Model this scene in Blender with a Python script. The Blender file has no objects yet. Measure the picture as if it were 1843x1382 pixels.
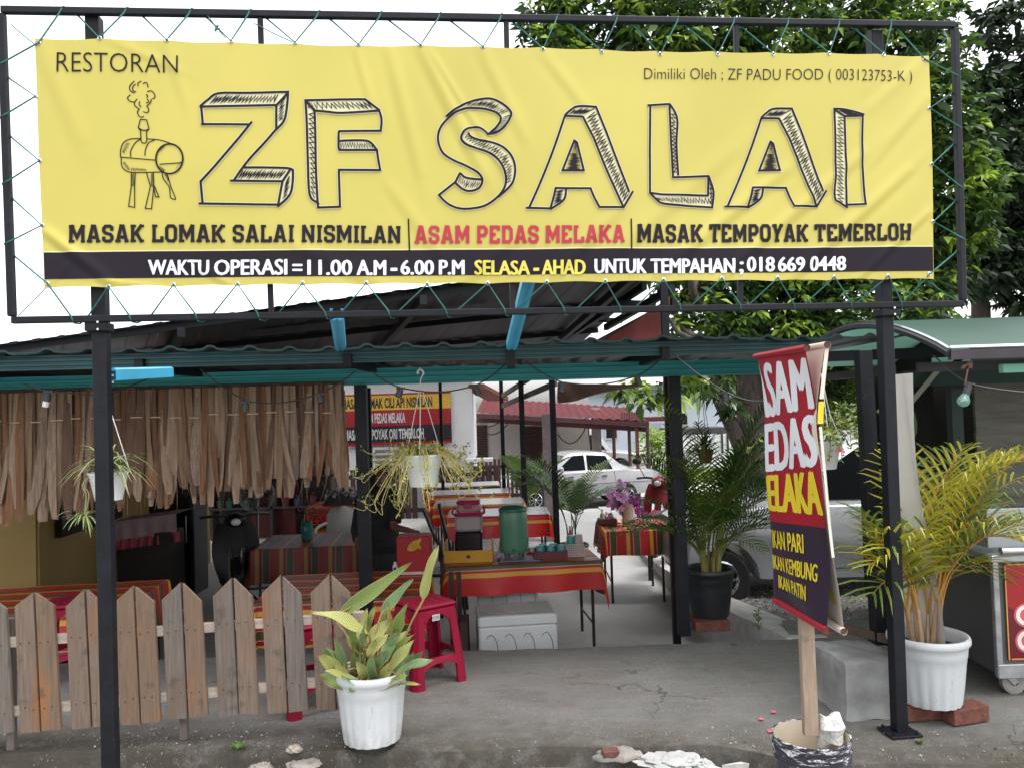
import bpy, bmesh, math, random
import numpy as np
from mathutils import Vector, Matrix
rad = math.radians
sc = bpy.context.scene
col = sc.collection
# ------------------------------------------------------------------ camera, world, sun, exposure
F, EYE, PITCH, ROLL = 1420.0, 1.55, rad(1.77), rad(1.78)
cam_d = bpy.data.cameras.new('camera')
cam_d.sensor_width = 36.0
cam_d.lens = 36.0 * F / 1843.0
cam_d.clip_start = 0.05
cam_d.clip_end = 2000
cam = bpy.data.objects.new('camera', cam_d)
col.objects.link(cam)
_f = Vector((0, math.cos(PITCH), math.sin(PITCH)))
_u0 = Vector((0, -math.sin(PITCH), math.cos(PITCH)))
_r0 = Vector((1, 0, 0))
_r = _r0 * math.cos(ROLL) - _u0 * math.sin(ROLL)
_u = _u0 * math.cos(ROLL) + _r0 * math.sin(ROLL)
cam.matrix_world = Matrix(((_r.x, _u.x, -_f.x, 0), (_r.y, _u.y, -_f.y, 0), (_r.z, _u.z, -_f.z, EYE), (0, 0, 0, 1)))
sc.camera = cam

world = bpy.data.worlds.new('World')
sc.world = world
world.use_nodes = True
wn, wl = world.node_tree.nodes, world.node_tree.links
sky = wn.new('ShaderNodeTexSky')
sky.sky_type = 'NISHITA'
sky.sun_disc = False
SUN_EL, SUN_AZ = rad(70), rad(118)          # azimuth from +Y towards +X: high, off to the right
sky.sun_elevation = SUN_EL
sky.sun_rotation = SUN_AZ
sky.air_density = 1.0
sky.dust_density = 3.0
sky.ozone_density = 1.0
hs = wn.new('ShaderNodeHueSaturation')
hs.inputs['Saturation'].default_value = 0.15
hs.inputs['Value'].default_value = 3.15      # bright thin overcast
wl.new(sky.outputs[0], hs.inputs['Color'])
bg = wn['Background']
bg.inputs['Strength'].default_value = 0.15
wl.new(hs.outputs[0], bg.inputs['Color'])

sun_d = bpy.data.lights.new('sun', 'SUN')
sun_d.energy = 0.8
sun_d.angle = rad(16)
sun_d.color = (1.0, 0.96, 0.9)
sun = bpy.data.objects.new('sun', sun_d)
col.objects.link(sun)
sd = Vector((math.sin(SUN_AZ) * math.cos(SUN_EL), math.cos(SUN_AZ) * math.cos(SUN_EL), math.sin(SUN_EL)))
sun.rotation_euler = (-sd).to_track_quat('-Z', 'Y').to_euler()

sc.view_settings.view_transform = 'Standard'
sc.view_settings.look = 'None'
sc.view_settings.gamma = 1.0
sc.view_settings.exposure = 0.10
sc.cycles.max_bounces = 8
sc.cycles.transparent_max_bounces = 12

# ------------------------------------------------------------------ helpers
def ray(px, py):
    return _f + _r * ((px - 921.5) / F) + _u * ((691.0 - py) / F)
def P(px, py, Y):
    d = ray(px, py)
    t = Y / d.y
    return Vector((d.x * t, Y, EYE + d.z * t))
def G(px, py, z=0.0):
    d = ray(px, py)
    t = (z - EYE) / d.z
    return Vector((d.x * t, d.y * t, z))
def V(*a): return Vector(a)
def lerp(a, b, t): return a + (b - a) * t

class MB:
    def __init__(self):
        self.v, self.f, self.m, self.uv = [], [], [], {}
    def add(self, vs, fs, m=0, uvs=None):
        o = len(self.v)
        self.v.extend([tuple(p) for p in vs])
        self.f.extend([tuple(i + o for i in f) for f in fs])
        self.m.extend([m] * len(fs))
        if uvs:
            for i, q in enumerate(uvs): self.uv[o + i] = q
        return self
    def box(self, c, s, rz=0, m=0, bev=0.0, rot=None):
        hx, hy, hz = s[0] / 2, s[1] / 2, s[2] / 2
        R = rot if rot is not None else Matrix.Rotation(rz, 3, 'Z')
        c = Vector(c)
        b = min(bev, hx * .9, hy * .9, hz * .9)
        if b <= 0:
            vs = [c + R @ V(x * hx, y * hy, z * hz) for z in (-1, 1) for x, y in ((-1, -1), (1, -1), (1, 1), (-1, 1))]
            return self.add(vs, [(3, 2, 1, 0), (4, 5, 6, 7), (0, 1, 5, 4), (1, 2, 6, 5), (2, 3, 7, 6), (3, 0, 4, 7)], m)
        # chamfered box: octagonal rings
        def ring(ix, iy, z):
            return [V(-ix + b, -iy, z), V(ix - b, -iy, z), V(ix, -iy + b, z), V(ix, iy - b, z), V(ix - b, iy, z), V(-ix + b, iy, z), V(-ix, iy - b, z), V(-ix, -iy + b, z)]
        rs = [ring(hx - b * .7, hy - b * .7, -hz), ring(hx, hy, -hz + b), ring(hx, hy, hz - b), ring(hx - b * .7, hy - b * .7, hz)]
        vs = [c + R @ p for r in rs for p in r]
        fs = [tuple(reversed(range(8))), tuple(range(24, 32))]
        for k in range(3):
            for i in range(8):
                j = (i + 1) % 8
                fs.append((k * 8 + i, k * 8 + j, k * 8 + 8 + j, k * 8 + 8 + i))
        return self.add(vs, fs, m)
    def bar(self, p, q, w, h, m=0, up=(0, 0, 1), bev=0.0):
        p, q = Vector(p), Vector(q)
        d = q - p
        y = d.normalized()
        u = Vector(up)
        x = y.cross(u)
        if x.length < 1e-4: x = y.cross(V(0, 1, 0))
        x.normalize()
        z = x.cross(y)
        R = Matrix((x, y, z)).transposed()
        return self.box((p + q) / 2, (w, d.length, h), m=m, rot=R, bev=bev)
    def tube(self, pts, r, n=6, m=0, cap=True, uvs=False):
        pts = [Vector(p) for p in pts]
        rs = r if isinstance(r, (list, tuple)) else [r] * len(pts)
        vs, fs = [], []
        nrm = None
        for i, p in enumerate(pts):
            t = (pts[min(i + 1, len(pts) - 1)] - pts[max(i - 1, 0)])
            if t.length < 1e-9: t = V(0, 0, 1)
            t.normalize()
            if nrm is None:
                nrm = t.cross(V(0.31, 0.2, 0.93))
                if nrm.length < .05: nrm = t.cross(V(1, 0, 0))
            nrm = nrm - t * nrm.dot(t)
            if nrm.length < 1e-6: nrm = t.orthogonal()
            nrm.normalize()
            b = t.cross(nrm)
            for k in range(n):
                a = 2 * math.pi * k / n
                vs.append(p + (nrm * math.cos(a) + b * math.sin(a)) * rs[i])
        for i in range(len(pts) - 1):
            for k in range(n):
                j = (k + 1) % n
                fs.append((i * n + k, i * n + j, i * n + n + j, i * n + n + k))
        if cap:
            fs.append(tuple(reversed(range(n))))
            fs.append(tuple(range((len(pts) - 1) * n, len(pts) * n)))
        return self.add(vs, fs, m)
    def lathe(self, prof, c, n=24, m=0, sq=None, flute=None, cap=False):
        c = Vector(c)
        vs, fs = [], []
        for (r, z) in prof:
            for k in range(n):
                a = 2 * math.pi * k / n
                rr = r * (flute(k, z) if flute else 1)
                vs.append(c + V(rr * math.cos(a), rr * math.sin(a) * (sq or 1), z))
        for i in range(len(prof) - 1):
            for k in range(n):
                j = (k + 1) % n
                fs.append((i * n + k, i * n + j, i * n + n + j, i * n + n + k))
        if cap:
            fs.append(tuple(reversed(range(n))))
            fs.append(tuple(range((len(prof) - 1) * n, len(prof) * n)))
        return self.add(vs, fs, m)
    def grid(self, fn, nu, nv, m=0, uv=True, closed=False):
        vs = [fn(i / nu, j / nv) for j in range(nv + 1) for i in range(nu + 1)]
        fs = [(j * (nu + 1) + i, j * (nu + 1) + i + 1, (j + 1) * (nu + 1) + i + 1, (j + 1) * (nu + 1) + i) for j in range(nv) for i in range(nu)]
        return self.add(vs, fs, m, [(i / nu, j / nv) for j in range(nv + 1) for i in range(nu + 1)] if uv else None)
    def prism(self, pts, d, m=0):
        """closed outline pts (3D, planar) pushed along vector d"""
        pts = [Vector(p) for p in pts]
        d = Vector(d)
        n = len(pts)
        vs = pts + [p + d for p in pts]
        fs = [tuple(range(n)), tuple(reversed(range(n, 2 * n)))] + [(i, i + n, (i + 1) % n + n, (i + 1) % n) for i in range(n)]
        return self.add(vs, fs, m)
    def quad(self, a, b, c, d, m=0):
        return self.add([a, b, c, d], [(0, 1, 2, 3)], m, [(0, 0), (1, 0), (1, 1), (0, 1)])
    def sphere(self, c, r, nu=10, nv=7, m=0, sc_=(1, 1, 1)):
        c = Vector(c)
        prof = [(max(math.sin(math.pi * j / nv), .001) , -math.cos(math.pi * j / nv)) for j in range(nv + 1)]
        vs, fs = [], []
        for (q, z) in prof:
            for k in range(nu):
                a = 2 * math.pi * k / nu
                vs.append(c + V(q * math.cos(a) * r * sc_[0], q * math.sin(a) * r * sc_[1], z * r * sc_[2]))
        for i in range(nv):
            for k in range(nu):
                j = (k + 1) % nu
                fs.append((i * nu + k, i * nu + j, i * nu + nu + j, i * nu + nu + k))
        return self.add(vs, fs, m)
    def ribbon(self, pts, ws, side, m=0):
        """flat strip along pts with half-widths ws across the given side vectors"""
        pts = [Vector(p) for p in pts]
        n = len(pts)
        vs, uvs = [], []
        for i, p in enumerate(pts):
            s = side[i] if isinstance(side, list) else side
            w = ws[i] if isinstance(ws, (list, tuple)) else ws
            vs += [p - s * w, p + s * w]
            uvs += [(i / (n - 1), 0), (i / (n - 1), 1)]
        fs = [(2 * i, 2 * i + 1, 2 * i + 3, 2 * i + 2) for i in range(n - 1)]
        return self.add(vs, fs, m, uvs)

ROOT = {}
def tag(o, label, cat, group=None, kind=None):
    if label: o['label'] = label
    if cat: o['category'] = cat
    if group: o['group'] = group
    if kind: o['kind'] = kind
    return o
def mesh_obj(name, mb, mats, smooth=False):
    me = bpy.data.meshes.new(name)
    me.from_pydata(mb.v, [], mb.f)
    if not isinstance(mats, (list, tuple)): mats = [mats]
    for m_ in mats: me.materials.append(m_)
    if len(mats) > 1: me.polygons.foreach_set('material_index', mb.m)
    if mb.uv:
        uvl = me.uv_layers.new(name='UVMap')
        vi = np.zeros(len(me.loops), dtype=np.int32)
        me.loops.foreach_get('vertex_index', vi)
        arr = np.zeros((len(me.vertices), 2), dtype=np.float32)
        for k, q in mb.uv.items(): arr[k] = q
        uvl.data.foreach_set('uv', arr[vi].ravel())
    if smooth:
        me.polygons.foreach_set('use_smooth', [True] * len(me.polygons))
        if smooth != 'all':
            try: me.set_sharp_from_angle(angle=rad(40))
            except Exception: pass
    me.update()
    o = bpy.data.objects.new(name, me)
    col.objects.link(o)
    return o
def thing(name, label, cat, loc=(0, 0, 0), group=None, rz=0.0):
    o = bpy.data.objects.new(name, None)
    o.empty_display_size = .1
    col.objects.link(o)
    o.location = loc
    o.rotation_euler = (0, 0, rz)
    ROOT[o.name] = (Matrix.Translation(Vector(loc)) @ Matrix.Rotation(rz, 4, 'Z')).inverted()
    return tag(o, label, cat, group)
def part(name, mb, mats, parent, smooth=False, label=None, local=False):
    inv = ROOT[parent.name]
    if not local: mb.v = [tuple(inv @ Vector(p)) for p in mb.v]
    o = mesh_obj(name, mb, mats, smooth)
    o.parent = parent
    ROOT[o.name] = inv
    if label: o['label'] = label
    return o
def solo(name, mb, mats, label, cat, group=None, smooth=False):
    """a thing that is one mesh; its origin goes to its base"""
    a = np.array(mb.v)
    c = Vector(((a[:, 0].min() + a[:, 0].max()) / 2, (a[:, 1].min() + a[:, 1].max()) / 2, a[:, 2].min()))
    mb.v = [tuple(Vector(p) - c) for p in mb.v]
    o = mesh_obj(name, mb, mats, smooth)
    o.location = c
    ROOT[o.name] = Matrix.Translation(c).inverted()
    return tag(o, label, cat, group)
def struct(name, mb, mats, smooth=False, kind='structure'):
    o = mesh_obj(name, mb, mats, smooth)
    o['kind'] = kind
    return o
def dup(o, loc=None, rz=None, label=None, parent=None):
    c = o.copy()
    col.objects.link(c)
    if parent is not None: c.parent = parent
    if loc is not None: c.location = loc
    if rz is not None: c.rotation_euler = (0, 0, rz)
    if label: c['label'] = label
    for ch in list(o.children): dup(ch, parent=c)
    return c

def catmull(pts, k=6):
    pts = [Vector(p) for p in pts]
    if len(pts) < 3: return pts
    out = []
    n = len(pts)
    for i in range(n - 1):
        p0, p1, p2, p3 = pts[max(i - 1, 0)], pts[i], pts[i + 1], pts[min(i + 2, n - 1)]
        for j in range(k):
            t = j / k
            out.append(.5 * ((2 * p1) + (p2 - p0) * t + (2 * p0 - 5 * p1 + 4 * p2 - p3) * t * t + (3 * p1 - p0 - 3 * p2 + p3) * t ** 3))
    out.append(pts[-1])
    return out

# ------------------------------------------------------------------ materials
def C(r, g, b):
    """sRGB 0-255 to linear"""
    f = lambda c: (c / 12.92 if c <= .04045 else ((c + .055) / 1.055) ** 2.4)
    return (f(r / 255), f(g / 255), f(b / 255))
def M(name, c, rough=.6, var=.12, scale=6.0, bump=0.0, bscale=40.0, metal=0.0, c2=None, trans=0.0, stretch=None, spec=.5, thin=None, detail=4.0, contrast=(.3, .7), coat=0.0):
    m = bpy.data.materials.new(name)
    m.use_nodes = True
    nt = m.node_tree
    N, L = nt.nodes, nt.links
    b = N['Principled BSDF']
    tc = N.new('ShaderNodeTexCoord')
    mp = N.new('ShaderNodeMapping')
    L.new(tc.outputs['Object'], mp.inputs['Vector'])
    if stretch: mp.inputs['Scale'].default_value = stretch
    nz = N.new('ShaderNodeTexNoise')
    nz.inputs['Scale'].default_value = scale
    nz.inputs['Detail'].default_value = detail
    nz.inputs['Roughness'].default_value = .6
    L.new(mp.outputs[0], nz.inputs['Vector'])
    cr = N.new('ShaderNodeValToRGB')
    a = c2 if c2 else tuple(x * (1 - var) for x in c)
    z = c if c2 else tuple(min(x * (1 + var), 1) for x in c)
    cr.color_ramp.elements[0].position, cr.color_ramp.elements[1].position = contrast
    cr.color_ramp.elements[0].color = (*a, 1)
    cr.color_ramp.elements[1].color = (*z, 1)
    L.new(nz.outputs['Fac'], cr.inputs['Fac'])
    L.new(cr.outputs['Color'], b.inputs['Base Color'])
    b.inputs['Roughness'].default_value = rough
    b.inputs['Metallic'].default_value = metal
    b.inputs['Specular IOR Level'].default_value = spec
    if coat: b.inputs['Coat Weight'].default_value = coat
    if bump:
        n2 = N.new('ShaderNodeTexNoise')
        n2.inputs['Scale'].default_value = bscale
        n2.inputs['Detail'].default_value = 3
        L.new(mp.outputs[0], n2.inputs['Vector'])
        bp = N.new('ShaderNodeBump')
        bp.inputs['Strength'].default_value = bump
        bp.inputs['Distance'].default_value = .01
        L.new(n2.outputs['Fac'], bp.inputs['Height'])
        L.new(bp.outputs[0], b.inputs['Normal'])
    if trans:
        tr = N.new('ShaderNodeBsdfTranslucent')
        L.new(cr.outputs['Color'], tr.inputs['Color'])
        mx = N.new('ShaderNodeMixShader')
        mx.inputs[0].default_value = trans
        L.new(b.outputs[0], mx.inputs[1])
        L.new(tr.outputs[0], mx.inputs[2])
        L.new(mx.outputs[0], N['Material Output'].inputs['Surface'])
    m['cr'] = cr.name
    return m
def ramp(m, stops, const=True):
    cr = m.node_tree.nodes.new('ShaderNodeValToRGB')
    e = cr.color_ramp.elements
    while len(e) > 1: e.remove(e[-1])
    e[0].position, e[0].color = stops[0][0], (*stops[0][1], 1)
    for p_, c_ in stops[1:]:
        q = e.new(p_)
        q.color = (*c_, 1)
    if const: cr.color_ramp.interpolation = 'CONSTANT'
    return cr
def math_node(m, op, a, b=None):
    n = m.node_tree.nodes.new('ShaderNodeMath')
    n.operation = op
    for i, x in enumerate((a, b)):
        if x is None: continue
        if hasattr(x, 'is_output'): m.node_tree.links.new(x, n.inputs[i])
        else: n.inputs[i].default_value = x
    return n.outputs[0]
def glass_mat(name, c, rough=.05, alpha=.5):
    m = bpy.data.materials.new(name)
    m.use_nodes = True
    b = m.node_tree.nodes['Principled BSDF']
    b.inputs['Base Color'].default_value = (*c, 1)
    b.inputs['Roughness'].default_value = rough
    b.inputs['Alpha'].default_value = alpha
    b.inputs['Specular IOR Level'].default_value = .6
    return m

def spots(m, c, scale, lo, hi, stretch=None, axis=None, detail=6):
    """patches of another colour (rust, dirt) with a shape of their own; axis = (index, from, to) limits them to a height"""
    nt = m.node_tree; N, L = nt.nodes, nt.links
    b = N['Principled BSDF']; src = b.inputs['Base Color'].links[0].from_socket
    tc = N.new('ShaderNodeTexCoord'); n = N.new('ShaderNodeTexNoise'); n.inputs['Scale'].default_value = scale; n.inputs['Detail'].default_value = detail; n.inputs['Roughness'].default_value = .65
    mp = N.new('ShaderNodeMapping'); L.new(tc.outputs['Object'], mp.inputs[0]); L.new(mp.outputs[0], n.inputs['Vector'])
    mp.inputs['Location'].default_value = (3.7, 1.3, 5.1)
    if stretch: mp.inputs['Scale'].default_value = stretch
    r = N.new('ShaderNodeMapRange'); r.inputs['From Min'].default_value = lo; r.inputs['From Max'].default_value = hi; L.new(n.outputs['Fac'], r.inputs['Value'])
    f = r.outputs[0]
    if axis:
        sx = N.new('ShaderNodeSeparateXYZ'); L.new(tc.outputs['Object'], sx.inputs[0])
        q = N.new('ShaderNodeMapRange'); q.inputs['From Min'].default_value = axis[1]; q.inputs['From Max'].default_value = axis[2]; L.new(sx.outputs[axis[0]], q.inputs['Value'])
        f = math_node(m, 'MULTIPLY', f, q.outputs[0])
    x = N.new('ShaderNodeMix'); x.data_type = 'RGBA'; L.new(f, x.inputs['Factor']); L.new(src, x.inputs['A']); x.inputs['B'].default_value = (*c, 1)
    L.new(x.outputs['Result'], b.inputs['Base Color'])
    return m
black_steel = M('black_painted_steel', (.0065, .0075, .011), .5, .4, 9, .15, 60, spec=.25)
spots(black_steel, (.055, .03, .02), 14, .66, .74)
teal_steel = M('teal_painted_steel', (.03, .31, .325), .45, .2, 4, .1, 30, stretch=(.4, 4, 14))
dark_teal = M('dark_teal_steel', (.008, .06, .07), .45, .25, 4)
sky_blue = M('pale_blue_steel', (.07, .42, .66), .4, .12, 5)
white_plastic = M('white_plastic', (.64, .65, .65), .35, .05, 7)
rope_green = M('green_nylon_rope', (.02, .12, .1), .7, .3, 60)
soil = M('potting_soil', (.03, .022, .016), .95, .4, 40, .6, 90)
red_plastic = M('red_plastic', (.235, .004, .026), .5, .08, 4, .03, 80, spec=.25)
black_plastic = M('black_plastic', (.014, .016, .018), .45, .3, 8, .1, 50)
brick_m = M('red_brick', (.14, .048, .032), .9, .35, 25, .5, 60)
chrome = M('chrome', (.6, .62, .64), .18, .08, 4, metal=1.0)
rubber = M('tyre_rubber', (.02, .02, .021), .85, .2, 20)
car_glass = M('car_window_glass', (.010, .012, .013), .12, .1, 3, spec=.28)
grey_steel = M('brushed_steel', (.42, .44, .45), .35, .08, 3, metal=.6)
# ------------------------------------------------------------------ text helper (outlines from the built-in font, as flat triangles)
def text_tris(s, off=0.0, res=3, shear=0.0):
    cu = bpy.data.curves.new('t', 'FONT')
    cu.body = s
    cu.offset = off
    cu.resolution_u = res
    cu.shear = shear
    cu.dimensions = '2D'
    cu.fill_mode = 'BOTH'
    ob = bpy.data.objects.new('t', cu)
    col.objects.link(ob)
    dg = bpy.context.evaluated_depsgraph_get()
    dg.update()
    me = bpy.data.meshes.new_from_object(ob.evaluated_get(dg))
    bm = bmesh.new()
    bm.from_mesh(me)
    bmesh.ops.remove_doubles(bm, verts=bm.verts, dist=1e-5)
    bmesh.ops.triangulate(bm, faces=bm.faces)
    bpy.data.objects.remove(ob)
    bpy.data.curves.remove(cu)
    bpy.data.meshes.remove(me)
    xs = [v.co.x for v in bm.verts]
    ys = [v.co.y for v in bm.verts]
    return bm, min(xs), max(xs), min(ys), max(ys)
def text_on(mb, s, fn, m, off=0.0, box=None, cuts=(0, 0), res=3):
    """lay s over the unit square and map it with fn(s, t) -> point; cuts = how many slices each way so it follows a bent sheet"""
    bm, x0, x1, y0, y1 = text_tris(s, off, res)
    if box: y0, y1 = box
    for v in bm.verts:
        v.co.x = (v.co.x - x0) / (x1 - x0)
        v.co.y = (v.co.y - y0) / (y1 - y0)
    for ax, n in ((0, cuts[0]), (1, cuts[1])):
        for k in range(1, n):
            no = Vector((1, 0, 0)) if ax == 0 else Vector((0, 1, 0))
            bmesh.ops.bisect_plane(bm, geom=bm.verts[:] + bm.edges[:] + bm.faces[:], plane_co=no * (k / n), plane_no=no, dist=1e-7)
    bm.verts.index_update()
    vs = [fn(v.co.x, v.co.y) for v in bm.verts]
    fs = [tuple(v.index for v in f.verts) for f in bm.faces]
    bm.free()
    # face the front: fn keeps orientation, text is counter-clockwise in (s,t)
    mb.add(vs, fs, m)
def stroke_polys(pts, w, closed=False):
    """2D polyline -> left / right offset points (mitred)"""
    n = len(pts)
    L, R = [], []
    for i in range(n):
        if closed: a, b, c = pts[i - 1], pts[i], pts[(i + 1) % n]
        else: a, b, c = pts[max(i - 1, 0)], pts[i], pts[min(i + 1, n - 1)]
        d1 = (b[0] - a[0], b[1] - a[1]); d2 = (c[0] - b[0], c[1] - b[1])
        l1 = math.hypot(*d1) or 1; l2 = math.hypot(*d2) or 1
        if l1 == 1 and d1 == (0, 0): d1, l1 = d2, l2
        if l2 == 1 and d2 == (0, 0): d2, l2 = d1, l1
        n1 = (-d1[1] / l1, d1[0] / l1); n2 = (-d2[1] / l2, d2[0] / l2)
        mx, my = n1[0] + n2[0], n1[1] + n2[1]
        ml = math.hypot(mx, my) or 1
        mx, my = mx / ml, my / ml
        k = 1 / max(.45, mx * n1[0] + my * n1[1])
        hw = (w[i] if isinstance(w, (list, tuple)) else w) * .5 * k
        L.append((b[0] + mx * hw, b[1] + my * hw)); R.append((b[0] - mx * hw, b[1] - my * hw))
    return L, R
def resample(pts, step):
    out = [pts[0]]
    for a, b in zip(pts, pts[1:]):
        d = math.hypot(b[0] - a[0], b[1] - a[1])
        k = max(1, int(d / step))
        for i in range(1, k + 1): out.append((a[0] + (b[0] - a[0]) * i / k, a[1] + (b[1] - a[1]) * i / k))
    return out

# ------------------------------------------------------------------ the big sign: plane through the two posts
SL, SR = V(-1.704, 3.268, 0), V(1.745, 3.649, 0)
SE = (SR - SL).normalized()
SN = V(SE.y, -SE.x, 0)                        # towards the street
def SP(px, py):
    """pixel -> (u, z) on the sign's plane"""
    d = ray(px, py)
    o = V(0, 0, EYE)
    t = (SL - o).dot(SN) / d.dot(SN)
    p = o + d * t
    return ((p - SL).dot(SE), p.z)
def SW(u, z, off=0.0):
    return SL + SE * u + V(0, 0, z) + SN * off

sign = thing('sign_frame', 'tall black steel frame on two posts carrying the big yellow banner', 'sign frame', SL)
def sbar(a, b, w, d, off=0.0):
    mb = MB()
    A, B = SW(*a, off), SW(*b, off)
    mb.bar(A, B, d, w, up=SN.cross((B - A).normalized()), bev=.003)
    return mb
uTL, uTR, uBL, uBR = SP(3, 19), SP(1718, 46), SP(22, 577), SP(1733, 547)
part('top_rail', sbar(uTL, uTR, .028, .028), black_steel, sign)
part('bottom_rail', sbar(uBL, uBR, .028, .028), black_steel, sign)
part('side_rail', sbar((uTL[0], uTL[1] - .016), (uBL[0], uBL[1] + .016), .028, .028), black_steel, sign)
part('side_rail', sbar((uTR[0], uTR[1] - .016), (uBR[0], uBR[1] + .016), .028, .028), black_steel, sign)
for (a, b) in (((468, 32), (488, 566)), ((911, 36), (923, 556)), ((1325, 42), (1333, 550))):
    part('upright', sbar(SP(*a), SP(*b), .022, .022, -.004), black_steel, sign)
for (a, zb, pxb) in (((161, 22), 0.0, 192), ((1583, 50), 0.0, 1630)):
    u1 = SP(*a)
    u0 = (SL - SL).dot(SE) if pxb == 192 else (SR - SL).dot(SE)
    part('post', sbar((u0, zb), (u1[0], u1[1] + .0), .056, .056, -.046), black_steel, sign)
    mb = MB()
    for q in (-1, 1):                         # the cleat that carries the bottom rail
        pz = lerp(u1[1], 0, (u1[1] - (uBL[1] if pxb == 192 else uBR[1]) + .035) / u1[1])
        uu = lerp(u1[0], u0, (u1[1] - pz) / u1[1])
    mb.box(SW(uu, pz + .002, -.03), (.09, .08, .035), rz=math.atan2(SE.y, SE.x), bev=.003)
    part('cleat', mb, black_steel, sign)
    for k in range(2):
        c = SW(uu + .012, pz + .02 - k * .03, .012)
        mb = MB(); mb.tube([c, c + SN * .008], .005, 6)
        part('bolt', mb, chrome, sign, smooth=True)
        c = SW(u0 + .034, 1.74 - k * .028, -.03)
        mb = MB(); mb.tube([c, c + SE * .008], .005, 6)
        part('bolt', mb, chrome, sign, smooth=True)
    bpl = MB()
    bpl.box(SW(u0, .004, -.046), (.15, .13, .008), rz=math.atan2(SE.y, SE.x), bev=.002)
    for sx in (-1, 1):
        for sy in (-1, 1): bpl.tube([SW(u0 + sx * .055, .008, -.046 + sy * .045), SW(u0 + sx * .055, .022, -.046 + sy * .045)], .008, 6)
    part('base_plate', bpl, black_steel, sign)
def blue_channel(A, B, w=.058, d=.045):
    """a cold-formed C section with lips"""
    A, B = Vector(A), Vector(B)
    y = (B - A).normalized()
    x = V(1, 0, 0) if abs(y.x) < .7 else V(0, 0, 1)
    x = (x - y * x.dot(y)).normalized()
    z = x.cross(y)
    if z.y > 0 or (abs(z.y) < .2 and z.z < 0): z = -z
    mb = MB()
    prof = [(-w / 2, d, .0), (-w / 2, 0, 0), (w / 2, 0, 0), (w / 2, d, 0)]
    outl = [(-w / 2, -.0), (-w / 2 + .012, -.008), (-.008, -.008), (-.004, -.002), (.004, -.002), (.008, -.008), (w / 2 - .012, -.008), (w / 2, 0), (w / 2, d), (w / 2 - .012, d), (w / 2 - .012, d - .003), (w / 2 - .004, d - .003), (w / 2 - .004, .004), (-w / 2 + .004, .004), (-w / 2 + .004, d - .003), (-w / 2 + .012, d - .003), (-w / 2 + .012, d), (-w / 2, d)]
    mb.prism([A + x * a - z * b for a, b in outl], B - A)
    return mb
part('stay', blue_channel(P(606, 574, 3.44), P(613, 631, 4.32)), sky_blue, sign, label='short pale blue steel stay from the sign to the canopy')
part('stay', blue_channel(P(953, 505, 3.50), P(921, 628, 4.36)), sky_blue, sign, label='long slanting pale blue steel stay from the sign to the canopy')
part('stay', blue_channel(P(196, 666, 3.36), P(301, 663, 4.05), .062), sky_blue, sign, label='level pale blue steel channel tying the post to the canopy')

# ------------------------------------------------------------------ the yellow banner, laced into the frame
BOFF = .034
rw = random.Random(5)
SP_frame = SP
def SP(px, py):                               # from here on: on the banner's own plane, just in front of the frame
    d = ray(px, py)
    o = V(0, 0, EYE)
    t = (SL + SN * BOFF - o).dot(SN) / d.dot(SN)
    p = o + d * t
    return ((p - SL).dot(SE), p.z)
def crease(a, b, amp, wid):
    return (SP(*a), SP(*b), amp, wid)
CR = [crease((75, 412), (205, 512), .016, .022), crease((150, 500), (300, 520), .005, .012), crease((1175, 500), (1420, 300), .010, .03),
      crease((1290, 505), (1560, 270), .011, .03), crease((1420, 505), (1640, 300), .012, .028), crease((1090, 470), (1330, 260), .006, .04),
      crease((1540, 505), (1672, 380), .010, .02), crease((1560, 300), (1672, 170), .008, .03), crease((700, 85), (760, 320), .008, .03),
      crease((760, 88), (880, 330), .010, .03), crease((780, 100), (920, 330), .006, .014), crease((868, 90), (950, 260), .006, .03),
      crease((976, 95), (1060, 200), .005, .03), crease((300, 80), (340, 200), .004, .025), crease((200, 75), (330, 130), .004, .02),
      crease((640, 85), (670, 190), .005, .02), crease((70, 75), (150, 260), .006, .04), crease((1660, 110), (1560, 200), .006, .03),
      crease((520, 440), (700, 515), .006, .03), crease((330, 470), (420, 515), .006, .015), crease((820, 515), (940, 420), .006, .03),
      crease((980, 510), (1110, 380), .007, .03), crease((95, 505), (130, 470), .005, .012), crease((700, 330), (800, 470), .005, .03)]
def wrinkle(u, z):
    w = 0.006 * math.sin(u * 4.1 + z * 2.3) + .003 * math.sin(u * 9.7 - z * 6.1 + 1)
    for (a, b, amp, wid) in CR:
        dx, dz = b[0] - a[0], b[1] - a[1]
        L = math.hypot(dx, dz)
        t = ((u - a[0]) * dx + (z - a[1]) * dz) / (L * L)
        if t < -.35 or t > 1.35: continue
        d = ((u - a[0]) * dz - (z - a[1]) * dx) / L
        if abs(d) > wid * 3.2: continue
        e = 1.0 if 0 <= t <= 1 else math.exp(-((min(abs(t), abs(t - 1))) / .15) ** 2)
        q = math.sin(math.pi * min(max(t, 0), 1)) ** .4 * .7 + .3
        w += amp * .62 * e * q * (math.exp(-(d / wid) ** 2) - .45 * math.exp(-((d - wid * 1.3) / (wid * .8)) ** 2))
    # hems: pulled flat at the eyelets
    return w
def BN(u, z, off=0.0):
    return SW(u, z, BOFF + wrinkle(u, z) + off)
def bq(s, t):
    """unit square -> (u, z), t up"""
    a = (lerp(bBL[0], bBR[0], s), lerp(bBL[1], bBR[1], s))
    b = (lerp(bTL[0], bTR[0], s), lerp(bTL[1], bTR[1], s))
    return (lerp(a[0], b[0], t), lerp(a[1], b[1], t))
bTL, bTR, bBR, bBL = SP(62, 69), SP(1673, 100), SP(1680, 503), SP(78, 519)
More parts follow.
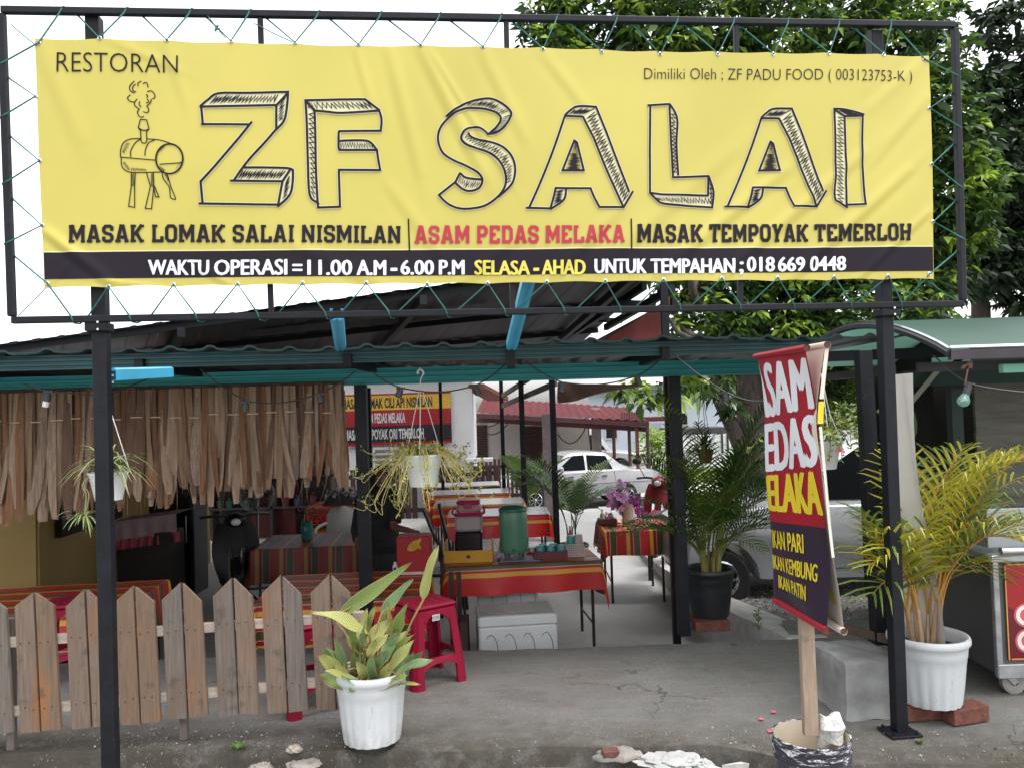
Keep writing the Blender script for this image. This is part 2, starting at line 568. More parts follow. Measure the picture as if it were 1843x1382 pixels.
EYT = [(181, 71), (301, 74), (416, 75), (531, 77), (645, 80), (757, 83), (869, 86), (977, 90), (1083, 94), (1189, 97), (1292, 98), (1392, 98), (1491, 98), (1590, 99)]
EYB = [(195, 516), (312, 513), (428, 512), (545, 511), (659, 510), (769, 512), (878, 510), (984, 508), (1089, 507), (1194, 504), (1298, 502), (1401, 500), (1502, 499), (1598, 497)]
EYL = [(64, 174), (71, 290), (75, 406)]
EYR = [(1672, 196), (1675, 297), (1678, 400)]
banner = MB()
NU, NV = 400, 112
def bpt(s, t):
    u, z = bq(s, t)
    # scalloped edges between eyelets
    if t < .02: z += .006 * abs(math.sin(s * math.pi * 15)) * (1 - t / .02)
    if t > .98: z -= .006 * abs(math.sin(s * math.pi * 15)) * (t - .98) / .02
    return BN(u, z)
banner.grid(bpt, NU, NV, 0)
zk = 0
BANDB, BANDT = .036, .142                       # the dark band, in fractions of the height
def strip_band(t0, t1, m, off):
    o = len(banner.v)
    banner.grid(lambda s, t: BN(*bq(s * .9985 + .0008, lerp(t0, t1, t)), off), NU, max(2, int((t1 - t0) * 76)), m)
strip_band(BANDB, BANDT, 1, .0016)
strip_band(BANDT + .001, BANDT + .006, 4, .0016)
def on_banner(corners, off):
    """four pixels TL TR BR BL -> map from the unit square (t up) to the banner's surface"""
    q = [SP(*c) for c in corners]
    def fn(s, t):
        u = lerp(lerp(q[3][0], q[2][0], s), lerp(q[0][0], q[1][0], s), t)
        z = lerp(lerp(q[3][1], q[2][1], s), lerp(q[0][1], q[1][1], s), t)
        return BN(u, z, off)
    return fn
def btext(s, corners, m, off=0.0, lift=.0036, cuts=(40, 3)):
    text_on(banner, s, on_banner(corners, lift), m, off, cuts=cuts)
btext('RESTORAN', [(103, 95), (321, 101), (321, 133), (103, 131)], 1, -.012, cuts=(14, 2))
btext('Dimiliki Oleh ; ZF PADU FOOD ( 003123753-K )', [(1160, 122), (1641, 128), (1641, 154), (1160, 149)], 1, -.012, cuts=(30, 2))
def words(lst):
    for (s, x0, x1, yt0, yt1, yb0, yb1, m) in lst:
        for k, j in ((-1.3, 0), (-.45, .5), (.45, -.5), (1.3, 0)):
            btext(s, [(x0 + k, yt0 + j), (x1 + k, yt1 + j), (x1 + k, yb1 + j), (x0 + k, yb0 + j)], m, 0, .0042 + k * .0002, cuts=(max(4, int((x1 - x0) / 10)), 3))
words([('WAKTU', 268, 376, 469, 469, 495, 496, 2), ('OPERASI', 387, 517, 469, 468, 496, 496, 2), ('=', 528, 544, 477, 477, 489, 489, 2),
       ('11.00', 555, 633, 469, 469, 496, 496, 2), ('A.M', 643, 694, 469, 469, 496, 496, 2), ('-', 704, 714, 483, 483, 488, 488, 2),
       ('6.00', 722, 780, 469, 469, 495, 495, 2), ('P.M', 791, 835, 469, 469, 495, 495, 2), ('SELASA', 855, 953, 469, 470, 495, 495, 3),
       ('-', 961, 969, 483, 483, 488, 488, 3), ('AHAD', 976, 1052, 469, 469, 495, 495, 3), ('UNTUK', 1070, 1162, 468, 467, 493, 493, 2),
       ('TEMPAHAN', 1171, 1321, 467, 466, 493, 492, 2), (';', 1331, 1337, 472, 472, 495, 495, 2), ('018', 1345, 1394, 463, 463, 489, 489, 2),
       ('669', 1402, 1448, 463, 463, 489, 488, 2), ('0448', 1459, 1521, 462, 462, 488, 487, 2)])
def bstroke(pts, w, m, off=.0036, smooth=0, px=True, halo=0.0):
    """pts in pixels (or (u,z)), w in metres"""
    global zk
    q = [SP(*p) for p in pts] if px else list(pts)
    if smooth: q = [(p.x, p.y) for p in catmull([(a, b, 0) for a, b in q], smooth)]
    q = resample(q, .016)
    zk = (zk + 1) % 24
    def lay(width, mm, o):
        L, R = stroke_polys(q, width)
        n = len(q)
        vs = [BN(*p, o) for p in R] + [BN(*p, o) for p in L]
        banner.add(vs, [(i, i + 1, n + i + 1, n + i) for i in range(n - 1)], mm)
    if halo: lay(w + halo, 5, .0026 + zk * 1.5e-5)
    lay(w, m, off + zk * 3e-5)
def hatch(A, B, n, w, m=1, seed=1, px=True):
    """scribble between two edges given as pixel polylines"""
    R_ = random.Random(seed)
    def at(pl, t):
        ls = [math.hypot(b[0] - a[0], b[1] - a[1]) for a, b in zip(pl, pl[1:])]
        s = t * sum(ls)
        for (a, b), l in zip(zip(pl, pl[1:]), ls):
            if s <= l or (a, b) == (pl[-2], pl[-1]): return (a[0] + (b[0] - a[0]) * s / l, a[1] + (b[1] - a[1]) * s / l)
            s -= l
    pts = []
    for i in range(n + 1):
        t = min(max((i + R_.uniform(-.3, .3)) / n, 0), 1)
        a, b = at(A, t), at(B, t)
        k = R_.uniform(.04, .2) if i % 2 else R_.uniform(.75, .98)
        pts.append((a[0] + (b[0] - a[0]) * k, a[1] + (b[1] - a[1]) * k))
    bstroke(pts, w, m, .0044)
def Zf(ox, oy, k): return lambda pts: [(ox + x / k, oy + y / k) for x, y in pts]
PXM = 1 / 412.0                                  # metres per pixel on the banner
LW, HW = 4.0 * PXM, 1.7 * PXM
def fill2d(q, m, off, step=.018):
    """a flat outline cut into a fine net so that it follows the wrinkles"""
    bm = bmesh.new()
    f = bm.faces.new([bm.verts.new((a, b, 0)) for a, b in q])
    bmesh.ops.triangulate(bm, faces=[f])
    for ax in (0, 1):
        lo, hi = min(p[ax] for p in q), max(p[ax] for p in q)
        k = lo + step
        while k < hi:
            no = Vector((1, 0, 0)) if ax == 0 else Vector((0, 1, 0))
            bmesh.ops.bisect_plane(bm, geom=bm.verts[:] + bm.edges[:] + bm.faces[:], plane_co=no * k, plane_no=no, dist=1e-7)
            k += step
    bm.verts.index_update()
    banner.add([BN(v.co.x, v.co.y, off) for v in bm.verts], [tuple(v.index for v in g.verts) for g in bm.faces], m)
    bm.free()
def letter(T, strokes, hatches, fills=()):
    for s in fills:                              # white under the shaded faces
        q = [SP(*p) for p in T(s)]
        fill2d(q, 5, .0024)
    for s in strokes:
        sm = s[0] if isinstance(s[0], int) else 0
        bstroke(T(s[1:] if sm else s), LW, 1, .0050, sm, halo=3.2 * PXM)
    for i, (a, b, n) in enumerate(hatches): hatch(T(a), T(b), n, HW, 1, i + n)
T1, T2, T3, T4 = Zf(180, 130, 4.85), Zf(520, 150, 4.388), Zf(930, 170, 4.981), Zf(1290, 170, 4.981)
letter(T1, [[(875, 312), (1200, 305), (1540, 292)], [(890, 312), (905, 468)], [(890, 466), (1310, 465), (1330, 440)], [(1310, 465), (1220, 580), (1000, 840), (885, 965)],
            [(885, 955), (902, 1165)], [(868, 1155), (1200, 1158), (1560, 1163)], [(1555, 1180), (1595, 955)], [(1140, 955), (1590, 958)],
            [4, (1545, 495), (1440, 620), (1330, 740), (1250, 840), (1175, 950)], [(1540, 292), (1540, 500)], [4, (880, 308), (950, 250), (1040, 195), (1300, 190), (1640, 175)],
            [4, (1642, 165), (1635, 280), (1610, 420), (1540, 505)], [(1540, 295), (1600, 230), (1640, 185)], [4, (1255, 840), (1450, 838), (1640, 843), (1685, 860)],
            [4, (1685, 850), (1685, 950), (1660, 1075), (1555, 1180)], [(1590, 965), (1665, 850)]],
       [([(940, 292), (1530, 278)], [(1040, 205), (1560, 195)], 38), ([(1190, 945), (1570, 940)], [(1260, 855), (1630, 855)], 32),
        ([(1550, 300), (1555, 450)], [(1625, 220), (1605, 400)], 12), ([(1590, 1130), (1612, 980)], [(1650, 1060), (1670, 890)], 12)],
       [[(890, 300), (1040, 198), (1640, 178), (1545, 290)], [(1540, 295), (1640, 185), (1625, 400), (1545, 495)], [(1185, 945), (1255, 845), (1665, 848), (1590, 950)], [(1595, 965), (1680, 860), (1660, 1070), (1560, 1165)]])
letter(T2, [[(122, 135), (400, 128), (605, 128)], [(600, 128), (660, 175), (718, 218)], [4, (190, 215), (300, 225), (420, 235), (710, 220)], [4, (712, 215), (732, 290), (725, 382)],
            [(730, 378), (395, 380)], [4, (394, 378), (392, 460), (395, 520), (420, 530), (560, 530), (700, 530)], [4, (395, 460), (450, 455), (600, 455), (650, 475), (692, 525)],
            [4, (694, 522), (705, 600), (722, 692)], [(722, 688), (390, 688)], [(395, 688), (405, 985)], [(408, 980), (225, 988)],
            [4, (232, 985), (215, 700), (208, 400), (202, 225), (190, 205)], [4, (130, 135), (140, 300), (150, 600), (165, 880), (220, 945), (242, 962)], [(132, 135), (200, 215)]],
       [([(210, 208), (690, 210)], [(190, 145), (610, 140)], 26), ([(150, 220), (175, 880)], [(200, 235), (214, 920)], 34), ([(400, 520), (680, 520)], [(412, 465), (645, 472)], 26), ([(140, 150), (185, 150)], [(160, 205), (195, 205)], 6)],
       [[(130, 137), (600, 130), (710, 216), (420, 232), (200, 222)], [(134, 140), (200, 222), (228, 950), (165, 880), (148, 600)], [(396, 462), (600, 457), (692, 526), (420, 528), (396, 515)]])
letter(T2, [[5, (1575, 408), (1640, 350), (1672, 290), (1645, 245), (1570, 215), (1480, 202), (1380, 208), (1290, 252), (1215, 325), (1180, 400), (1184, 480), (1220, 555), (1300, 610), (1400, 655), (1490, 710), (1527, 770), (1500, 832), (1430, 855), (1370, 838), (1310, 785)],
            [(1312, 785), (1182, 886)], [5, (1182, 882), (1250, 950), (1340, 990), (1450, 992), (1560, 965), (1660, 890), (1710, 800), (1702, 700), (1650, 610), (1570, 550), (1480, 520), (1400, 488), (1360, 440), (1382, 385), (1430, 357), (1500, 357), (1545, 382), (1572, 412)],
            [5, (1240, 265), (1330, 200), (1430, 152), (1530, 130), (1610, 132), (1690, 175), (1748, 235), (1745, 280), (1700, 350), (1640, 395), (1572, 410)],
            [5, (1415, 395), (1440, 430), (1530, 460), (1620, 480), (1700, 520), (1760, 590), (1785, 680), (1770, 780), (1720, 845), (1650, 905)], [4, (1352, 712), (1400, 750), (1522, 766)], [(1352, 710), (1312, 788)]],
       [([(1380, 195), (1500, 192), (1600, 215), (1670, 260)], [(1440, 157), (1540, 140), (1620, 147), (1730, 225)], 34), ([(1690, 270), (1650, 350), (1590, 400)], [(1742, 262), (1715, 330), (1650, 385)], 22),
        ([(1380, 430), (1440, 495), (1560, 535), (1650, 600), (1705, 700), (1715, 810)], [(1415, 405), (1500, 455), (1620, 490), (1720, 560), (1768, 650), (1762, 770)], 48), ([(1325, 785), (1400, 840), (1490, 832)], [(1355, 735), (1420, 768), (1510, 776)], 20)],
       [[(1300, 245), (1430, 154), (1610, 134), (1745, 235), (1735, 290), (1640, 395), (1580, 405), (1670, 290), (1645, 245), (1480, 203)], [(1365, 430), (1412, 398), (1440, 430), (1620, 482), (1755, 590), (1782, 680), (1768, 780), (1680, 870), (1712, 800), (1700, 700), (1570, 552), (1400, 490)], [(1315, 785), (1352, 714), (1400, 752), (1520, 768), (1495, 830), (1430, 852)]])
A_S = [[(82, 1022), (305, 1028)], [4, (108, 1025), (200, 820), (320, 520), (432, 192)], [(428, 202), (592, 206)], [4, (430, 195), (480, 150), (545, 116), (712, 118)], [(590, 205), (690, 400), (800, 680), (952, 1025)],
       [(708, 115), (800, 340), (910, 640), (1002, 882)], [(948, 1028), (1037, 876)], [(955, 1020), (735, 1018)], [(738, 1022), (690, 930), (655, 845)], [(662, 850), (440, 848), (342, 845)], [4, (347, 845), (330, 920), (300, 1028)],
       [4, (440, 850), (420, 950), (298, 1036)], [(515, 415), (408, 688), (598, 688), (538, 440), (512, 418)]]
A_H = [([(605, 220), (945, 990)], [(712, 150), (1000, 900)], 56), ([(450, 192), (585, 192)], [(540, 128), (700, 130)], 14), ([(338, 870), (310, 1010)], [(425, 865), (405, 950)], 16), ([(425, 680), (515, 430)], [(590, 676), (535, 450)], 44)]
A_F = [[(432, 200), (545, 120), (708, 120), (590, 205)], [(592, 208), (708, 120), (1000, 885), (952, 1015)], [(347, 850), (438, 852), (418, 950), (305, 1028)]]
letter(T3, A_S, A_H, A_F)
def am(s):
    h = [s[0]] if isinstance(s[0], int) else []
    return h + [(72 + (x - 85) * .954, 1008 + (y - 1022) * .9657) for x, y in s[len(h):]]
letter(T4, [am(s) for s in A_S], [(am(a), am(b), n) for a, b, n in A_H], [am(s) for s in A_F])
letter(T3, [[(1172, 102), (1372, 90)], [(1197, 98), (1190, 500), (1190, 895)], [(1368, 88), (1380, 400), (1400, 750)], [(1396, 748), (1560, 742), (1725, 735)], [(1720, 735), (1718, 910)], [(1188, 890), (1300, 903), (1720, 908)],
            [4, (1370, 90), (1420, 170), (1440, 260), (1430, 450), (1447, 730)], [4, (1722, 735), (1755, 820), (1767, 900), (1752, 1025)], [4, (1190, 890), (1250, 950), (1310, 985), (1500, 1000), (1757, 1016)]],
       [([(1375, 160), (1400, 720)], [(1425, 190), (1435, 700)], 32), ([(1225, 922), (1735, 925)], [(1290, 968), (1740, 995)], 36), ([(1728, 770), (1735, 990)], [(1755, 830), (1755, 990)], 10)],
       [[(1372, 95), (1438, 260), (1445, 722), (1402, 740)], [(1195, 895), (1716, 910), (1750, 1010), (1310, 983)], [(1722, 740), (1765, 900), (1750, 1010), (1718, 905)]])
letter(T4, [[4, (1038, 140), (1110, 142), (1210, 160), (1314, 190)], [4, (1042, 138), (1055, 400), (1060, 700), (1058, 925), (1100, 970), (1170, 1020)], [(1133, 205), (1308, 198)], [4, (1300, 195), (1298, 600), (1324, 994)], [(1326, 990), (1158, 993)],
            [4, (1162, 1010), (1152, 600), (1135, 200)], [(1042, 145), (1140, 208)]],
       [([(1064, 190), (1072, 940)], [(1132, 220), (1148, 980)], 46), ([(1065, 150), (1145, 198)], [(1200, 163), (1295, 192)], 18)],
       [[(1045, 142), (1210, 162), (1310, 190), (1137, 203)], [(1044, 148), (1137, 206), (1160, 1000), (1060, 925), (1058, 600)]])
# the smoker drawing
SM = [[(305, 85), (265, 130), (270, 170), (305, 190)], [(315, 110), (290, 140), (295, 170), (320, 180)], [(365, 85), (335, 105), (340, 130)], [(378, 108), (410, 98), (425, 140)], [(415, 178), (450, 170), (480, 200), (480, 230), (460, 240)],
      [(405, 200), (420, 215), (410, 230)], [(270, 205), (245, 230), (265, 260), (310, 268)], [(330, 240), (305, 270), (310, 300), (340, 325)], [(350, 260), (345, 290), (365, 310)], [(415, 240), (430, 265), (405, 275)], [(450, 240), (445, 270), (415, 300)],
      [(410, 300), (430, 335), (415, 360), (380, 350)], [(350, 325), (330, 355), (345, 390), (370, 398), (385, 390)],
      [(338, 490), (385, 515), (432, 500)], [(180, 745), (180, 690), (205, 620), (270, 588), (360, 585)], [(412, 588), (520, 598), (620, 630), (690, 670), (730, 730)],
      [(185, 745), (190, 820), (230, 865), (300, 880), (430, 880), (560, 878)], [(270, 745), (270, 690), (310, 620), (355, 590)], [(395, 735), (400, 680), (430, 620), (480, 600)],
      [(545, 880), (560, 940), (610, 1010), (620, 1095), (640, 1112), (665, 1110), (625, 1010), (600, 920), (580, 890)]]
for s in SM: bstroke(T1(s), 1.7 * PXM, 1, .0022, 4)
for s in [[(355, 418), (410, 422), (432, 500), (420, 515), (350, 510), (338, 490), (355, 418)], [(357, 515), (362, 610), (375, 625), (400, 625), (412, 610), (410, 520)], [(180, 745), (485, 775)], [(525, 812), (725, 800)],
          [(275, 880), (275, 1000), (252, 1175), (305, 1185), (305, 1000), (310, 880)], [(410, 885), (445, 1000), (400, 1195), (455, 1200), (475, 1000), (470, 880)], [(470, 985), (490, 1095), (520, 1098), (480, 1000)]]:
    bstroke(T1(s), 1.7 * PXM, 1)
for rx, ry in ((122, 133), (116, 128)):
    bstroke(T1([(612 + rx * math.cos(a * math.pi / 14), 765 + ry * math.sin(a * math.pi / 14)) for a in range(29)]), 1.9 * PXM, 1)
for a, b, n in [([(280, 890), (280, 1000)], [(305, 890), (303, 1000)], 22), ([(448, 890), (450, 1000)], [(470, 890), (470, 1010)], 20), ([(565, 900), (600, 960)], [(590, 900), (615, 960)], 12),
                ([(188, 700), (230, 615)], [(215, 715), (270, 630)], 14), ([(192, 790), (240, 865)], [(225, 790), (270, 850)], 16), ([(270, 870), (420, 872)], [(280, 835), (400, 850)], 18), ([(505, 690), (560, 645)], [(535, 700), (575, 660)], 10), ([(500, 820), (560, 880)], [(530, 830), (580, 860)], 10), ([(700, 800), (660, 870)], [(720, 790), (680, 840)], 10)]:
    hatch(T1(a), T1(b), n, 1.0 * PXM, 1, n)
# slab capitals
GL = {'M': (1.1, [[(.13, 0), (.13, 1)], [(.13, 1), (.5, .3), (.87, 1)], [(.87, 1), (.87, 0)]], [(0, 0), (.74, 0), (0, 1), (.74, 1)]),
      'A': (.95, [[(.15, 0), (.45, 1)], [(.55, 1), (.85, 0)], [(.25, .3), (.75, .3)], [(.3, .93), (.6, .93)]], [(0, 0), (.68, 0)]),
      'S': (.8, [[(.85, .66), (.85, .85), (.7, .92), (.3, .92), (.14, .8), (.14, .64), (.28, .54), (.72, .46), (.86, .36), (.86, .2), (.7, .08), (.3, .08), (.15, .16), (.15, .34)]], []),
      'K': (.95, [[(.16, 0), (.16, 1)], [(.84, 1), (.3, .42)], [(.42, .56), (.84, 0)]], [(0, 0), (.66, 0), (0, 1), (.66, 1)]),
      'L': (.8, [[(.2, 0), (.2, 1)], [(.02, .08), (.88, .08)], [(.88, 0), (.88, .34)]], [(.02, 1)]),
      'O': (.85, [[(.3, .92), (.7, .92), (.86, .78), (.86, .22), (.7, .08), (.3, .08), (.14, .22), (.14, .78), (.3, .92), (.7, .92)]], []),
      'I': (.42, [[(.5, 0), (.5, 1)]], [(.1, 0), (.1, 1)]),
      'N': (.95, [[(.16, 0), (.16, 1)], [(.16, 1), (.84, 0)], [(.84, 0), (.84, 1)]], [(0, 0), (.64, 1)]),
      'P': (.85, [[(.2, 0), (.2, 1)], [(.05, .92), (.68, .92), (.85, .8), (.85, .58), (.68, .45), (.2, .45)]], [(.04, 0)]),
      'E': (.82, [[(.2, 0), (.2, 1)], [(.03, .92), (.85, .92)], [(.85, 1), (.85, .72)], [(.2, .5), (.6, .5)], [(.03, .08), (.85, .08)], [(.85, 0), (.85, .28)]], []),
      'D': (.87, [[(.2, 0), (.2, 1)], [(.03, .92), (.66, .92), (.85, .76), (.85, .24), (.66, .08), (.03, .08)]], []),
      'T': (.85, [[(.5, 0), (.5, 1)], [(.05, .92), (.95, .92)], [(.1, 1), (.1, .68)], [(.9, 1), (.9, .68)]], [(.32, 0)]),
      'Y': (.9, [[(.5, 0), (.5, .45)], [(.5, .4), (.15, 1)], [(.5, .4), (.85, 1)]], [(.32, 0), (0, 1), (.66, 1)]),
      'R': (.9, [[(.18, 0), (.18, 1)], [(.03, .92), (.64, .92), (.82, .8), (.82, .62), (.64, .5), (.18, .5)], [(.55, .5), (.84, 0)]], [(.03, 0), (.66, 0)]),
      'H': (.95, [[(.18, 0), (.18, 1)], [(.82, 0), (.82, 1)], [(.18, .5), (.82, .5)]], [(0, 0), (.64, 0), (0, 1), (.64, 1)])}
def slab(s, corners, m):
    tot = sum(GL[c][0] + .12 if c != ' ' else .42 for c in s) - .12
    q = [SP(*c) for c in corners]
    hgt = q[0][1] - q[3][1]
    x = 0
    for c in s:
        if c == ' ':
            x += .42
            continue
        w, st, se = GL[c]
        def fp(a, b):
            S_, T_ = (x + a * w) / tot, .09 + b * .82 if False else b
            u = lerp(lerp(q[3][0], q[2][0], S_), lerp(q[0][0], q[1][0], S_), T_)
            z = lerp(lerp(q[3][1], q[2][1], S_), lerp(q[0][1], q[1][1], S_), T_)
            return (u, z)
        for l in st: bstroke([fp(*p) for p in l], hgt * .185, m, .004, px=False)
        for (a, b) in se:
            sw = .40 / w * .95
            b2 = .08 if b == 0 else .92
            bstroke([fp(a, b2), fp(min(a + sw, 1.0), b2)], hgt * .155, m, .004, px=False)
        x += w + .12
slab('MASAK LOMAK SALAI NISMILAN', [(123, 405), (721, 407), (721, 438), (123, 437)], 1)
slab('ASAM PEDAS MELAKA', [(746, 407), (1123, 407), (1123, 438), (746, 439)], 6)
slab('MASAK TEMPOYAK TEMERLOH', [(1146, 405), (1637, 404), (1637, 434), (1146, 438)], 1)
bstroke([(735, 394), (737, 452)], 2.6 * PXM, 1)
bstroke([(1135, 395), (1136, 451)], 2.6 * PXM, 1)
# printed vinyl
def vinyl(name, c, rough=.42, spec=.45):
    return M(name, c, rough, .05, 1.5, .06, 220, spec=spec)
m_yel = vinyl('yellow_vinyl', (.47, .405, .080), .42)
m_ink = vinyl('dark_print', (.020, .016, .022), .65, .1)
m_wht = vinyl('white_print', (.68, .69, .76))
m_yel2 = vinyl('yellow_print', (.62, .54, .08))
m_cream = vinyl('cream_line', (.62, .57, .3))
m_halo = vinyl('pale_halo_print', (.58, .55, .34))
m_red = vinyl('red_print', (.38, .010, .030))
bn = solo('banner', banner, [m_yel, m_ink, m_wht, m_yel2, m_cream, m_halo, m_red], 'wide yellow printed banner laced in the black frame with hand drawn capitals', 'banner', smooth='all')
ey = MB()
ey.lathe([(.004, .002), (.0065, .0035), (.0095, .0015), (.0095, 0)], (0, 0, 0), 10)
RS = Matrix((SE, V(0, 0, 1), SN)).transposed()
eye_proto = None
for p in EYT + EYB + EYL + EYR + [(70, 78), (1664, 107), (1672, 494), (84, 510)]:
    u, z = SP(*p)
    loc = BN(u, z, .001)
    if eye_proto is None:
        e2 = MB()
        e2.v = [tuple(RS @ Vector(q) + loc) for q in ey.v]; e2.f = ey.f; e2.m = ey.m
        eye_proto = part('eyelet', e2, chrome, bn, smooth=True)
        p0 = loc
    else:
        dup(eye_proto, loc=loc - p0, parent=bn)
# lacing rope
rope = MB()
def lace(eys, rail, dn):
    """rail: (a, b) ends in (u,z) of the rail's axis; dn: outward direction in (u,z)"""
    e = [SP(*p) for p in eys]
    path = []
    for i, p in enumerate(e):
        path.append(BN(*p, .004))
        if i == len(e) - 1: break
        q = e[i + 1]
        def rp(t, o, off):
            a = (lerp(p[0], q[0], t), lerp(p[1], q[1], t))
            ra, rb = rail
            if abs(dn[1]) > .5:
                s = (a[0] - ra[0]) / (rb[0] - ra[0]); b = (a[0], lerp(ra[1], rb[1], s) + dn[1] * o)
            else:
                s = (a[1] - ra[1]) / (rb[1] - ra[1]); b = (lerp(ra[0], rb[0], s) + dn[0] * o, a[1])
            return SW(*b, off)
        t1 = .34 + rw.uniform(-.05, .05); t2 = .56 + rw.uniform(-.05, .05)
        path += [rp(t1 - .04, -.014, .018), rp(t1, .017, .008), rp(t1 + .05, .018, -.016), rp(t2 - .06, -.004, -.02), rp(t2, -.018, -.012)]
    rope.tube(path, .0037, 5)
cTL, cTR, cBR, cBL = (70, 78), (1664, 107), (1672, 494), (84, 510)
lace([cTL] + EYT + [cTR], (uTL, uTR), (0, 1))
lace([cBL] + EYB + [cBR], (uBL, uBR), (0, -1))
lace([cTL] + EYL + [cBL], (uTL, uBL), (-1, 0))
lace([cTR] + EYR + [cBR], (uTR, uBR), (1, 0))
for (a, b) in (((58, 76), (15, 40)), ((1672, 110), (1712, 60)), ((1675, 505), (1726, 540)), ((80, 515), (28, 568)), ((455, 38), (525, 72))):
    rope.tube([SW(*SP(*a), .012), SW(*SP((a[0] + b[0]) / 2, (a[1] + b[1]) / 2 + 1), .012), SW(*SP(*b), .012)], .0022, 5)
c = SW(*SP(388, 47), .01)
for k in range(4): rope.tube([c + V(rw.uniform(-.012, .012), 0, rw.uniform(-.014, .014)) for _ in range(4)], .003, 5)
rope.tube([SW(*SP(370, 22), .01), c, SW(*SP(405, 66), .014)], .002, 5)
solo('lacing_rope', rope, rope_green, 'thin green rope zigzagging from the banner eyelets round the black frame', 'rope', smooth=True)
# ------------------------------------------------------------------ ground
FL = -0.45                                       # the eating floor lies lower than the street apron
LIPY = 5.15
def lot_z(x, y):
    t = min(max((y - 5.2) / 12.0, 0), 1)
    return -.95 * t
def mat_apron():
    m = M('weathered_concrete', (.152, .146, .137), .9, .3, 1.6, .35, 55, detail=8, contrast=(.25, .75))
    nt = m.node_tree; N, L = nt.nodes, nt.links
    b = N['Principled BSDF']
    src = b.inputs['Base Color'].links[0].from_socket
    tc = N.new('ShaderNodeTexCoord')
    def noise(s, d=6, st=None):
        n = N.new('ShaderNodeTexNoise'); n.inputs['Scale'].default_value = s; n.inputs['Detail'].default_value = d; n.inputs['Roughness'].default_value = .7
        if st:
            mp = N.new('ShaderNodeMapping'); mp.inputs['Scale'].default_value = st; L.new(tc.outputs['Object'], mp.inputs[0]); L.new(mp.outputs[0], n.inputs['Vector'])
        else: L.new(tc.outputs['Object'], n.inputs['Vector'])
        return n.outputs['Fac']
    def mix(fac, a, c):
        x = N.new('ShaderNodeMix'); x.data_type = 'RGBA'
        L.new(fac, x.inputs['Factor']); L.new(a, x.inputs['A']); x.inputs['B'].default_value = (*c, 1)
        return x.outputs['Result']
    def thr(s, lo, hi):
        r = N.new('ShaderNodeMapRange'); r.inputs['From Min'].default_value = lo; r.inputs['From Max'].default_value = hi; L.new(s, r.inputs['Value']); r.clamp = True
        return r.outputs[0]
    c = src
    c = mix(thr(noise(3.2), .56, .72), c, (.175, .163, .150))           # pale scuffs
    c = mix(thr(noise(1.1, 5, (1, 1, 1)), .55, .75), c, (.068, .065, .061))
    # green tinge towards the plinth, brown moss and grit along the outer edge
    sx = N.new('ShaderNodeSeparateXYZ'); L.new(tc.outputs['Object'], sx.inputs[0])
    g = math_node(m, 'MULTIPLY', thr(sx.outputs['X'], .5, 1.4), thr(noise(2.3), .4, .7))
    c = mix(math_node(m, 'MULTIPLY', thr(noise(1.7, 8, (1, 1.8, 1)), .48, .62), .7), c, (.135, .108, .100))
    c = mix(math_node(m, 'MULTIPLY', thr(noise(30, 4), .58, .68), .35), c, (.20, .19, .18))
    c = mix(math_node(m, 'MULTIPLY', thr(noise(5, 8, (.5, 2.4, 1)), .5, .66), .55), c, (.19, .182, .172))
    c = mix(math_node(m, 'MULTIPLY', thr(noise(8, 8, (.5, 2.0, 1)), .54, .68), .5), c, (.082, .078, .074))
    c = mix(math_node(m, 'MULTIPLY', thr(noise(150, 3), .52, .62), .4), c, (.24, .23, .215))
    c = mix(math_node(m, 'MULTIPLY', thr(noise(130, 3, (1, 1.1, 1)), .56, .64), .45), c, (.06, .058, .055))
    g2 = math_node(m, 'MULTIPLY', g, .5)
    c = mix(g2, c, (.100, .128, .112))
    e = math_node(m, 'ADD', math_node(m, 'MULTIPLY', sx.outputs['X'], .095), sx.outputs['Y'])   # follows the edge
    ed = thr(math_node(m, 'SUBTRACT', e, math_node(m, 'MULTIPLY', noise(4, 8), .62)), 3.74, 3.30)
    c = mix(math_node(m, 'MULTIPLY', ed, thr(noise(11, 6), .22, .50)), c, (.050, .042, .030))
    sp = thr(noise(75, 2), .66, .70)
    c = mix(math_node(m, 'MULTIPLY', sp, thr(noise(3, 4), .45, .62)), c, (.42, .40, .37))
    sp2 = thr(noise(95, 2), .655, .69)
    c = mix(math_node(m, 'MULTIPLY', sp2, .8), c, (.055, .052, .05))
    # hairline cracks that wander over the slab
    vo = N.new('ShaderNodeTexVoronoi'); vo.feature = 'DISTANCE_TO_EDGE'; vo.inputs['Scale'].default_value = .85
    wv = N.new('ShaderNodeTexNoise'); wv.inputs['Scale'].default_value = 3.5; wv.inputs['Detail'].default_value = 6; L.new(tc.outputs['Object'], wv.inputs['Vector'])
    ad = N.new('ShaderNodeMixRGB'); ad.blend_type = 'ADD'; ad.inputs[0].default_value = .45; L.new(tc.outputs['Object'], ad.inputs[1]); L.new(wv.outputs['Color'], ad.inputs[2]); L.new(ad.outputs[0], vo.inputs['Vector'])
    ck = math_node(m, 'MULTIPLY', thr(vo.outputs['Distance'], .0075, .002), thr(noise(1.3, 3), .5, .6))
    c = mix(math_node(m, 'MULTIPLY', ck, .8), c, (.035, .033, .03))
    c = mix(math_node(m, 'MULTIPLY', thr(noise(.9, 7), .52, .66), .55), c, (.08, .073, .067))
    L.new(c, b.inputs['Base Color'])
    return m
m_apron = mat_apron()
m_floor = M('smooth_concrete_floor', (.43, .42, .40), .6, .14, 1.2, .12, 40, detail=7)
m_kerb = M('pale_concrete', (.44, .43, .41), .85, .2, 9, .4, 60)
m_road = M('dusty_road', (.24, .232, .215), .95, .3, 5, .7, 70, detail=9)
m_gravel = M('gravel_ground', (.16, .15, .14), .95, .55, 42, 1.0, 55, detail=6, contrast=(.35, .65))
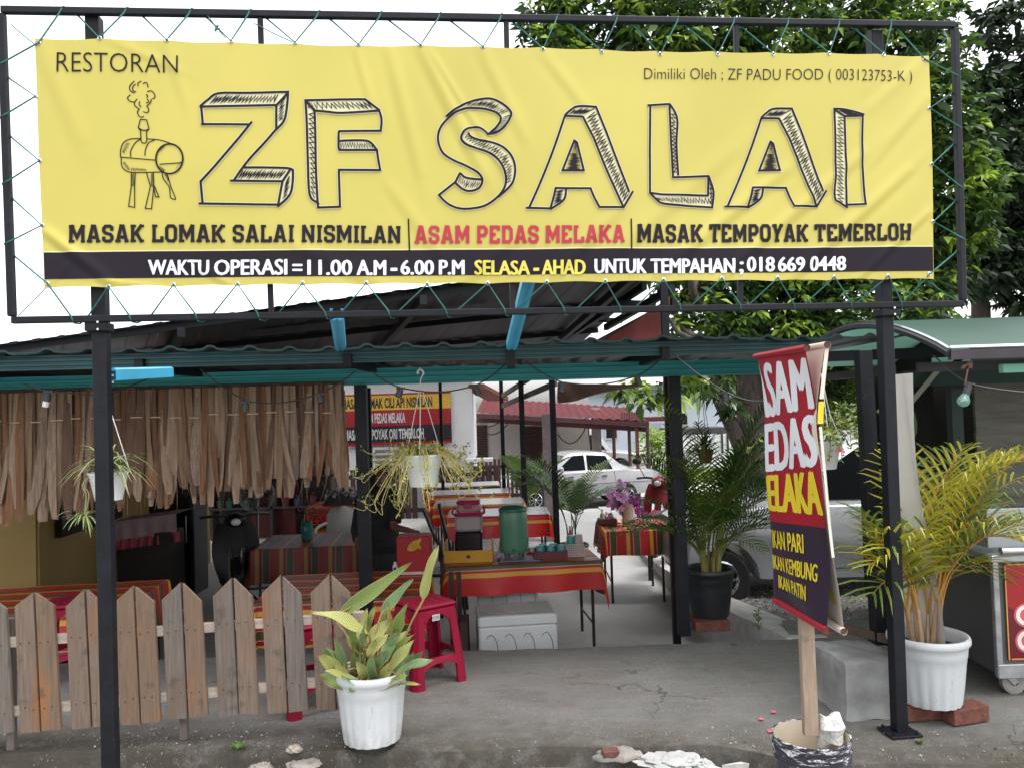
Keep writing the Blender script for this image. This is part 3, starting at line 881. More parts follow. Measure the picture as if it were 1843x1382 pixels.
def edge_y(x): return 3.70 - .06 * x + .02 * math.sin(x * 3.1) + .016 * math.sin(x * 8.3 + 1) - (.16 if x > .9 else 0) * min(1, max(0, (x - .9) / .4))
apr = MB()
AX = [-6 + i * .08 for i in range(151)]
AX = [x for x in AX if x <= 6]
rg = random.Random(2)
rows = 26
def apron_pt(i, j):
    x = AX[i]
    y0 = edge_y(x) - .06
    y1 = LIPY if x < 1.79 else 5.6
    y = lerp(y0, y1, (j / rows) ** 1.6)
    z = 0.006 * math.sin(x * 1.7 + y * 2.1) * min(1, j / 6)
    if j == 0: z = -.03
    if j == rows and x < 1.79: y += .008 * math.sin(x * 17) + .006 * math.sin(x * 41)
    return V(x, y, z)
n = len(AX)
apr.add([apron_pt(i, j) for j in range(rows + 1) for i in range(n)], [(j * n + i, j * n + i + 1, (j + 1) * n + i + 1, (j + 1) * n + i) for j in range(rows) for i in range(n - 1)])
# broken outer edge down to the road and the lip down to the floor
apr.add([V(x, edge_y(x) - .06, -.03) for x in AX] + [V(x, edge_y(x) - .075, -.14) for x in AX], [(i + n, i + n + 1, i + 1, i) for i in range(n - 1)])
lx = [x for x in AX if x < 1.79]
k = len(lx)
apr.add([V(x, LIPY + .008 * math.sin(x * 17) + .006 * math.sin(x * 41), .006 * math.sin(x * 1.7 + LIPY * 2.1)) for x in lx] + [V(x, LIPY, FL - .05) for x in lx], [(i, i + 1, i + k + 1, i + k) for i in range(k - 1)])
struct('pavement', apr, m_apron, True)
mb = MB(); mb.quad(V(-7, LIPY - .3, FL), V(1.8, LIPY - .3, FL), V(1.8, 15.5, FL), V(-7, 15.5, FL))
struct('floor', mb, m_floor)
mb = MB()
mb.grid(lambda s, t: V(lerp(-60, 60, s), lerp(-40, 4.6, t), -.09 + .006 * math.sin(s * 900) * math.sin(t * 300)), 60, 40)
struct('road', mb, m_road)
mb = MB()
ys = [5.0 + .5 * i for i in range(40)] + [25 + 5 * i for i in range(12)] + [100, 200, 600]
def lot_pt(s, y, side):
    if side > 0: x = lerp(1.8, 14, s) if y < 15.3 else lerp(1.8, 14 + (y - 15) * 1.5, s)
    else: x = lerp(-8 - (y - 15) * 1.5, 1.8, s)
    return V(x, y, lot_z(x, y) - .012)
nx = 30
vs = [lot_pt(i / nx, y, 1) for y in ys for i in range(nx + 1)]
mb.add(vs, [(j * (nx + 1) + i, j * (nx + 1) + i + 1, (j + 1) * (nx + 1) + i + 1, (j + 1) * (nx + 1) + i) for j in range(len(ys) - 1) for i in range(nx)])
y2 = [y for y in ys if y >= 15.5]
vs = [lot_pt(i / nx, y, -1) for y in y2 for i in range(nx + 1)]
mb.add(vs, [(j * (nx + 1) + i, j * (nx + 1) + i + 1, (j + 1) * (nx + 1) + i + 1, (j + 1) * (nx + 1) + i) for j in range(len(y2) - 1) for i in range(nx)])
struct('gravel_ground', mb, m_gravel, True)
# loose stones on the gravel near the kerb, and grit on the apron's edge: countless
gr = MB(); rs = random.Random(11)
for i in range(2600):
    x, y = rs.uniform(1.9, 4.2), rs.uniform(5.25, 7.6)
    s = rs.uniform(.006, .017)
    z = lot_z(x, y) - .012
    a = rs.uniform(0, 3)
    ca, sa = math.cos(a) * s, math.sin(a) * s
    gr.add([(x + ca, y + sa, z), (x - sa, y + ca, z), (x - ca, y - sa * .7, z), (x + sa, y - ca, z), (x + rs.uniform(-.3, .3) * s, y, z + s * rs.uniform(.6, 1.1))], [(0, 1, 4), (1, 2, 4), (2, 3, 4), (3, 0, 4)], rs.choice((0, 0, 1, 2)))
struct('gravel', gr, [M('grey_stone', (.2, .19, .18), .9, .3, 30), M('pale_stone', (.4, .38, .36), .9, .2, 30), M('dark_stone', (.08, .075, .07), .9, .3, 30)], kind='stuff')
gt = MB()
cl_ = [(rs.uniform(-2.2, 3.2), rs.uniform(.05, .3)) for _ in range(22)]
for i in range(1150):
    q_ = rs.choice(cl_); x = rs.gauss(q_[0], q_[1])
    y = edge_y(x) + abs(rs.gauss(0, .16)) - .04 if rs.random() < .8 else edge_y(x) - rs.uniform(.06, .3)
    s = rs.choice((.002, .003, .003, .004, .005, .008)) * rs.uniform(.7, 1.2)
    z = 0 if y > edge_y(x) - .02 else (-.03 if y > edge_y(x) - .06 else -.088)
    a = rs.uniform(0, 3); ca, sa = math.cos(a) * s, math.sin(a) * s
    gt.add([(x + ca, y + sa, z), (x - sa, y + ca, z), (x - ca, y - sa, z), (x + sa, y - ca, z), (x, y, z + s * .9)], [(0, 1, 4), (1, 2, 4), (2, 3, 4), (3, 0, 4)], rs.choice((0, 1, 1, 2, 3)))
for i in range(700):                               # moss tufts and dead straw on the edge
    x = rs.uniform(-2, 3.0); y = edge_y(x) + rs.gauss(-.02, .05)
    h = rs.uniform(.008, .03); a = rs.uniform(0, 6.3)
    d = V(math.cos(a), math.sin(a), 0) * rs.uniform(.004, .03)
    sd_ = V(-math.sin(a), math.cos(a), 0) * .0016
    p = V(x, y, -.01 if y > edge_y(x) - .05 else -.09)
    gt.add([p - sd_, p + sd_, p + d + V(0, 0, h)], [(0, 1, 2)], rs.choice((3, 3, 4)))
struct('grit', gt, [M('grit_grey', (.2, .19, .17), .95), M('grit_pale', (.30, .28, .25), .95), M('grit_dark', (.05, .045, .04), .95), M('dead_straw', (.2, .16, .09), .95), M('moss', (.05, .075, .02), .95)], kind='stuff')
# kerb strip between floor and lot
mb = MB()
for i in range(9):
    y0, y1 = 5.16 + i * 1.16, 5.16 + (i + 1) * 1.16 - .012
    xa = 1.86 - .11 * (y0 - 5.16) if i < 2 else 1.75
    xb = 1.86 - .11 * (y1 - 5.16) if i < 2 else 1.75
    za, zb = max(lot_z(2, y0) + .012, FL + .02), max(lot_z(2, y1) + .012, FL + .02)
    w = .13
    vs = [V(xa - w, y0, za), V(xa + w, y0, za), V(xb + w, y1, zb), V(xb - w, y1, zb)]
    mb.add(vs + [p - V(0, 0, .55) for p in vs], [(0, 1, 2, 3), (4, 5, 1, 0), (5, 6, 2, 1), (6, 7, 3, 2), (7, 4, 0, 3)])
struct('kerb', mb, m_kerb)
# lawn far right and the concrete drive behind the sedan
m_lawn = M('lawn_earth', (.1, .15, .03), .95, .3, 6, .5, 60)
mb = MB(); mb.grid(lambda s, t: V(lerp(5.2, 22, s), lerp(25.5, 33, t), -.94 + .0), 20, 10)
struct('lawn', mb, m_lawn)
mb = MB(); mb.grid(lambda s, t: V(lerp(2.0, 20, s), lerp(21.5, 24.4, t), -.945), 10, 4)
struct('path', mb, M('pale_drive', (.5, .49, .46), .9, .15, 3))
gs = MB()
for i in range(5200):
    x, y = rs.uniform(5.2, 16), rs.uniform(24.6, 32)
    h = rs.uniform(.05, .16); a = rs.uniform(0, 6.3); d = V(math.cos(a), math.sin(a), 0)
    p = V(x, y, -.94)
    gs.add([p - V(.02, 0, 0), p + V(.02, 0, 0), p + d * .05 + V(0, 0, h)], [(0, 1, 2)], rs.choice((0, 0, 1)))
struct('grass', gs, [M('grass_blade', (.13, .22, .03), .8, .3, 5), M('grass_blade_dry', (.22, .25, .06), .8, .3, 5)], kind='stuff')

# ------------------------------------------------------------------ the low corrugated canopy with its posts
CD = V(1, .11, 0).normalized()                    # its front runs along the sign
def CF(x, z, dy=0.0): return V(x, 5.215 + .11 * x + dy, z)
canopy = thing('canopy', 'low corrugated canopy with teal steel beams on black posts over the entrance', 'canopy', (0, 5.2, 0))
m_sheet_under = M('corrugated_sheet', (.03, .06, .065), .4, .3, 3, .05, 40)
def rib(x):
    p = (x / .205) % 1.0
    if p < .14: return .02 * (p / .14)
    if p < .27: return .02
    if p < .41: return .02 * (1 - (p - .27) / .14)
    return .002 * math.sin((p - .41) / .59 * math.pi * 3)
mb = MB()
xs = []
x = -5.0
while x < 2.32:
    xs.append(x); x += .0171
ysb = [-.86, -.855, 0, 2.3]
def sheet_pt(x, j):
    lap = .004 * (int((x + 5) / .82) % 2)
    warp = .008 * math.sin(x * 2.3) + .004 * math.sin(x * 7.1)
    return CF(x, 1.908 + rib(x) + lap + (warp if j < 2 else 0) - .012 * j, ysb[j] + .012 * math.sin(int((x + 5) / .82) * 2.3))
n = len(xs)
for j in range(3):
    mb.add([sheet_pt(x, j) for x in xs] + [sheet_pt(x, j + 1) for x in xs], [(i, i + 1, n + i + 1, n + i) for i in range(n - 1)])
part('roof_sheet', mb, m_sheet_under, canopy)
def c_beam(x0, x1, z, dy, w, h, m):
    mb = MB()
    A, B = CF(x0, z, dy), CF(x1, z, dy)
    fz = [(0, -h / 2), (0, -h * .40), (.010, -h * .36), (.010, -h * .26), (0, -h * .22), (0, -h * .08), (.010, -h * .04), (.010, h * .06), (0, h * .10), (0, h * .24), (.010, h * .28), (.010, h * .36), (0, h * .40), (0, h / 2), (w, h / 2), (w, -h / 2)]
    nn = V(-CD.y, CD.x, 0)
    mb.prism([A + nn * a + V(0, 0, b) for a, b in fz], B - A)
    return mb
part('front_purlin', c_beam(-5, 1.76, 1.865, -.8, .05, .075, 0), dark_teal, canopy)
part('beam', c_beam(-5, 1.72, 1.785, 0, .06, .105, 0), teal_steel, canopy)
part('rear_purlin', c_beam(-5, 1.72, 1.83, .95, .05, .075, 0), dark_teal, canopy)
for px in (-60, 312, 645, 920, 1192):
    x = P(px, 660, 4.6).x
    mb = MB(); mb.bar(CF(x, 1.86 - .02, -.83), CF(x * 1.02, 1.85, 2.2), .045, .065)
    for zz in (-.031, .031): mb.bar(CF(x, 1.84 + zz, -.836), CF(x, 1.84 + zz, -.83), .05, .006)
    part('rafter', mb, [black_steel], canopy)
for (px, yb) in ((655, 0), (1221, 0)):
    x = P(px, 700, 5.2).x
    x0 = (1.10 if px > 900 else -.975)
    y0 = 5.215 + .11 * x0
    mb = MB(); mb.bar(V(x0, y0, FL if px < 900 else 0), V(x0 - .005, y0, 1.73), .075, .075, bev=.003)
    part('post', mb, black_steel, canopy)
# the post at the plinth with its white sheet
px0 = 1.775
mb = MB(); mb.bar(V(px0 + .115, 4.19, .265), V(px0 + .095, 4.19, 1.80), .07, .07, bev=.003)
part('post', mb, black_steel, canopy)
mb = MB(); mb.box((px0 + .13, 4.19, .268), (.11, .11, .008)); mb.box((px0 + .13, 4.13, .28), (.03, .02, .03))
part('base_plate', mb, black_steel, canopy)
mb = MB(); mb.bar(CF(1.5, 1.80, -.62), V(2.55, 4.62, 1.80), .06, .06)
part('header', mb, black_steel, canopy)
pl = MB()
def plpt(s, t):
    return V(0, 0, 0)
c0 = V(1.745, 4.03, 0)
pr_ = random.Random(3)
for f in range(1):
    def pface(o_, a, b, n_=14):
        pl.grid(lambda s, t: o_ + a * s + b * t, n_, n_, uv=False)
    o0 = V(1.575, 3.875, -.005); ex, ey, ez = V(.31, .02, 0), V(-.03, .39, 0), V(0, 0, .272)
    pface(o0, ex, ez); pface(o0 + ex, ey, ez); pface(o0 + ex + ey, -ex, ez); pface(o0 + ey, -ey, ez); pface(o0 + ez, ex, ey)
cm = V(1.715, 4.07, .13)
def rough_(p):
    p = Vector(p); d = p - cm
    k = max(abs(d.x) / .155, abs(d.y) / .195) ; top = max(0, (p.z - .2) / .07)
    p = p - V(d.x, d.y, 0) * (.05 * top ** 2 + .03 * math.sin(p.x * 31 + p.z * 23) * .5 + .02 * math.sin(p.y * 37 + p.z * 41)) + V(0, 0, -.012 * max(0, k - .85) * top * 6 + .004 * math.sin(p.x * 40 + p.y * 33))
    if p.z < .04: p += V(d.x, d.y, 0) * .10 * (1 - p.z / .04)
    return tuple(p)
pl.v = [rough_(p) for p in pl.v]
o = solo('plinth', pl, M('cement_render', (.24, .24, .235), .92, .3, 5, .8, 16, detail=8), 'rough grey cement block beside the right sign post', 'plinth', smooth=True)
mb = MB()
def tarp_pt(s, t):
    z = lerp(.27, 1.66, t)
    a, b = V(px0 + .19, 4.10, z), V(2.0, 3.80, z)
    p = a.lerp(b, s)
    w = .05 - .025 * t
    return p + V((.012 * math.sin(s * 9 + t * 3) + .01 * math.sin(t * 7)), .015 * math.sin(s * 11 + t * 5), 0) + V(.02 * (1 - t) - .07 * t, 0, 0)
mb.grid(tarp_pt, 14, 18)
solo('plastic_sheet', mb, M('dirty_white_plastic', (.70, .67, .61), .5, .12, 2.2, .1, 20, detail=6), 'dirty white plastic sheet hanging between two black posts on the right', 'sheet', smooth='all')
mb = MB(); mb.bar(V(1.9, 4.12, .3), V(2.03, 3.74, .3), .02, .045); mb.bar(V(1.66, 4.45, .31), V(1.9, 4.12, .3), .02, .045)
solo('wooden_batten', mb, M('dark_batten', (.07, .045, .03), .8, .3, 12), 'dark wooden batten along the foot of the white plastic sheet', 'batten')

# ------------------------------------------------------------------ the high lean-to roof over the tables
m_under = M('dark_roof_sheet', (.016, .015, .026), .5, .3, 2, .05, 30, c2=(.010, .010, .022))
lean = thing('lean_to_roof', 'large dark sloping metal roof on thin posts over the dining tables', 'roof', (-1.5, 9, FL))
LA, LB = P(-330, 664, 6.7), P(1228, 455, 6.7)
LC, LD = P(1035, 628, 12.6), P(-260, 712, 12.6)
def lean_pt(s, t):
    return LA.lerp(LB, s).lerp(LD.lerp(LC, s), t)
mb = MB()
ns = 300
def lean_r(s, t):
    p = lean_pt(s, t)
    q = (s * 36) % 1
    return p + V(0, 0, .007 if q < .3 else 0)
mb.grid(lean_r, ns, 6, uv=False)
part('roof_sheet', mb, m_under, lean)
for t in (.02, .34, .66, .98):
    mb = MB(); mb.bar(lean_pt(0.0, t) - V(0, 0, .035), lean_pt(1, t) - V(0, 0, .035), .05, .06)
    part('purlin', mb, black_steel, lean)
for s in (.42, .70, .95):
    mb = MB(); mb.bar(lean_pt(s, 0) - V(0, 0, .105), lean_pt(s, 1) - V(0, 0, .105), .06, .08)
    part('rafter', mb, black_steel, lean)
mb = MB(); mb.bar(P(455, 600, 8.0), P(880, 561, 8.0), .05, .06)
part('batten', mb, M('grey_timber', (.12, .11, .1), .8, .3, 6), lean)
# the bare steel bay beyond its right edge
for (a, b) in ((P(1160, 515, 7.5), P(1000, 622, 12)), (P(1215, 545, 7.2), P(1060, 625, 12)), (P(1210, 520, 7), P(1090, 590, 9.5))):
    mb = MB(); mb.bar(a, b, .05, .07)
    part('rafter', mb, black_steel, lean)
for (a, b) in ((P(1100, 545, 8), P(1180, 548, 8)), (P(1060, 575, 10), P(1120, 578, 10))):
    mb = MB(); mb.bar(a, b, .05, .06)
    part('purlin', mb, black_steel, lean)
def lpost(px, yb, d, w, m=black_steel, ztop=None, zb=FL, name='post'):
    b = G(px, yb, zb) if yb else P(px, 900, d)
    b.z = zb
    b.y = d
    mb = MB(); mb.bar(b, V(b.x, b.y, ztop), w, w)
    part(name, mb, m, lean)
lpost(1000, None, 9.4, .07, ztop=2.30)
lpost(944, None, 11.2, .075, ztop=2.30)
lpost(908, None, 13.2, .065, ztop=2.05)
lpost(668, None, 12.6, .07, ztop=1.95)
lpost(798, None, 12.8, .05, ztop=2.05)
lpost(987, None, 11.9, .12, M('grey_timber_post', (.2, .17, .16), .85, .25, 6), ztop=1.45, name='timber_post')
lpost(1209, None, 6.6, .06, ztop=2.75, zb=FL)
for (a, b) in ((P(905, 712, 13), P(1000, 650, 9.6)), (P(905, 730, 13), P(1000, 690, 9.6))):
    mb = MB(); mb.bar(a, b, .04, .07)
    part('brace', mb, M('old_timber', (.16, .14, .12), .85, .3, 8), lean)
# red tarp and the rolled brown canvas
mb = MB()
def rt(s, t):
    a, b, c, d = P(1075, 622, 7.6), P(1202, 622, 6.75), P(1204, 536, 6.75), P(1166, 562, 7.1)
    p = a.lerp(b, s).lerp(d.lerp(c, s), t)
    return p + V(0, .03 * math.sin(s * 9 + t * 4) + .05 * math.sin(t * 5), -.02 * math.sin(s * math.pi) * (1 - t))
mb.grid(rt, 18, 14)
solo('red_tarpaulin', mb, M('faded_red_canvas', (.22, .05, .045), .8, .25, 5, .2, 40), 'faded red tarpaulin stretched above the canopy between steel bars', 'tarpaulin', smooth='all')
mb = MB()
def bt(s, t):
    a, b, c, d = P(1003, 725, 8.6), P(1070, 708, 8.9), P(1172, 693, 8.2), P(1003, 690, 8.4)
    p = a.lerp(b, s).lerp(d.lerp(c, s), t)
    return p + V(0, .04 * math.sin(s * 14 + t * 6), -.03 * math.sin(s * 3.14) * (1 - t))
mb.grid(bt, 20, 8)
solo('brown_canvas', mb, M('brown_canvas', (.14, .085, .06), .85, .25, 6, .2, 30), 'brown canvas drooping under the teal beam by the thin posts', 'canvas', smooth='all')

# ------------------------------------------------------------------ palm leaf valance
nip = [M('dry_palm_leaf', (.20, .12, .070), .8, .35, 5, .3, 50, stretch=(14, 14, .6)), M('dry_palm_leaf_pale', (.25, .17, .115), .8, .3, 5, .3, 50, stretch=(14, 14, .6)),
       M('dry_palm_leaf_brown', (.11, .058, .034), .8, .35, 5, .3, 50, stretch=(14, 14, .6)), M('dry_palm_leaf_grey', (.235, .165, .115), .8, .4, 5, .3, 50, stretch=(20, 20, .5)), M('dry_palm_leaf_rust', (.17, .078, .036), .8, .4, 5, .3, 50, stretch=(20, 20, .5))]
va = MB(); rv = random.Random(31)
def hang(px): return CF(P(px, 720, 5.0).x, 1.705, -.06)
xa, xb = CF(-4.3, 1.7).x, P(622, 720, 5.1).x
x = xa
i = 0
while x < xb:
    for layer in range(2):
        xx = x + rv.uniform(-.02, .02)
        if xx > xb - .02: xx = xb - .03
        top = CF(xx, 1.738 + .0 * layer, -.05 - .012 * layer + rv.uniform(-.006, .006))
        L_ = rv.uniform(.60, .75) + (.05 if xx < -2.6 else 0) - (.03 if xx > -1.6 else 0)
        if rv.random() < .08: L_ *= .7
        w = rv.uniform(.02, .042)
        lean_ = rv.gauss(0, .035)
        tw = rv.uniform(-.75, .75)
        wide = rv.uniform(.5, .95); sl_ = rv.uniform(0, .5); rag = rv.uniform(.35, 1.0); sag = rv.uniform(.2, 1)
        pts, ws, sd_ = [], [], []
        for q in range(9):
            t = q / 8
            pts.append(top + V(lean_ * t * t, -.015 * math.sin(t * 3 + i) - .05 * t * sag, -L_ * t))
            ws.append(w * (.55 + .5 * math.exp(-((t - wide) / .33) ** 2) - .22 * sl_ * t) * (1 if t < .99 else rag))
            a = tw * t
            sd_.append(V(math.cos(a), math.sin(a), 0))
        mm = rv.choice((0, 0, 1, 1, 2, 3, 4)) if xx > -2.9 else rv.choice((0, 1, 1, 3, 2, 4))
        # folded leaf: two strips meeting in a ridge
        k0 = len(va.v)
        vs = []
        for p, ww, s_ in zip(pts, ws, sd_):
            vs += [p - s_ * ww, p + V(0, -ww * .35, 0), p + s_ * ww]
        va.add(vs, [f for q in range(8) for f in ((3 * q, 3 * q + 1, 3 * q + 4, 3 * q + 3), (3 * q + 1, 3 * q + 2, 3 * q + 5, 3 * q + 4))], mm)
    x += rv.uniform(.027, .044)
    i += 1
va.grid(lambda s, t: CF(lerp(xa, xb, s), lerp(1.60, 1.755, t), -.035 - .006 * math.sin(s * 160)), 260, 3, 2)
for i in range(420):                               # split fibres along the edges
    p = CF(rv.uniform(xa, xb), rv.uniform(1.15, 1.5), -.075 - rv.uniform(0, .02)); l = rv.uniform(.06, .26); q = rv.gauss(0, .03)
    va.ribbon([p, p + V(q * .4, -.004, -l * .5), p + V(q, -.01, -l)], [.0012, .0011, .0003], V(1, 0, 0), rv.randrange(5))
valance = solo('leaf_valance', va, nip, 'brown dry palm leaf valance hanging under the teal beam on the left', 'valance', smooth='all')
st = MB(); x = xa
while x < xb - .1:
    p = CF(x, 1.565 + rv.uniform(-.012, .012), -.115)
    st.tube([p, p + CD * rv.uniform(.05, .07)], .0035, 5)
    x += .115
part('stitch', st, M('split_cane', (.5, .4, .26), .7), valance)

# ------------------------------------------------------------------ walls round the back of the dining floor
m_ywall = M('yellow_wall_paint', (.23, .155, .045), .75, .1, 1.2, .05, 30)
m_white_wall = M('white_wall_paint', (.66, .66, .66), .8, .06, 1.5, .05, 30)
m_dark = M('dark_board', (.03, .024, .022), .8, .4, 2)
yh = thing('kitchen_building', 'yellow walled kitchen building behind the leaf valance', 'building', (-4.5, 8, FL))
A0, A1 = V(-3.93, 6.6, FL), V(-4.30, 10.5, FL)
mb = MB()
mb.bar(A0 + V(-.06, 0, 1.1), A1 + V(-.06, 0, 1.1), .12, 2.2)
mb.box((-5.2, 6.54, FL + 1.1), (2.6, .12, 2.2))
part('wall', mb, m_ywall, yh)
mb = MB(); mb.box((-4.02, 6.47, FL + 1.1), (.2, .012, 2.2)); part('corner_strip', mb, m_ywall, yh)
mb = MB(); mb.box((-4.33, 10.75, FL + 1.2), (.16, .5, 2.4)); part('pillar', mb, m_ywall, yh)
mb = MB(); mb.box((-4.15, 13.4, FL + 1.2), (2.6, .12, 2.4)); part('rear_wall', mb, m_dark, yh)
mb = MB(); mb.box((-4.02, 13.2, FL + .45), (.72, .1, .9)); part('red_dado', mb, M('dark_red_board', (.10, .012, .012), .7, .2, 3), yh)
mb = MB()
for k in range(3): mb.box((-4.0, 13.1, FL + .5 + k * .5), (2.0, .3, .03))
for k in (-4.98, -4.0, -3.02): mb.box((k, 13.1, FL + .8), (.04, .3, 1.6))
part('shelf', mb, M('dark_shelf', (.045, .035, .03), .7), yh)
rk = random.Random(8)
pm_ = [M('dull_steel', (.2, .2, .2), .4, metal=.6), M('dull_green', (.03, .07, .05), .6), M('dull_blue', (.03, .04, .12), .6), M('dull_red', (.13, .02, .02), .6)]
for k in range(3):
    for q in range(9):
        h = rk.uniform(.12, .3)
        mb = MB()
        mb.lathe([(.0, 0), (.06, 0), (.065, h * .7), (.03, h * .8), (.03, h), (0, h)], (-4.9 + q * .225 + rk.uniform(-.04, .04), 13.05, FL + .517 + k * .5), 10)
        tag(solo('stored_pot', mb, pm_[rk.randrange(4)], 'pot or jar on the dark kitchen shelves behind the pedestal fan', 'pot', 'pots and jars on the dark kitchen shelves', True), None, None)
bd = MB()
u = (A1 - A0).normalized(); nv = V(u.y, -u.x, 0)
p0 = A0 + u * .12
bd.prism([p0 + nv * .012 + V(0, 0, z) + u * s for s, z in ((0.05, 1.02), (1.35, 1.02), (1.35, 1.72), (0.05, 1.72))], nv * .05)
solo('wall_screen', bd, M('black_screen', (.006, .006, .007), .25), 'black flat screen on the yellow side wall below the leaf valance', 'screen')

wb = thing('white_building', 'white walled building carrying a striped banner at the end of the tables', 'building', (-2, 15.2, FL))
mb = MB(); mb.box((-2.05, 15.2, FL + 1.6), (2.56, .25, 3.2)); mb.box((-.9, 15.9, FL + 1.6), (.25, 1.3, 3.2)); part('wall', mb, m_white_wall, wb)
mb = MB(); mb.prism([V(-3.4, 14.6, 2.46), V(-3.4, 16.5, 3.1), V(-3.4, 16.5, 3.02), V(-3.4, 14.6, 2.38)], V(3.1, 0, 0)); part('roof', mb, M('red_brown_roof', (.2, .06, .04), .7, .2, 4), wb)
mb = MB(); mb.box((-1.85, 14.55, 2.38), (3.1, .03, .16)); mb.bar(V(-.74, 15.0, 2.0), V(-.28, 15.6, 1.74), .5, .07); part('fascia', mb, M('red_brown_fascia', (.22, .07, .05), .7, .2, 4), wb)
f = MB(); f.box((-2.4, 15.05, .42), (.56, .05, .95)); wf = part('window', f, m_white_wall, wb)
mb = MB()
for k in range(9): mb.box((-2.4, 15.015, .02 + k * .1), (.48, .02, .07), rot=Matrix.Rotation(.5, 3, 'X'))
part('louvre', mb, M('grey_louvre', (.25, .25, .25), .5), wf)
mb = MB(); mb.box((-.66, 15.0, .60), (.5, .3, .06)); part('sill', mb, m_white_wall, wb)
sw_ = thing('low_fence', 'dark brown low slat fence with white gaps along the foot of the white wall', 'fence', (-1.9, 14.9, FL))
mb = MB()
for k in range(24):
    if k % 7 != 5: mb.box((-3.3 + k * .128, 14.88, FL + .47), (.092, .025, .94))
part('slats', mb, M('dark_brown_slat', (.045, .02, .017), .75, .25, 6), sw_)
mb = MB()
for z in (.15, .8): mb.box((-1.85, 14.91, FL + z), (3.0, .03, .08))
part('rail', mb, M('dark_brown_rail', (.035, .018, .015), .75, .25, 6), sw_)
# striped banner on it
bb = MB()
def b2(s, t): return V(lerp(-3.3, -1.17, s), 14.98 - .0 - .012 * math.sin(s * 14 + t * 3), lerp(.94, 1.905, t))
for t0, t1, m_ in ((0, .05, 2), (.05, .37, 1), (.37, .68, 2), (.68, .965, 0), (.965, 1, 2)):
    bb.grid(lambda s, t: b2(s, lerp(t0, t1, t)), 40, 3, m_)
def b2t(x0, x1, t0, t1): return lambda s, t: b2(lerp(x0, x1, s), lerp(t0, t1, t)) - V(0, .004, 0)
text_on(bb, 'MASAK LOMAK CILI API NISMILAN', b2t(.03, .835, .715, .92), 1, .03, cuts=(30, 2))
text_on(bb, 'ASAM PEDAS MELAKA', b2t(.20, .59, .425, .625), 3, .03, cuts=(16, 2))
text_on(bb, 'MASAK TEMPOYAK ORI TEMERLOH', b2t(.05, .75, .105, .31), 3, .03, cuts=(26, 2))
solo('striped_banner', bb, [vinyl('amber_print', (.55, .34, .03)), vinyl('black_print', (.02, .016, .02)), vinyl('deep_red_print', (.28, .012, .02)), vinyl('grey_white_print', (.5, .5, .5))],
     'yellow red and black striped banner on the white wall', 'banner', smooth='all')
# ------------------------------------------------------------------ houses behind
GZ = -.95
m_cream = M('cream_wall_paint', (.40, .36, .33), .85, .08, 1.0)
m_brown = M('dark_brown_shutter', (.055, .028, .022), .7, .2, 4)
m_redroof = M('red_metal_roof', (.085, .012, .015), .9, .25, 3, .1, 30, spec=.2)
ho = thing('cream_house', 'cream single storey house with brown shutters under a red awning', 'house', (-.2, 25, GZ))
xL, xR = P(835, 800, 25).x, P(1062, 800, 25).x
mb = MB(); mb.box(((xL + xR) / 2, 25.1, GZ + 1.35), (xR - xL, .2, 2.7)); mb.box((xR - .1, 27, GZ + 1.35), (.2, 3.8, 2.7)); part('wall', mb, m_cream, ho)
for (a, b, t, bo) in ((847, 878, 765, 826), (942, 1003, 766, 826)):
    p, q = P(a, t, 24.96), P(b, bo, 24.96)
    w = MB(); w.box(((p.x + q.x) / 2, 24.97, (p.z + q.z) / 2), (q.x - p.x, .06, p.z - q.z)); wo = part('window', w, m_brown, ho)
    sl = MB()
    nS = 14
    for k in range(nS): sl.box(((p.x + q.x) / 2, 24.93, q.z + (k + .5) * (p.z - q.z) / nS), (q.x - p.x - .1, .04, .05), rot=Matrix.Rotation(.6, 3, 'X'))
    part('shutter', sl, m_brown, wo)
mb = MB()
for k in range(2):
    p = P(854 + k * 14, 758, 24.95); mb.box(p, (.2, .06, .06))
for k in range(8):
    p = P(946 + k * 8, 760, 24.95)
    mb.tube([p + V(.055 * math.cos(a * .8), 0, .055 * math.sin(a * .8)) for a in range(9)], .014, 4)
part('vent', mb, m_brown, ho)
mb = MB(); mb.box((P(1074, 800, 23).x, 23, GZ + 1.2), (.26, .26, 2.5)); part('column', mb, M('grey_column', (.33, .30, .28), .85), ho)
mb = MB()
ra, rb_, rc, rd = P(858, 742, 21.5), P(1168, 757, 19.5), P(1128, 733, 24.5), P(870, 716, 25)
def rr(s, t):
    p = ra.lerp(rb_, s).lerp(rd.lerp(rc, s), t)
    return p + V(0, 0, .016 * math.sin(s * 130))
mb.grid(rr, 220, 4, uv=False)
part('roof', mb, m_redroof, ho)
mb = MB(); mb.bar(ra + V(0, .02, -.09), rb_ + V(0, .02, -.09), .04, .12); mb.bar(ra + V(0, .3, -.2), rb_ + V(0, .3, -.22), .06, .12); part('fascia', mb, M('dark_red_fascia', (.07, .018, .018), .7), ho)
for (px, d) in ((1147, 19.8), (1105, 21)):
    b = P(px, 800, d); mb = MB(); mb.tube([V(b.x, d, GZ), V(b.x, d, 1.15)], .045, 8); part('awning_post', mb, M('rust_red_post', (.15, .05, .04), .7), ho)
mb = MB()
for k in range(12):
    p = P(1118 + k * 3, 742, 20); mb.bar(p, P(1118 + k * 3, 764, 20), .02, .02)
part('trellis', mb, m_brown, ho)
rb2 = thing('red_porch', 'small flat dark red porch roof beyond the sedan on a thin post', 'porch', (P(1165, 800, 24).x, 24, GZ))
mb = MB(); a, b = P(1090, 757, 23), P(1195, 757, 23.5); mb.box(((a.x + b.x) / 2, 24, a.z), (b.x - a.x, 1.5, .13)); part('roof', mb, M('dark_red_porch', (.11, .025, .025), .7), rb2)
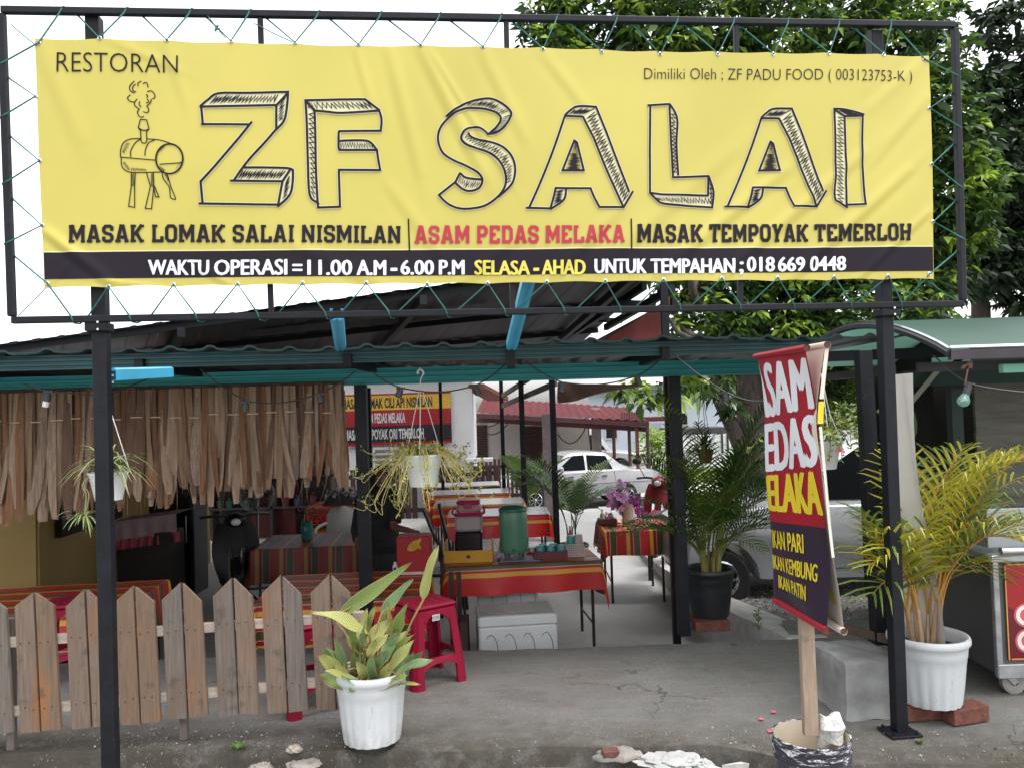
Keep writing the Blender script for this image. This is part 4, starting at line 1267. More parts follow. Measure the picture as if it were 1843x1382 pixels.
for px in (1166, 1133): 
    b = P(px, 800, 23.6); mb = MB(); mb.tube([V(b.x, 23.6, GZ), V(b.x, 23.6, a.z - .06)], .05, 8); part('post', mb, M('brown_post', (.09, .05, .04), .7), rb2)
# fairy lights hung on the house
fl = MB()
def sag(a, b, d, n=12): return [a.lerp(b, i / n) + V(0, 0, -d * 4 * (i / n) * (1 - i / n)) for i in range(n + 1)]
for (p, q, d) in (((875, 768), (918, 740), .12), ((875, 780), (920, 752), .2), ((918, 742), (1000, 742), .25), ((1003, 757), (1058, 748), .2), ((1003, 780), (1060, 755), .5), ((1056, 750), (1062, 800), .0)):
    fl.tube(sag(P(*p, 24.7), P(*q, 24.7), d), .018, 4)
solo('fairy_light_string', fl, M('dark_wire', (.05, .045, .04), .7), 'string of fairy lights draped over the cream house wall', 'light string')
# slat fence behind the tables
sf = thing('slat_fence', 'dark brown slat fence with pale gaps behind the back tables', 'fence', (-.2, 16.5, FL))
mb = MB()
for k in range(14): mb.box((P(846 + k * 7.6, 870, 16.5).x, 16.5, FL + .48), (.055, .02, .96))
part('slats', mb, m_brown, sf)
mb = MB()
for z in (.2, .8): mb.box((P(893, 870, 16.5).x, 16.53, FL + z), (1.3, .03, .07))
part('rail', mb, m_brown, sf)
# pale blue house with a tiled roof
bh = thing('pale_blue_house', 'pale blue house with a grey tiled roof beyond the lawn', 'house', (8, 36, GZ))
m_pb = M('pale_blue_wall', (.52, .57, .64), .85, .05, 1)
xa_, xb_ = P(1060, 800, 35).x, P(1330, 800, 35).x
mb = MB(); mb.box(((xa_ + xb_) / 2, 35.1, GZ + 1.7), (xb_ - xa_, .2, 3.4)); part('wall', mb, m_pb, bh)
mb = MB()
def tr(s, t):
    z = 2.35 + t * 2.3
    return V(lerp(xa_ - .6, xb_ + .6, s) + (2.8 * t if s < .5 else -2.8 * t) * abs(1 - 2 * s), 34.2 + 4 * t, z - (0.05 if (t * 12) % 1 < .08 else 0))
mb.grid(tr, 8, 48, uv=False)
part('roof', mb, M('grey_roof_tiles', (.42, .40, .38), .8, .15, 6, .2, 8, stretch=(1, 1, 6)), bh)
mb = MB(); mb.box(((xa_ + xb_) / 2, 34.2, 2.28), (xb_ - xa_ + 1.2, .06, .2)); part('fascia', mb, M('dark_fascia', (.12, .11, .11), .7), bh)
for (a, b, t, bo) in ((1088, 1112, 758, 790), (1170, 1186, 772, 785), (1200, 1240, 742, 765), (1066, 1073, 760, 790)):
    p, q = P(a, t, 34.97), P(b, bo, 34.97)
    w = MB(); w.box(((p.x + q.x) / 2, 34.96, (p.z + q.z) / 2), (q.x - p.x, .1, p.z - q.z)); wo = part('window', w, M('pale_window_frame', (.55, .55, .55), .6), bh)
    w2 = MB(); w2.box(((p.x + q.x) / 2, 34.9, (p.z + q.z) / 2), ((q.x - p.x) * .82, .04, (p.z - q.z) * .82)); part('pane', w2, car_glass, wo)
mb = MB(); p = P(1176, 770, 34.6); mb.box(p, (.6, .35, .45)); part('air_conditioner', mb, M('grey_unit', (.3, .31, .33), .6), bh)
cp_ = thing('car_porch', 'dark flat car porch in front of the pale blue house', 'porch', (P(1245, 800, 33).x, 33, GZ))
mb = MB(); a, b = P(1195, 776, 33), P(1300, 770, 33); mb.box(((a.x + b.x) / 2, 33, a.z), (b.x - a.x, 2, .25)); part('roof', mb, M('dark_porch', (.05, .045, .045), .8), cp_)
for px in (1198, 1296):
    x = P(px, 800, 32.3).x; mb = MB(); mb.bar(V(x, 32.3, GZ), V(x, 32.3, a.z - .12), .18, .18); part('pillar', mb, m_dark, cp_)
gw = thing('compound_wall', 'white compound wall with tall rounded gate panels beyond the lawn', 'wall', (8.5, 30, GZ))
m_gw = M('white_compound_wall', (.66, .67, .69), .8, .06, 1.2)
def gpanel(x0, x1, z, y, r):
    m_ = MB()
    pts = [V(x0, y, GZ), V(x1, y, GZ), V(x1, y, GZ + z - r)] + [V(x1 - r + r * math.sin(a * math.pi / 12), y, GZ + z - r + r * (1 - 0) * math.cos(a * math.pi / 12)) for a in range(6, -1, -1)] + [V(x0, y, GZ + z)]
    m_.prism(pts, V(0, .15, 0)); return m_
for (a, b, t, r) in ((1150, 1252, 790, .05), (1253, 1331, 783, .35), (1353, 1400, 780, .12), (1400, 1470, 790, .05)):
    part('panel', gpanel(P(a, 800, 30).x, P(b, 800, 30).x, P(a, t, 30).z - GZ, 30, r), m_gw, gw)
mb = MB()
for px in (1203, 1213, 1300, 1310):
    p = P(px, 800, 29.97); mb.box((p.x, 29.97, GZ + .95), (.07, .03, .75))
part('slit', mb, m_dark, gw)

# ------------------------------------------------------------------ cars
def car(name, label, length, width, profile, cabin, wheels, wr, paint, loc, rz, wins, extras=None, light_col=(.5, .5, .5)):
    """profile: (x, z) side outline of the lower body, nose at +x; cabin: (x, z) outline of the glasshouse and roof"""
    t = thing(name, label, 'car', loc, None, rz)
    hw = width / 2
    def shell(outl, ins, m):
        mb = MB(); n = len(outl)
        def insx(z, f): return hw * f
        rings = []
        for f, dx in ((-1, .93), (-.97, .98), (-.86, 1.0), (0, 1.0), (.86, 1.0), (.97, .98), (1, .93)):
            cx = sum(p[0] for p in outl) / n; cz = sum(p[1] for p in outl) / n
            rings.append([V(cx + (x - cx) * dx, hw * f * ins(z), cz + (z - cz) * (dx if z > cz else 1)) for x, z in outl])
        vs = [p for r in rings for p in r]
        fs = [tuple(reversed(range(n))), tuple(range(6 * n, 7 * n))]
        for k in range(6):
            for i in range(n):
                j = (i + 1) % n
                fs.append((k * n + i, k * n + j, k * n + n + j, k * n + n + i))
        mb.add(vs, fs, 0)
        return mb
    # wheel arches cut into the lower outline
    body_outl = []
    bot = min(z for x, z in profile)
    wx = sorted(wheels)
    low = []
    ar = wr * 1.22
    x0, x1 = min(x for x, z in profile), max(x for x, z in profile)
    low.append((x0 + .1, bot + .02))
    for cx in wx:
        for a in range(0, 9):
            an = math.pi - math.pi * a / 8
            zz = wr + ar * math.sin(an)
            low.append((cx + ar * math.cos(an), max(zz, bot)))
    low.append((x1 - .1, bot + .02))
    outl = low + profile[::-1] if profile[0][0] < profile[-1][0] else low + profile
    part('body', shell(outl, lambda z: 1.0 if z < .75 else .97, 0), paint, t, 'auto', local=True)
    zt = max(z for x, z in cabin); zb = min(z for x, z in cabin)
    part('cabin', shell(cabin, lambda z: lerp(.95, .76, (z - zb) / (zt - zb)), 0), paint, t, 'auto', local=True)
    for wn_ in wins:
        for s in (-1, 1):
            m_ = MB()
            def y_(z): return s * (hw * lerp(.95, .76, (z - zb) / (zt - zb)) * 1.0 + .006)
            m_.add([V(x, y_(z) , z) for x, z in wn_], [tuple(range(len(wn_)))])
            part('side_window', m_, car_glass, t, local=True)
    # windscreens
    fr = sorted(cabin, key=lambda p: -p[0])
    def screen(pa, pb, nm):
        (xa, za), (xb, zb_) = pa, pb
        m_ = MB()
        ya = hw * lerp(.95, .76, (za - zb) / (zt - zb)) * .86; yb = hw * lerp(.95, .76, (zb_ - zb) / (zt - zb)) * .86
        d = V(zb_ - za, 0, -(xb - xa)).normalized() * .012
        if (d.x > 0) != (nm == 'windscreen'): d = -d
        A = [V(lerp(xa, xb, k), y, lerp(za, zb_, k)) + d for k, y in ((.1, -ya), (.1, ya), (.9, yb), (.9, -yb))]
        m_.add(A, [(0, 1, 2, 3)])
        part(nm, m_, car_glass, t, local=True)
    screen(extras['front'][0], extras['front'][1], 'windscreen')
    screen(extras['rear'][0], extras['rear'][1], 'rear_window')
    for cx in wheels:
        for s in (-1, 1):
            c = V(cx, s * (hw - .09), wr)
            m_ = MB()
            prof = [(wr * .62, -.085), (wr * .9, -.09), (wr, -.06), (wr, .06), (wr * .9, .09), (wr * .62, .085)]
            vs = []; nn = 22
            for r_, o_ in prof:
                for k in range(nn): vs.append(c + V(r_ * math.cos(2 * math.pi * k / nn), o_, r_ * math.sin(2 * math.pi * k / nn)))
            m_.add(vs, [(i * nn + k, i * nn + (k + 1) % nn, (i + 1) * nn + (k + 1) % nn, (i + 1) * nn + k) for i in range(5) for k in range(nn)])
            wo = part('wheel', m_, rubber, t, True, local=True)
            m_ = MB()
            co = c + V(0, s * .07, 0)
            m_.add([co + V(wr * .63 * math.cos(2 * math.pi * k / nn), -.03 * s, wr * .63 * math.sin(2 * math.pi * k / nn)) for k in range(nn)], [tuple(range(nn))], 1)
            ringp = [co + V(wr * .58 * math.cos(2 * math.pi * k / nn), 0, wr * .58 * math.sin(2 * math.pi * k / nn)) for k in range(nn + 1)]
            m_.tube(ringp, .018, 5)
            for k in range(8):
                a = 2 * math.pi * k / 8
                m_.bar(co, co + V(wr * .56 * math.cos(a), 0, wr * .56 * math.sin(a)), .022, .03, up=(0, 1, 0))
            m_.sphere(co, .035, 8, 5)
            part('rim', m_, [chrome, rubber], wo, local=True)
    for s in (-1, 1):
        for nm, xx, zz, sx, sz, mm in extras['lights']:
            m_ = MB(); m_.box((xx, s * (hw - .22), zz), (.05, .3, sz), bev=.012); part(nm, m_, mm, t, local=True)
        m_ = MB(); m_.box((extras['mirror'][0], s * (hw + .06), extras['mirror'][1]), (.09, .16, .11), bev=.025); part('mirror', m_, paint, t, local=True)
        for hx_ in extras['handles']:
            m_ = MB(); m_.box((hx_[0], s * (hw + .004), hx_[1]), (.14, .03, .025), bev=.006); part('door_handle', m_, extras.get('hm', chrome), t, local=True)
        m_ = MB()
        for (pl_) in extras['seams']:
            m_.tube([V(x, s * (hw * (1.0 if z < .75 else .97) + .0), z) for x, z in pl_], .005, 4)
        part('door_seam', m_, rubber, t, local=True)
    for xx, z in extras['bumpers']:
        m_ = MB(); m_.box((xx, 0, z), (.1, width * .96, .12), bev=.03); part('bumper', m_, extras.get('bm', paint), t, local=True)
    return t
white_paint = M('white_car_paint', (.36, .36, .37), .3, .03, 2, coat=.3)
silver_paint = M('silver_car_paint', (.50, .51, .54), .35, .04, 2, metal=.2, coat=.4)
head_l = M('headlamp_glass', (.6, .6, .62), .12, .05, 4); tail_l = M('tail_lamp', (.3, .01, .01), .2, .1, 4); indic = M('amber_lamp', (.6, .22, .02), .2, .1, 4)
car('white_sedan', 'old white boxy sedan parked beyond the dining floor', 3.9, 1.56,
    [(-1.98, .32), (-2.0, .55), (-1.98, .80), (-1.9, .87), (-1.15, .93), (.85, .91), (1.75, .83), (1.88, .72), (1.88, .40), (1.84, .32)],
    [(-1.32, .90), (-1.0, 1.06), (-.72, 1.30), (-.60, 1.355), (-.2, 1.385), (.22, 1.37), (.36, 1.33), (.62, 1.12), (.9, .90)], [-1.13, 1.2], .285, white_paint, (1.5, 20.0, lot_z(1, 20)), math.pi + .2,
    [[(-.78, .95), (-.63, 1.27), (-.14, 1.31), (-.14, .95)], [(-.08, .95), (-.08, 1.31), (.22, 1.30), (.64, .95)]],
    dict(front=((.88, .92), (.34, 1.335)), rear=((-1.28, .93), (-.66, 1.33)), lights=[('headlight', 1.87, .62, .05, .16, head_l), ('tail_light', -1.985, .66, .05, .14, tail_l)], mirror=(.55, 1.0), handles=[(-.55, .80), (.3, .80)],
         seams=[[(-.12, .35), (-.12, .92)], [(.75, .4), (.75, .9)], [(-.85, .55), (-.80, .92)], [(-1.9, .62), (1.8, .60)]], bumpers=[(1.9, .42), (-2.02, .44)], bm=M('grey_bumper', (.3, .3, .31), .4), hm=M('dark_handle', (.05, .05, .05), .5)))
car('white_suv', 'white off road wagon parked behind the sedan near the porch', 4.2, 1.75,
    [(-2.0, .4), (-2.05, .9), (-1.95, 1.02), (.9, 1.02), (1.95, .92), (2.08, .78), (2.1, .5), (2.0, .4)],
    [(-1.98, 1.0), (-1.9, 1.68), (-1.7, 1.78), (.35, 1.78), (.5, 1.72), (1.05, 1.0)], [-1.3, 1.35], .36, white_paint, (2.55, 29.2, GZ - .15), -.08,
    [[(-1.8, 1.08), (-1.74, 1.62), (-.7, 1.64), (-.7, 1.08)], [(-.6, 1.08), (-.6, 1.64), (.36, 1.62), (.82, 1.08)]],
    dict(front=((1.03, 1.03), (.48, 1.73)), rear=((-1.98, 1.05), (-1.9, 1.66)), lights=[('headlight', 2.08, .80, .05, .17, head_l), ('tail_light', -2.05, .9, .05, .2, tail_l)], mirror=(.8, 1.1), handles=[(-.4, .92), (-1.4, .92)],
         seams=[[(-.65, .45), (-.65, 1.0)], [(.6, .5), (.75, 1.0)]], bumpers=[(2.12, .52), (-2.08, .52)], bm=M('chrome_bumper', (.5, .5, .52), .3, metal=.6)))
car('silver_hatchback', 'silver hatchback parked on the gravel behind the potted palm', 3.6, 1.6,
    [(-1.8, .28), (-1.84, .62), (-1.78, .84), (-1.6, .88), (1.25, .88), (1.6, .80), (1.86, .64), (1.90, .42), (1.88, .26)],
    [(-1.74, .85), (-1.58, 1.2), (-1.42, 1.4), (-.9, 1.47), (.1, 1.46), (.40, 1.41), (.86, 1.16), (1.36, .86)], [-1.15, 1.60], .262, silver_paint, (3.36, 7.55, lot_z(3.5, 7.5) - .05), math.pi - .03,
    [[(-1.42, .91), (-1.30, 1.30), (-.20, 1.39), (-.20, .91)], [(-.10, .91), (-.10, 1.39), (.34, 1.35), (1.06, .92)]],
    dict(front=((1.34, .88), (.38, 1.415)), rear=((-1.74, .9), (-1.44, 1.38)), lights=[('headlight', 1.68, .68, .05, .15, head_l), ('tail_light', -1.80, .8, .05, .25, tail_l)], mirror=(.9, .97), handles=[(.0, .78), (-.8, .78)],
         seams=[[(.16, .40), (.14, .88)], [(.95, .46), (1.0, .7), (.9, .88)], [(.22, .34), (.16, .42)], [(.22, .34), (.85, .34), (.95, .46)], [(-.9, .40), (-.95, .88)], [(-.9, .40), (.1, .34)]], bumpers=[(1.8, .38), (-1.82, .4)]))

# ------------------------------------------------------------------ motorbikes
def motorbike(label, paint, loc, rz):
    t = thing('motorbike', label, 'motorbike', loc, None, rz)
    for x in (.62, -.62):
        m_ = MB(); c = V(x, 0, .28)
        m_.tube([c + V(.25 * math.cos(a * math.pi / 10), 0, .25 * math.sin(a * math.pi / 10)) for a in range(21)], .04, 8)
        wo = part('wheel', m_, rubber, t, True, local=True)
        m_ = MB()
        for k in range(10): m_.tube([c, c + V(.22 * math.cos(k * .628), 0, .22 * math.sin(k * .628))], .006, 4)
        m_.tube([c - V(0, .07, 0), c + V(0, .07, 0)], .035, 8)
        part('spokes', m_, chrome, wo, local=True)
    m_ = MB()                                       # leg shield and front cowl
    m_.grid(lambda s, q: V(.42 - .16 * q + .06 * math.sin(s * math.pi) , lerp(-.2, .2, s) * (.55 + .6 * math.sin(q * 2.6)), lerp(.28, .93, q)), 10, 10)
    m_.grid(lambda s, q: V(.39 - .16 * q + .04 * math.sin(s * math.pi) , lerp(-.2, .2, s) * (.55 + .6 * math.sin(q * 2.6)), lerp(.28, .93, q)), 10, 10)
    m_.sphere((.36, 0, .97), .105, 12, 8, 0, (1.0, 1.0, .7))
    part('front_cowl', m_, paint, t, 'all', local=True)
    m_ = MB(); m_.sphere((.455, 0, .96), .045, 10, 7, 0, (.5, 1.1, .8)); part('headlight', m_, head_l, t, 'all', local=True)
    m_ = MB(); m_.tube([V(.64 + .30 * math.cos(a * .26 + .5), 0, .28 + .31 * math.sin(a * .26 + .5)) for a in range(8)], [.05, .06, .065, .065, .065, .06, .05, .03], 6); part('front_fender', m_, paint, t, 'all', local=True)
    m_ = MB(); m_.tube([V(.62, .06, .28), V(.45, .06, .7)], .02, 6); m_.tube([V(.62, -.06, .28), V(.45, -.06, .7)], .02, 6); part('fork', m_, chrome, t, local=True)
    m_ = MB(); m_.tube(catmull([V(-.72, 0, .74), V(-.3, 0, .79), V(.02, 0, .7)], 5), [.08, .12, .13, .13, .13, .13, .13, .12, .11, .1, .08], 8); part('seat', m_, black_plastic, t, 'all', local=True)
    m_ = MB(); m_.tube([V(.35, 0, .4), V(.0, 0, .38), V(-.4, 0, .5), V(-.8, 0, .68)], [.09, .11, .12, .05], 8); part('body', m_, paint, t, 'all', local=True)
    m_ = MB(); m_.tube(catmull([V(.22, -.33, 1.0), V(.33, -.16, 1.02), V(.36, 0, 1.0), V(.33, .16, 1.02), V(.22, .33, 1.0)], 4), .016, 6); part('handlebar', m_, black_plastic, t, local=True)
    for s in (-1, 1):
        m_ = MB(); m_.tube(catmull([V(.31, .2 * s, 1.02), V(.33, .26 * s, 1.14), V(.3, .3 * s, 1.2)], 4), .006, 5); m_.sphere((.29, .31 * s, 1.23), .06, 10, 6, 0, (.3, 1.1, .75)); part('mirror', m_, black_plastic, t, local=True)
    m_ = MB(); m_.tube([V(-.1, -.12, .25), V(-.85, -.16, .36)], [.03, .05], 8); part('exhaust', m_, chrome, t, True, local=True)
    m_ = MB(); m_.tube([V(-.1, .0, .3), V(-.14, .24, .02)], .012, 5); part('side_stand', m_, black_plastic, t, local=True)
    return t
motorbike('red motorbike with a round mirror facing the dining tables', M('red_bike_paint', (.15, .006, .010), .45, .05, 3), (2.02, 10.6, lot_z(2, 10.6) - .0), -2.0)
motorbike('black motorbike parked in the dark under the leaf valance', M('black_bike_paint', (.006, .006, .007), .4, .1, 3, spec=.25), (-2.95, 8.3, FL), -1.2)

# ------------------------------------------------------------------ trees
def leaf_cloud(name, blobs, nclust, per, leaf, mats, parent, seed, droop=.7, shell=.55):
    """clusters of drooping leaves scattered through blobs ((x,y,z), (rx,ry,rz))"""
    r = np.random.default_rng(seed)
    vol = np.array([b[1][0] * b[1][1] * b[1][2] for b in blobs]) ** .72
    pick = r.choice(len(blobs), nclust, p=vol / vol.sum())
    cs = np.array([b[0] for b in blobs])[pick]; rd_ = np.array([b[1] for b in blobs])[pick]
    d = r.normal(size=(nclust, 3)); d /= np.linalg.norm(d, axis=1)[:, None]
    rad_ = (shell + (1 - shell) * r.random(nclust)) ** .8
    ctr = cs + d * rd_ * rad_[:, None]
    mat_c = r.choice(len(mats), nclust, p=[m_[1] for m_ in mats])
    N_ = nclust * per
    c = np.repeat(ctr, per, axis=0)
    outw = np.repeat(d, per, axis=0)
    a = r.random(N_) * 2 * np.pi
    el = r.normal(-.25, .45, N_) * droop
    dirv = np.stack([np.cos(a) * np.cos(el), np.sin(a) * np.cos(el), np.sin(el)], 1) + outw * .35
    dirv[:, 2] -= .25 * droop
    dirv /= np.linalg.norm(dirv, axis=1)[:, None]
    ln = leaf[0] * r.uniform(.6, 1.25, N_) * np.repeat(r.uniform(.65, 1.3, nclust), per)
    wd = ln * leaf[1] * r.uniform(.8, 1.2, N_)
    up = np.array([0, 0, 1.0]) + r.normal(0, .45, (N_, 3))
    side = np.cross(dirv, up); side /= np.linalg.norm(side, axis=1)[:, None] + 1e-9
    nrm = np.cross(side, dirv)
    base = c + dirv * (ln * r.uniform(.05, .5, N_))[:, None]
    A = base
    B = base + dirv * (ln * .42)[:, None] - side * (wd * .5)[:, None] + nrm * (wd * .18)[:, None]
    Cc = base + dirv * ln[:, None] - np.array([0, 0, 1]) * (ln * .16)[:, None]
    D = base + dirv * (ln * .42)[:, None] + side * (wd * .5)[:, None] + nrm * (wd * .18)[:, None]
    vs = np.stack([A, B, Cc, D], 1).reshape(-1, 3)
    inv = np.array(ROOT[parent.name])
    vs = vs @ inv[:3, :3].T + inv[:3, 3]
    me = bpy.data.meshes.new(name)
    me.vertices.add(len(vs)); me.vertices.foreach_set('co', vs.astype(np.float32).ravel())
    nf = N_ * 2
    me.loops.add(nf * 3)
    idx = np.arange(N_) * 4
    tri = np.stack([idx, idx + 1, idx + 2, idx, idx + 2, idx + 3], 1).reshape(-1)
    me.loops.foreach_set('vertex_index', tri.astype(np.int32))
    me.polygons.add(nf)
    me.polygons.foreach_set('loop_start', (np.arange(nf) * 3).astype(np.int32))
    me.polygons.foreach_set('loop_total', np.full(nf, 3, dtype=np.int32))
    for m_ in mats: me.materials.append(m_[0])
    me.polygons.foreach_set('material_index', np.repeat(np.repeat(mat_c, per), 2).astype(np.int32))
    me.update(calc_edges=True)
    o = bpy.data.objects.new(name, me); col.objects.link(o); o.parent = parent
    return o
def limb(mb, a, b, r0, r1, seed, bend=.15, n=7):
    r = random.Random(seed)
    pts = [a.lerp(b, i / n) + V(r.uniform(-1, 1), r.uniform(-1, 1), r.uniform(-.4, .4)) * bend * (a - b).length * .18 * (1 if 0 < i < n else 0) for i in range(n + 1)]
    mb.tube(pts, [lerp(r0, r1, i / n) for i in range(n + 1)], 9)
    return pts
m_bark = M('tree_bark', (.075, .06, .05), .95, .4, 9, .8, 25, stretch=(2, 2, .5))
lf_mid = M('leaf_green', (.080, .155, .028), .5, .35, 2.5, trans=.25)
lf_dark = M('leaf_deep_green', (.030, .062, .017), .5, .3, 2.5, trans=.2)
lf_new = M('leaf_fresh_green', (.31, .45, .06), .5, .25, 3, trans=.35)
lf_black = M('leaf_blue_green', (.020, .036, .020), .5, .3, 2.5, trans=.15)
big = thing('leafy_tree', 'big leafy tree with bright new leaves behind the yellow banner', 'tree', (3.95, 13.2, lot_z(4, 13)))
tk = MB()
tb = V(3.95, 13.2, lot_z(4, 13) - .05)
fork = V(4.02, 13.3, 2.2)
limb(tk, tb, fork, .34, .22, 1, .05)
for k, (q, r0) in enumerate([(V(1.6, 12.6, 5.2), .15), (V(3.2, 13.4, 6.6), .17), (V(5.6, 13.6, 6.0), .16), (V(6.6, 12.9, 4.3), .13), (V(2.4, 11.6, 3.6), .11), (V(4.7, 12, 4.6), .13), (V(1.9, 11.0, 2.3), .07)]):
    pts = limb(tk, fork, q, r0, .04, 10 + k, .5)
    for j in range(3):
        limb(tk, pts[3 + j], pts[3 + j] + V(random.Random(k * 7 + j).uniform(-1, 1), random.Random(k * 9 + j).uniform(-1, 1), .6), .05, .015, k * 5 + j, .4, 4)
limb(tk, V(3.98, 13.2, .5), V(3.2, 12.9, 1.9), .16, .07, 44, .2)
part('trunk', tk, m_bark, big, True)
rt_ = random.Random(77)
blobs = []
def B_(px, py, d, r, sq=.85): 
    p = P(px, py, d); blobs.append(((p.x, p.y, p.z), (r, r * .95, r * sq)))
for (px, py, r, d) in [(985, 25, .45, 12.6), (960, 75, .28, 12.4), (1010, 100, .5, 12.3), (1080, 40, .85, 12.8), (1180, 60, .9, 12.6), (1290, 30, 1.0, 12.9), (1400, 50, .95, 12.5), (1500, 20, .9, 13), (1590, 60, .85, 12.6), (1660, 30, .6, 12.9), (1700, 100, .45, 12.5),
                      (1100, 180, 1.2, 13), (1260, 200, 1.4, 13.2), (1420, 220, 1.5, 13.2), (1560, 180, 1.3, 13), (1690, 200, .75, 12.4), (1720, 260, .6, 12.2), (1750, 330, .62, 12.1), (1690, 350, .8, 12.5), (1730, 400, .6, 12.3), (1640, 440, .9, 12.8),
                      (1090, 330, 1.1, 12.8), (1250, 400, 1.3, 13), (1420, 430, 1.3, 13), (1560, 420, 1.1, 12.8), (1700, 480, .6, 12.6), (1640, 540, .65, 12.2), (1540, 540, .9, 12.4), (1420, 560, .85, 12.6), (1300, 560, .75, 12.6), (1250, 610, .5, 12.2), (1340, 620, .6, 13.4), (1460, 640, .6, 13),
                      (1230, 530, .45, 12.5), (1620, 590, .4, 11.9), (1500, 600, .5, 12), (1190, 690, .3, 11.2), (1160, 720, .16, 11), (1275, 670, .4, 12), (1120, 690, .16, 11), (1450, 700, .7, 13.4), (1530, 720, .6, 13), (1590, 660, .5, 12.6), (1370, 690, .5, 13.5), (1310, 725, .22, 12.4), (1540, 790, .5, 13), (1250, 690, .25, 11.6)]:
    B_(px, py, d, r)
leaf_cloud('crown', blobs, 7000, 9, (.185, .42), [(lf_dark, .43), (lf_mid, .40), (lf_new, .17)], big, 3)
blobs_b = list(blobs); blobs = []
dk = thing('dark_tree', 'dark leaved tree at the right edge behind the green awning', 'tree', (8.6, 16.5, GZ))
tk = MB(); a = V(9.75, 16.5, GZ); tp = P(1765, 545, 16.5)
pts = limb(tk, a, tp, .26, .18, 3, .05); limb(tk, tp, P(1745, 440, 16.5), .17, .1, 4, .2); limb(tk, P(1745, 440, 16.5), P(1800, 250, 16.5), .1, .04, 5, .3); limb(tk, tp, P(1840, 380, 16.5), .12, .05, 6, .3)
part('trunk', tk, m_bark, dk, True)
for (px, py, r, d) in [(1815, 40, .6, 16), (1840, 110, .7, 16), (1780, 160, .5, 15.5), (1825, 200, .9, 16), (1790, 270, .7, 15.5), (1850, 300, 1.1, 16), (1800, 380, .9, 16), (1850, 430, 1.0, 16.4), (1790, 460, .7, 15.8), (1745, 490, .6, 15.6), (1840, 500, .7, 16), (1840, 555, .4, 16.2), (1880, 200, 1.2, 16), (1900, 420, 1.4, 17), (1700, 520, .45, 15.5), (1815, 5, .3, 16), (1780, 60, .25, 15.8)]:
    B_(px, py, d, r)
leaf_cloud('crown', blobs, 1700, 9, (.25, .42), [(lf_black, .7), (lf_dark, .3)], dk, 9)
blobs = []
# a paler far tree and the dark growth low behind the canopy
ft = thing('background_tree', 'shaded dense tree low behind the silver car', 'tree', (8, 19, GZ))
tk = MB(); limb(tk, V(7.5, 19, GZ), V(7.5, 19, 2), .2, .12, 8, .1); part('trunk', tk, m_bark, ft, True)
for (px, py, r, d) in [(1420, 680, 1.1, 19), (1520, 700, 1.2, 19), (1610, 680, 1.2, 19), (1560, 620, 1.2, 19.5), (1460, 600, 1.0, 19.5), (1660, 610, 1.2, 20), (1330, 650, .9, 20), (1520, 780, .9, 18), (1600, 760, .9, 18.5), (1660, 720, 1.0, 19)]: B_(px, py, d, r)
leaf_cloud('crown', blobs, 1500, 8, (.26, .45), [(lf_dark, .6), (lf_mid, .4)], ft, 19)
blobs = []
bsh = thing('garden_shrub', 'bright yellow green broadleaf shrub beside the lawn', 'shrub', (P(1175, 830, 27).x, 27, GZ))
tk = MB()
for k in range(7): limb(tk, V(P(1175, 830, 27).x + rt_.uniform(-.15, .15), 27, GZ), V(P(1175, 830, 27).x + rt_.uniform(-.5, .5), 27 + rt_.uniform(-.2, .2), GZ + rt_.uniform(.6, 1)), .03, .015, k, .2)
part('stem', tk, m_bark, bsh)
for (px, py, r) in [(1160, 800, .35), (1185, 795, .4), (1172, 785, .35), (1195, 810, .3), (1158, 820, .3), (1180, 818, .4)]: B_(px, py, 27, r)
leaf_cloud('crown', blobs, 90, 8, (.24, .3), [(lf_new, .8), (lf_mid, .2)], bsh, 4, droop=-.6)
blobs = []
for (px, d, n, s, lab) in ((1360, 27, 60, .5, 'clump of tall green blades before the white compound wall'), (1240, 24.5, 60, .42, 'low spiky green plant behind the black post')):
    b = P(px, 840, d)
    t = thing('spiky_plant', lab, 'plant', (b.x, d, GZ))
    m_ = MB()
    for k in range(n):
        a = rt_.uniform(0, 6.3); l = rt_.uniform(.6, 1.2) * s * 2; o = V(math.cos(a), math.sin(a), 0)
        pts = [V(b.x, d, GZ) + o * l * .5 * q * q + V(0, 0, l * (q - .35 * q * q)) + o * .06 for q in (0, .3, .6, .85, 1)]
        m_.ribbon(pts, [.02, .025, .02, .012, .002], V(-o.y, o.x, 0))
    part('leaves', m_, lf_mid, t, 'all')
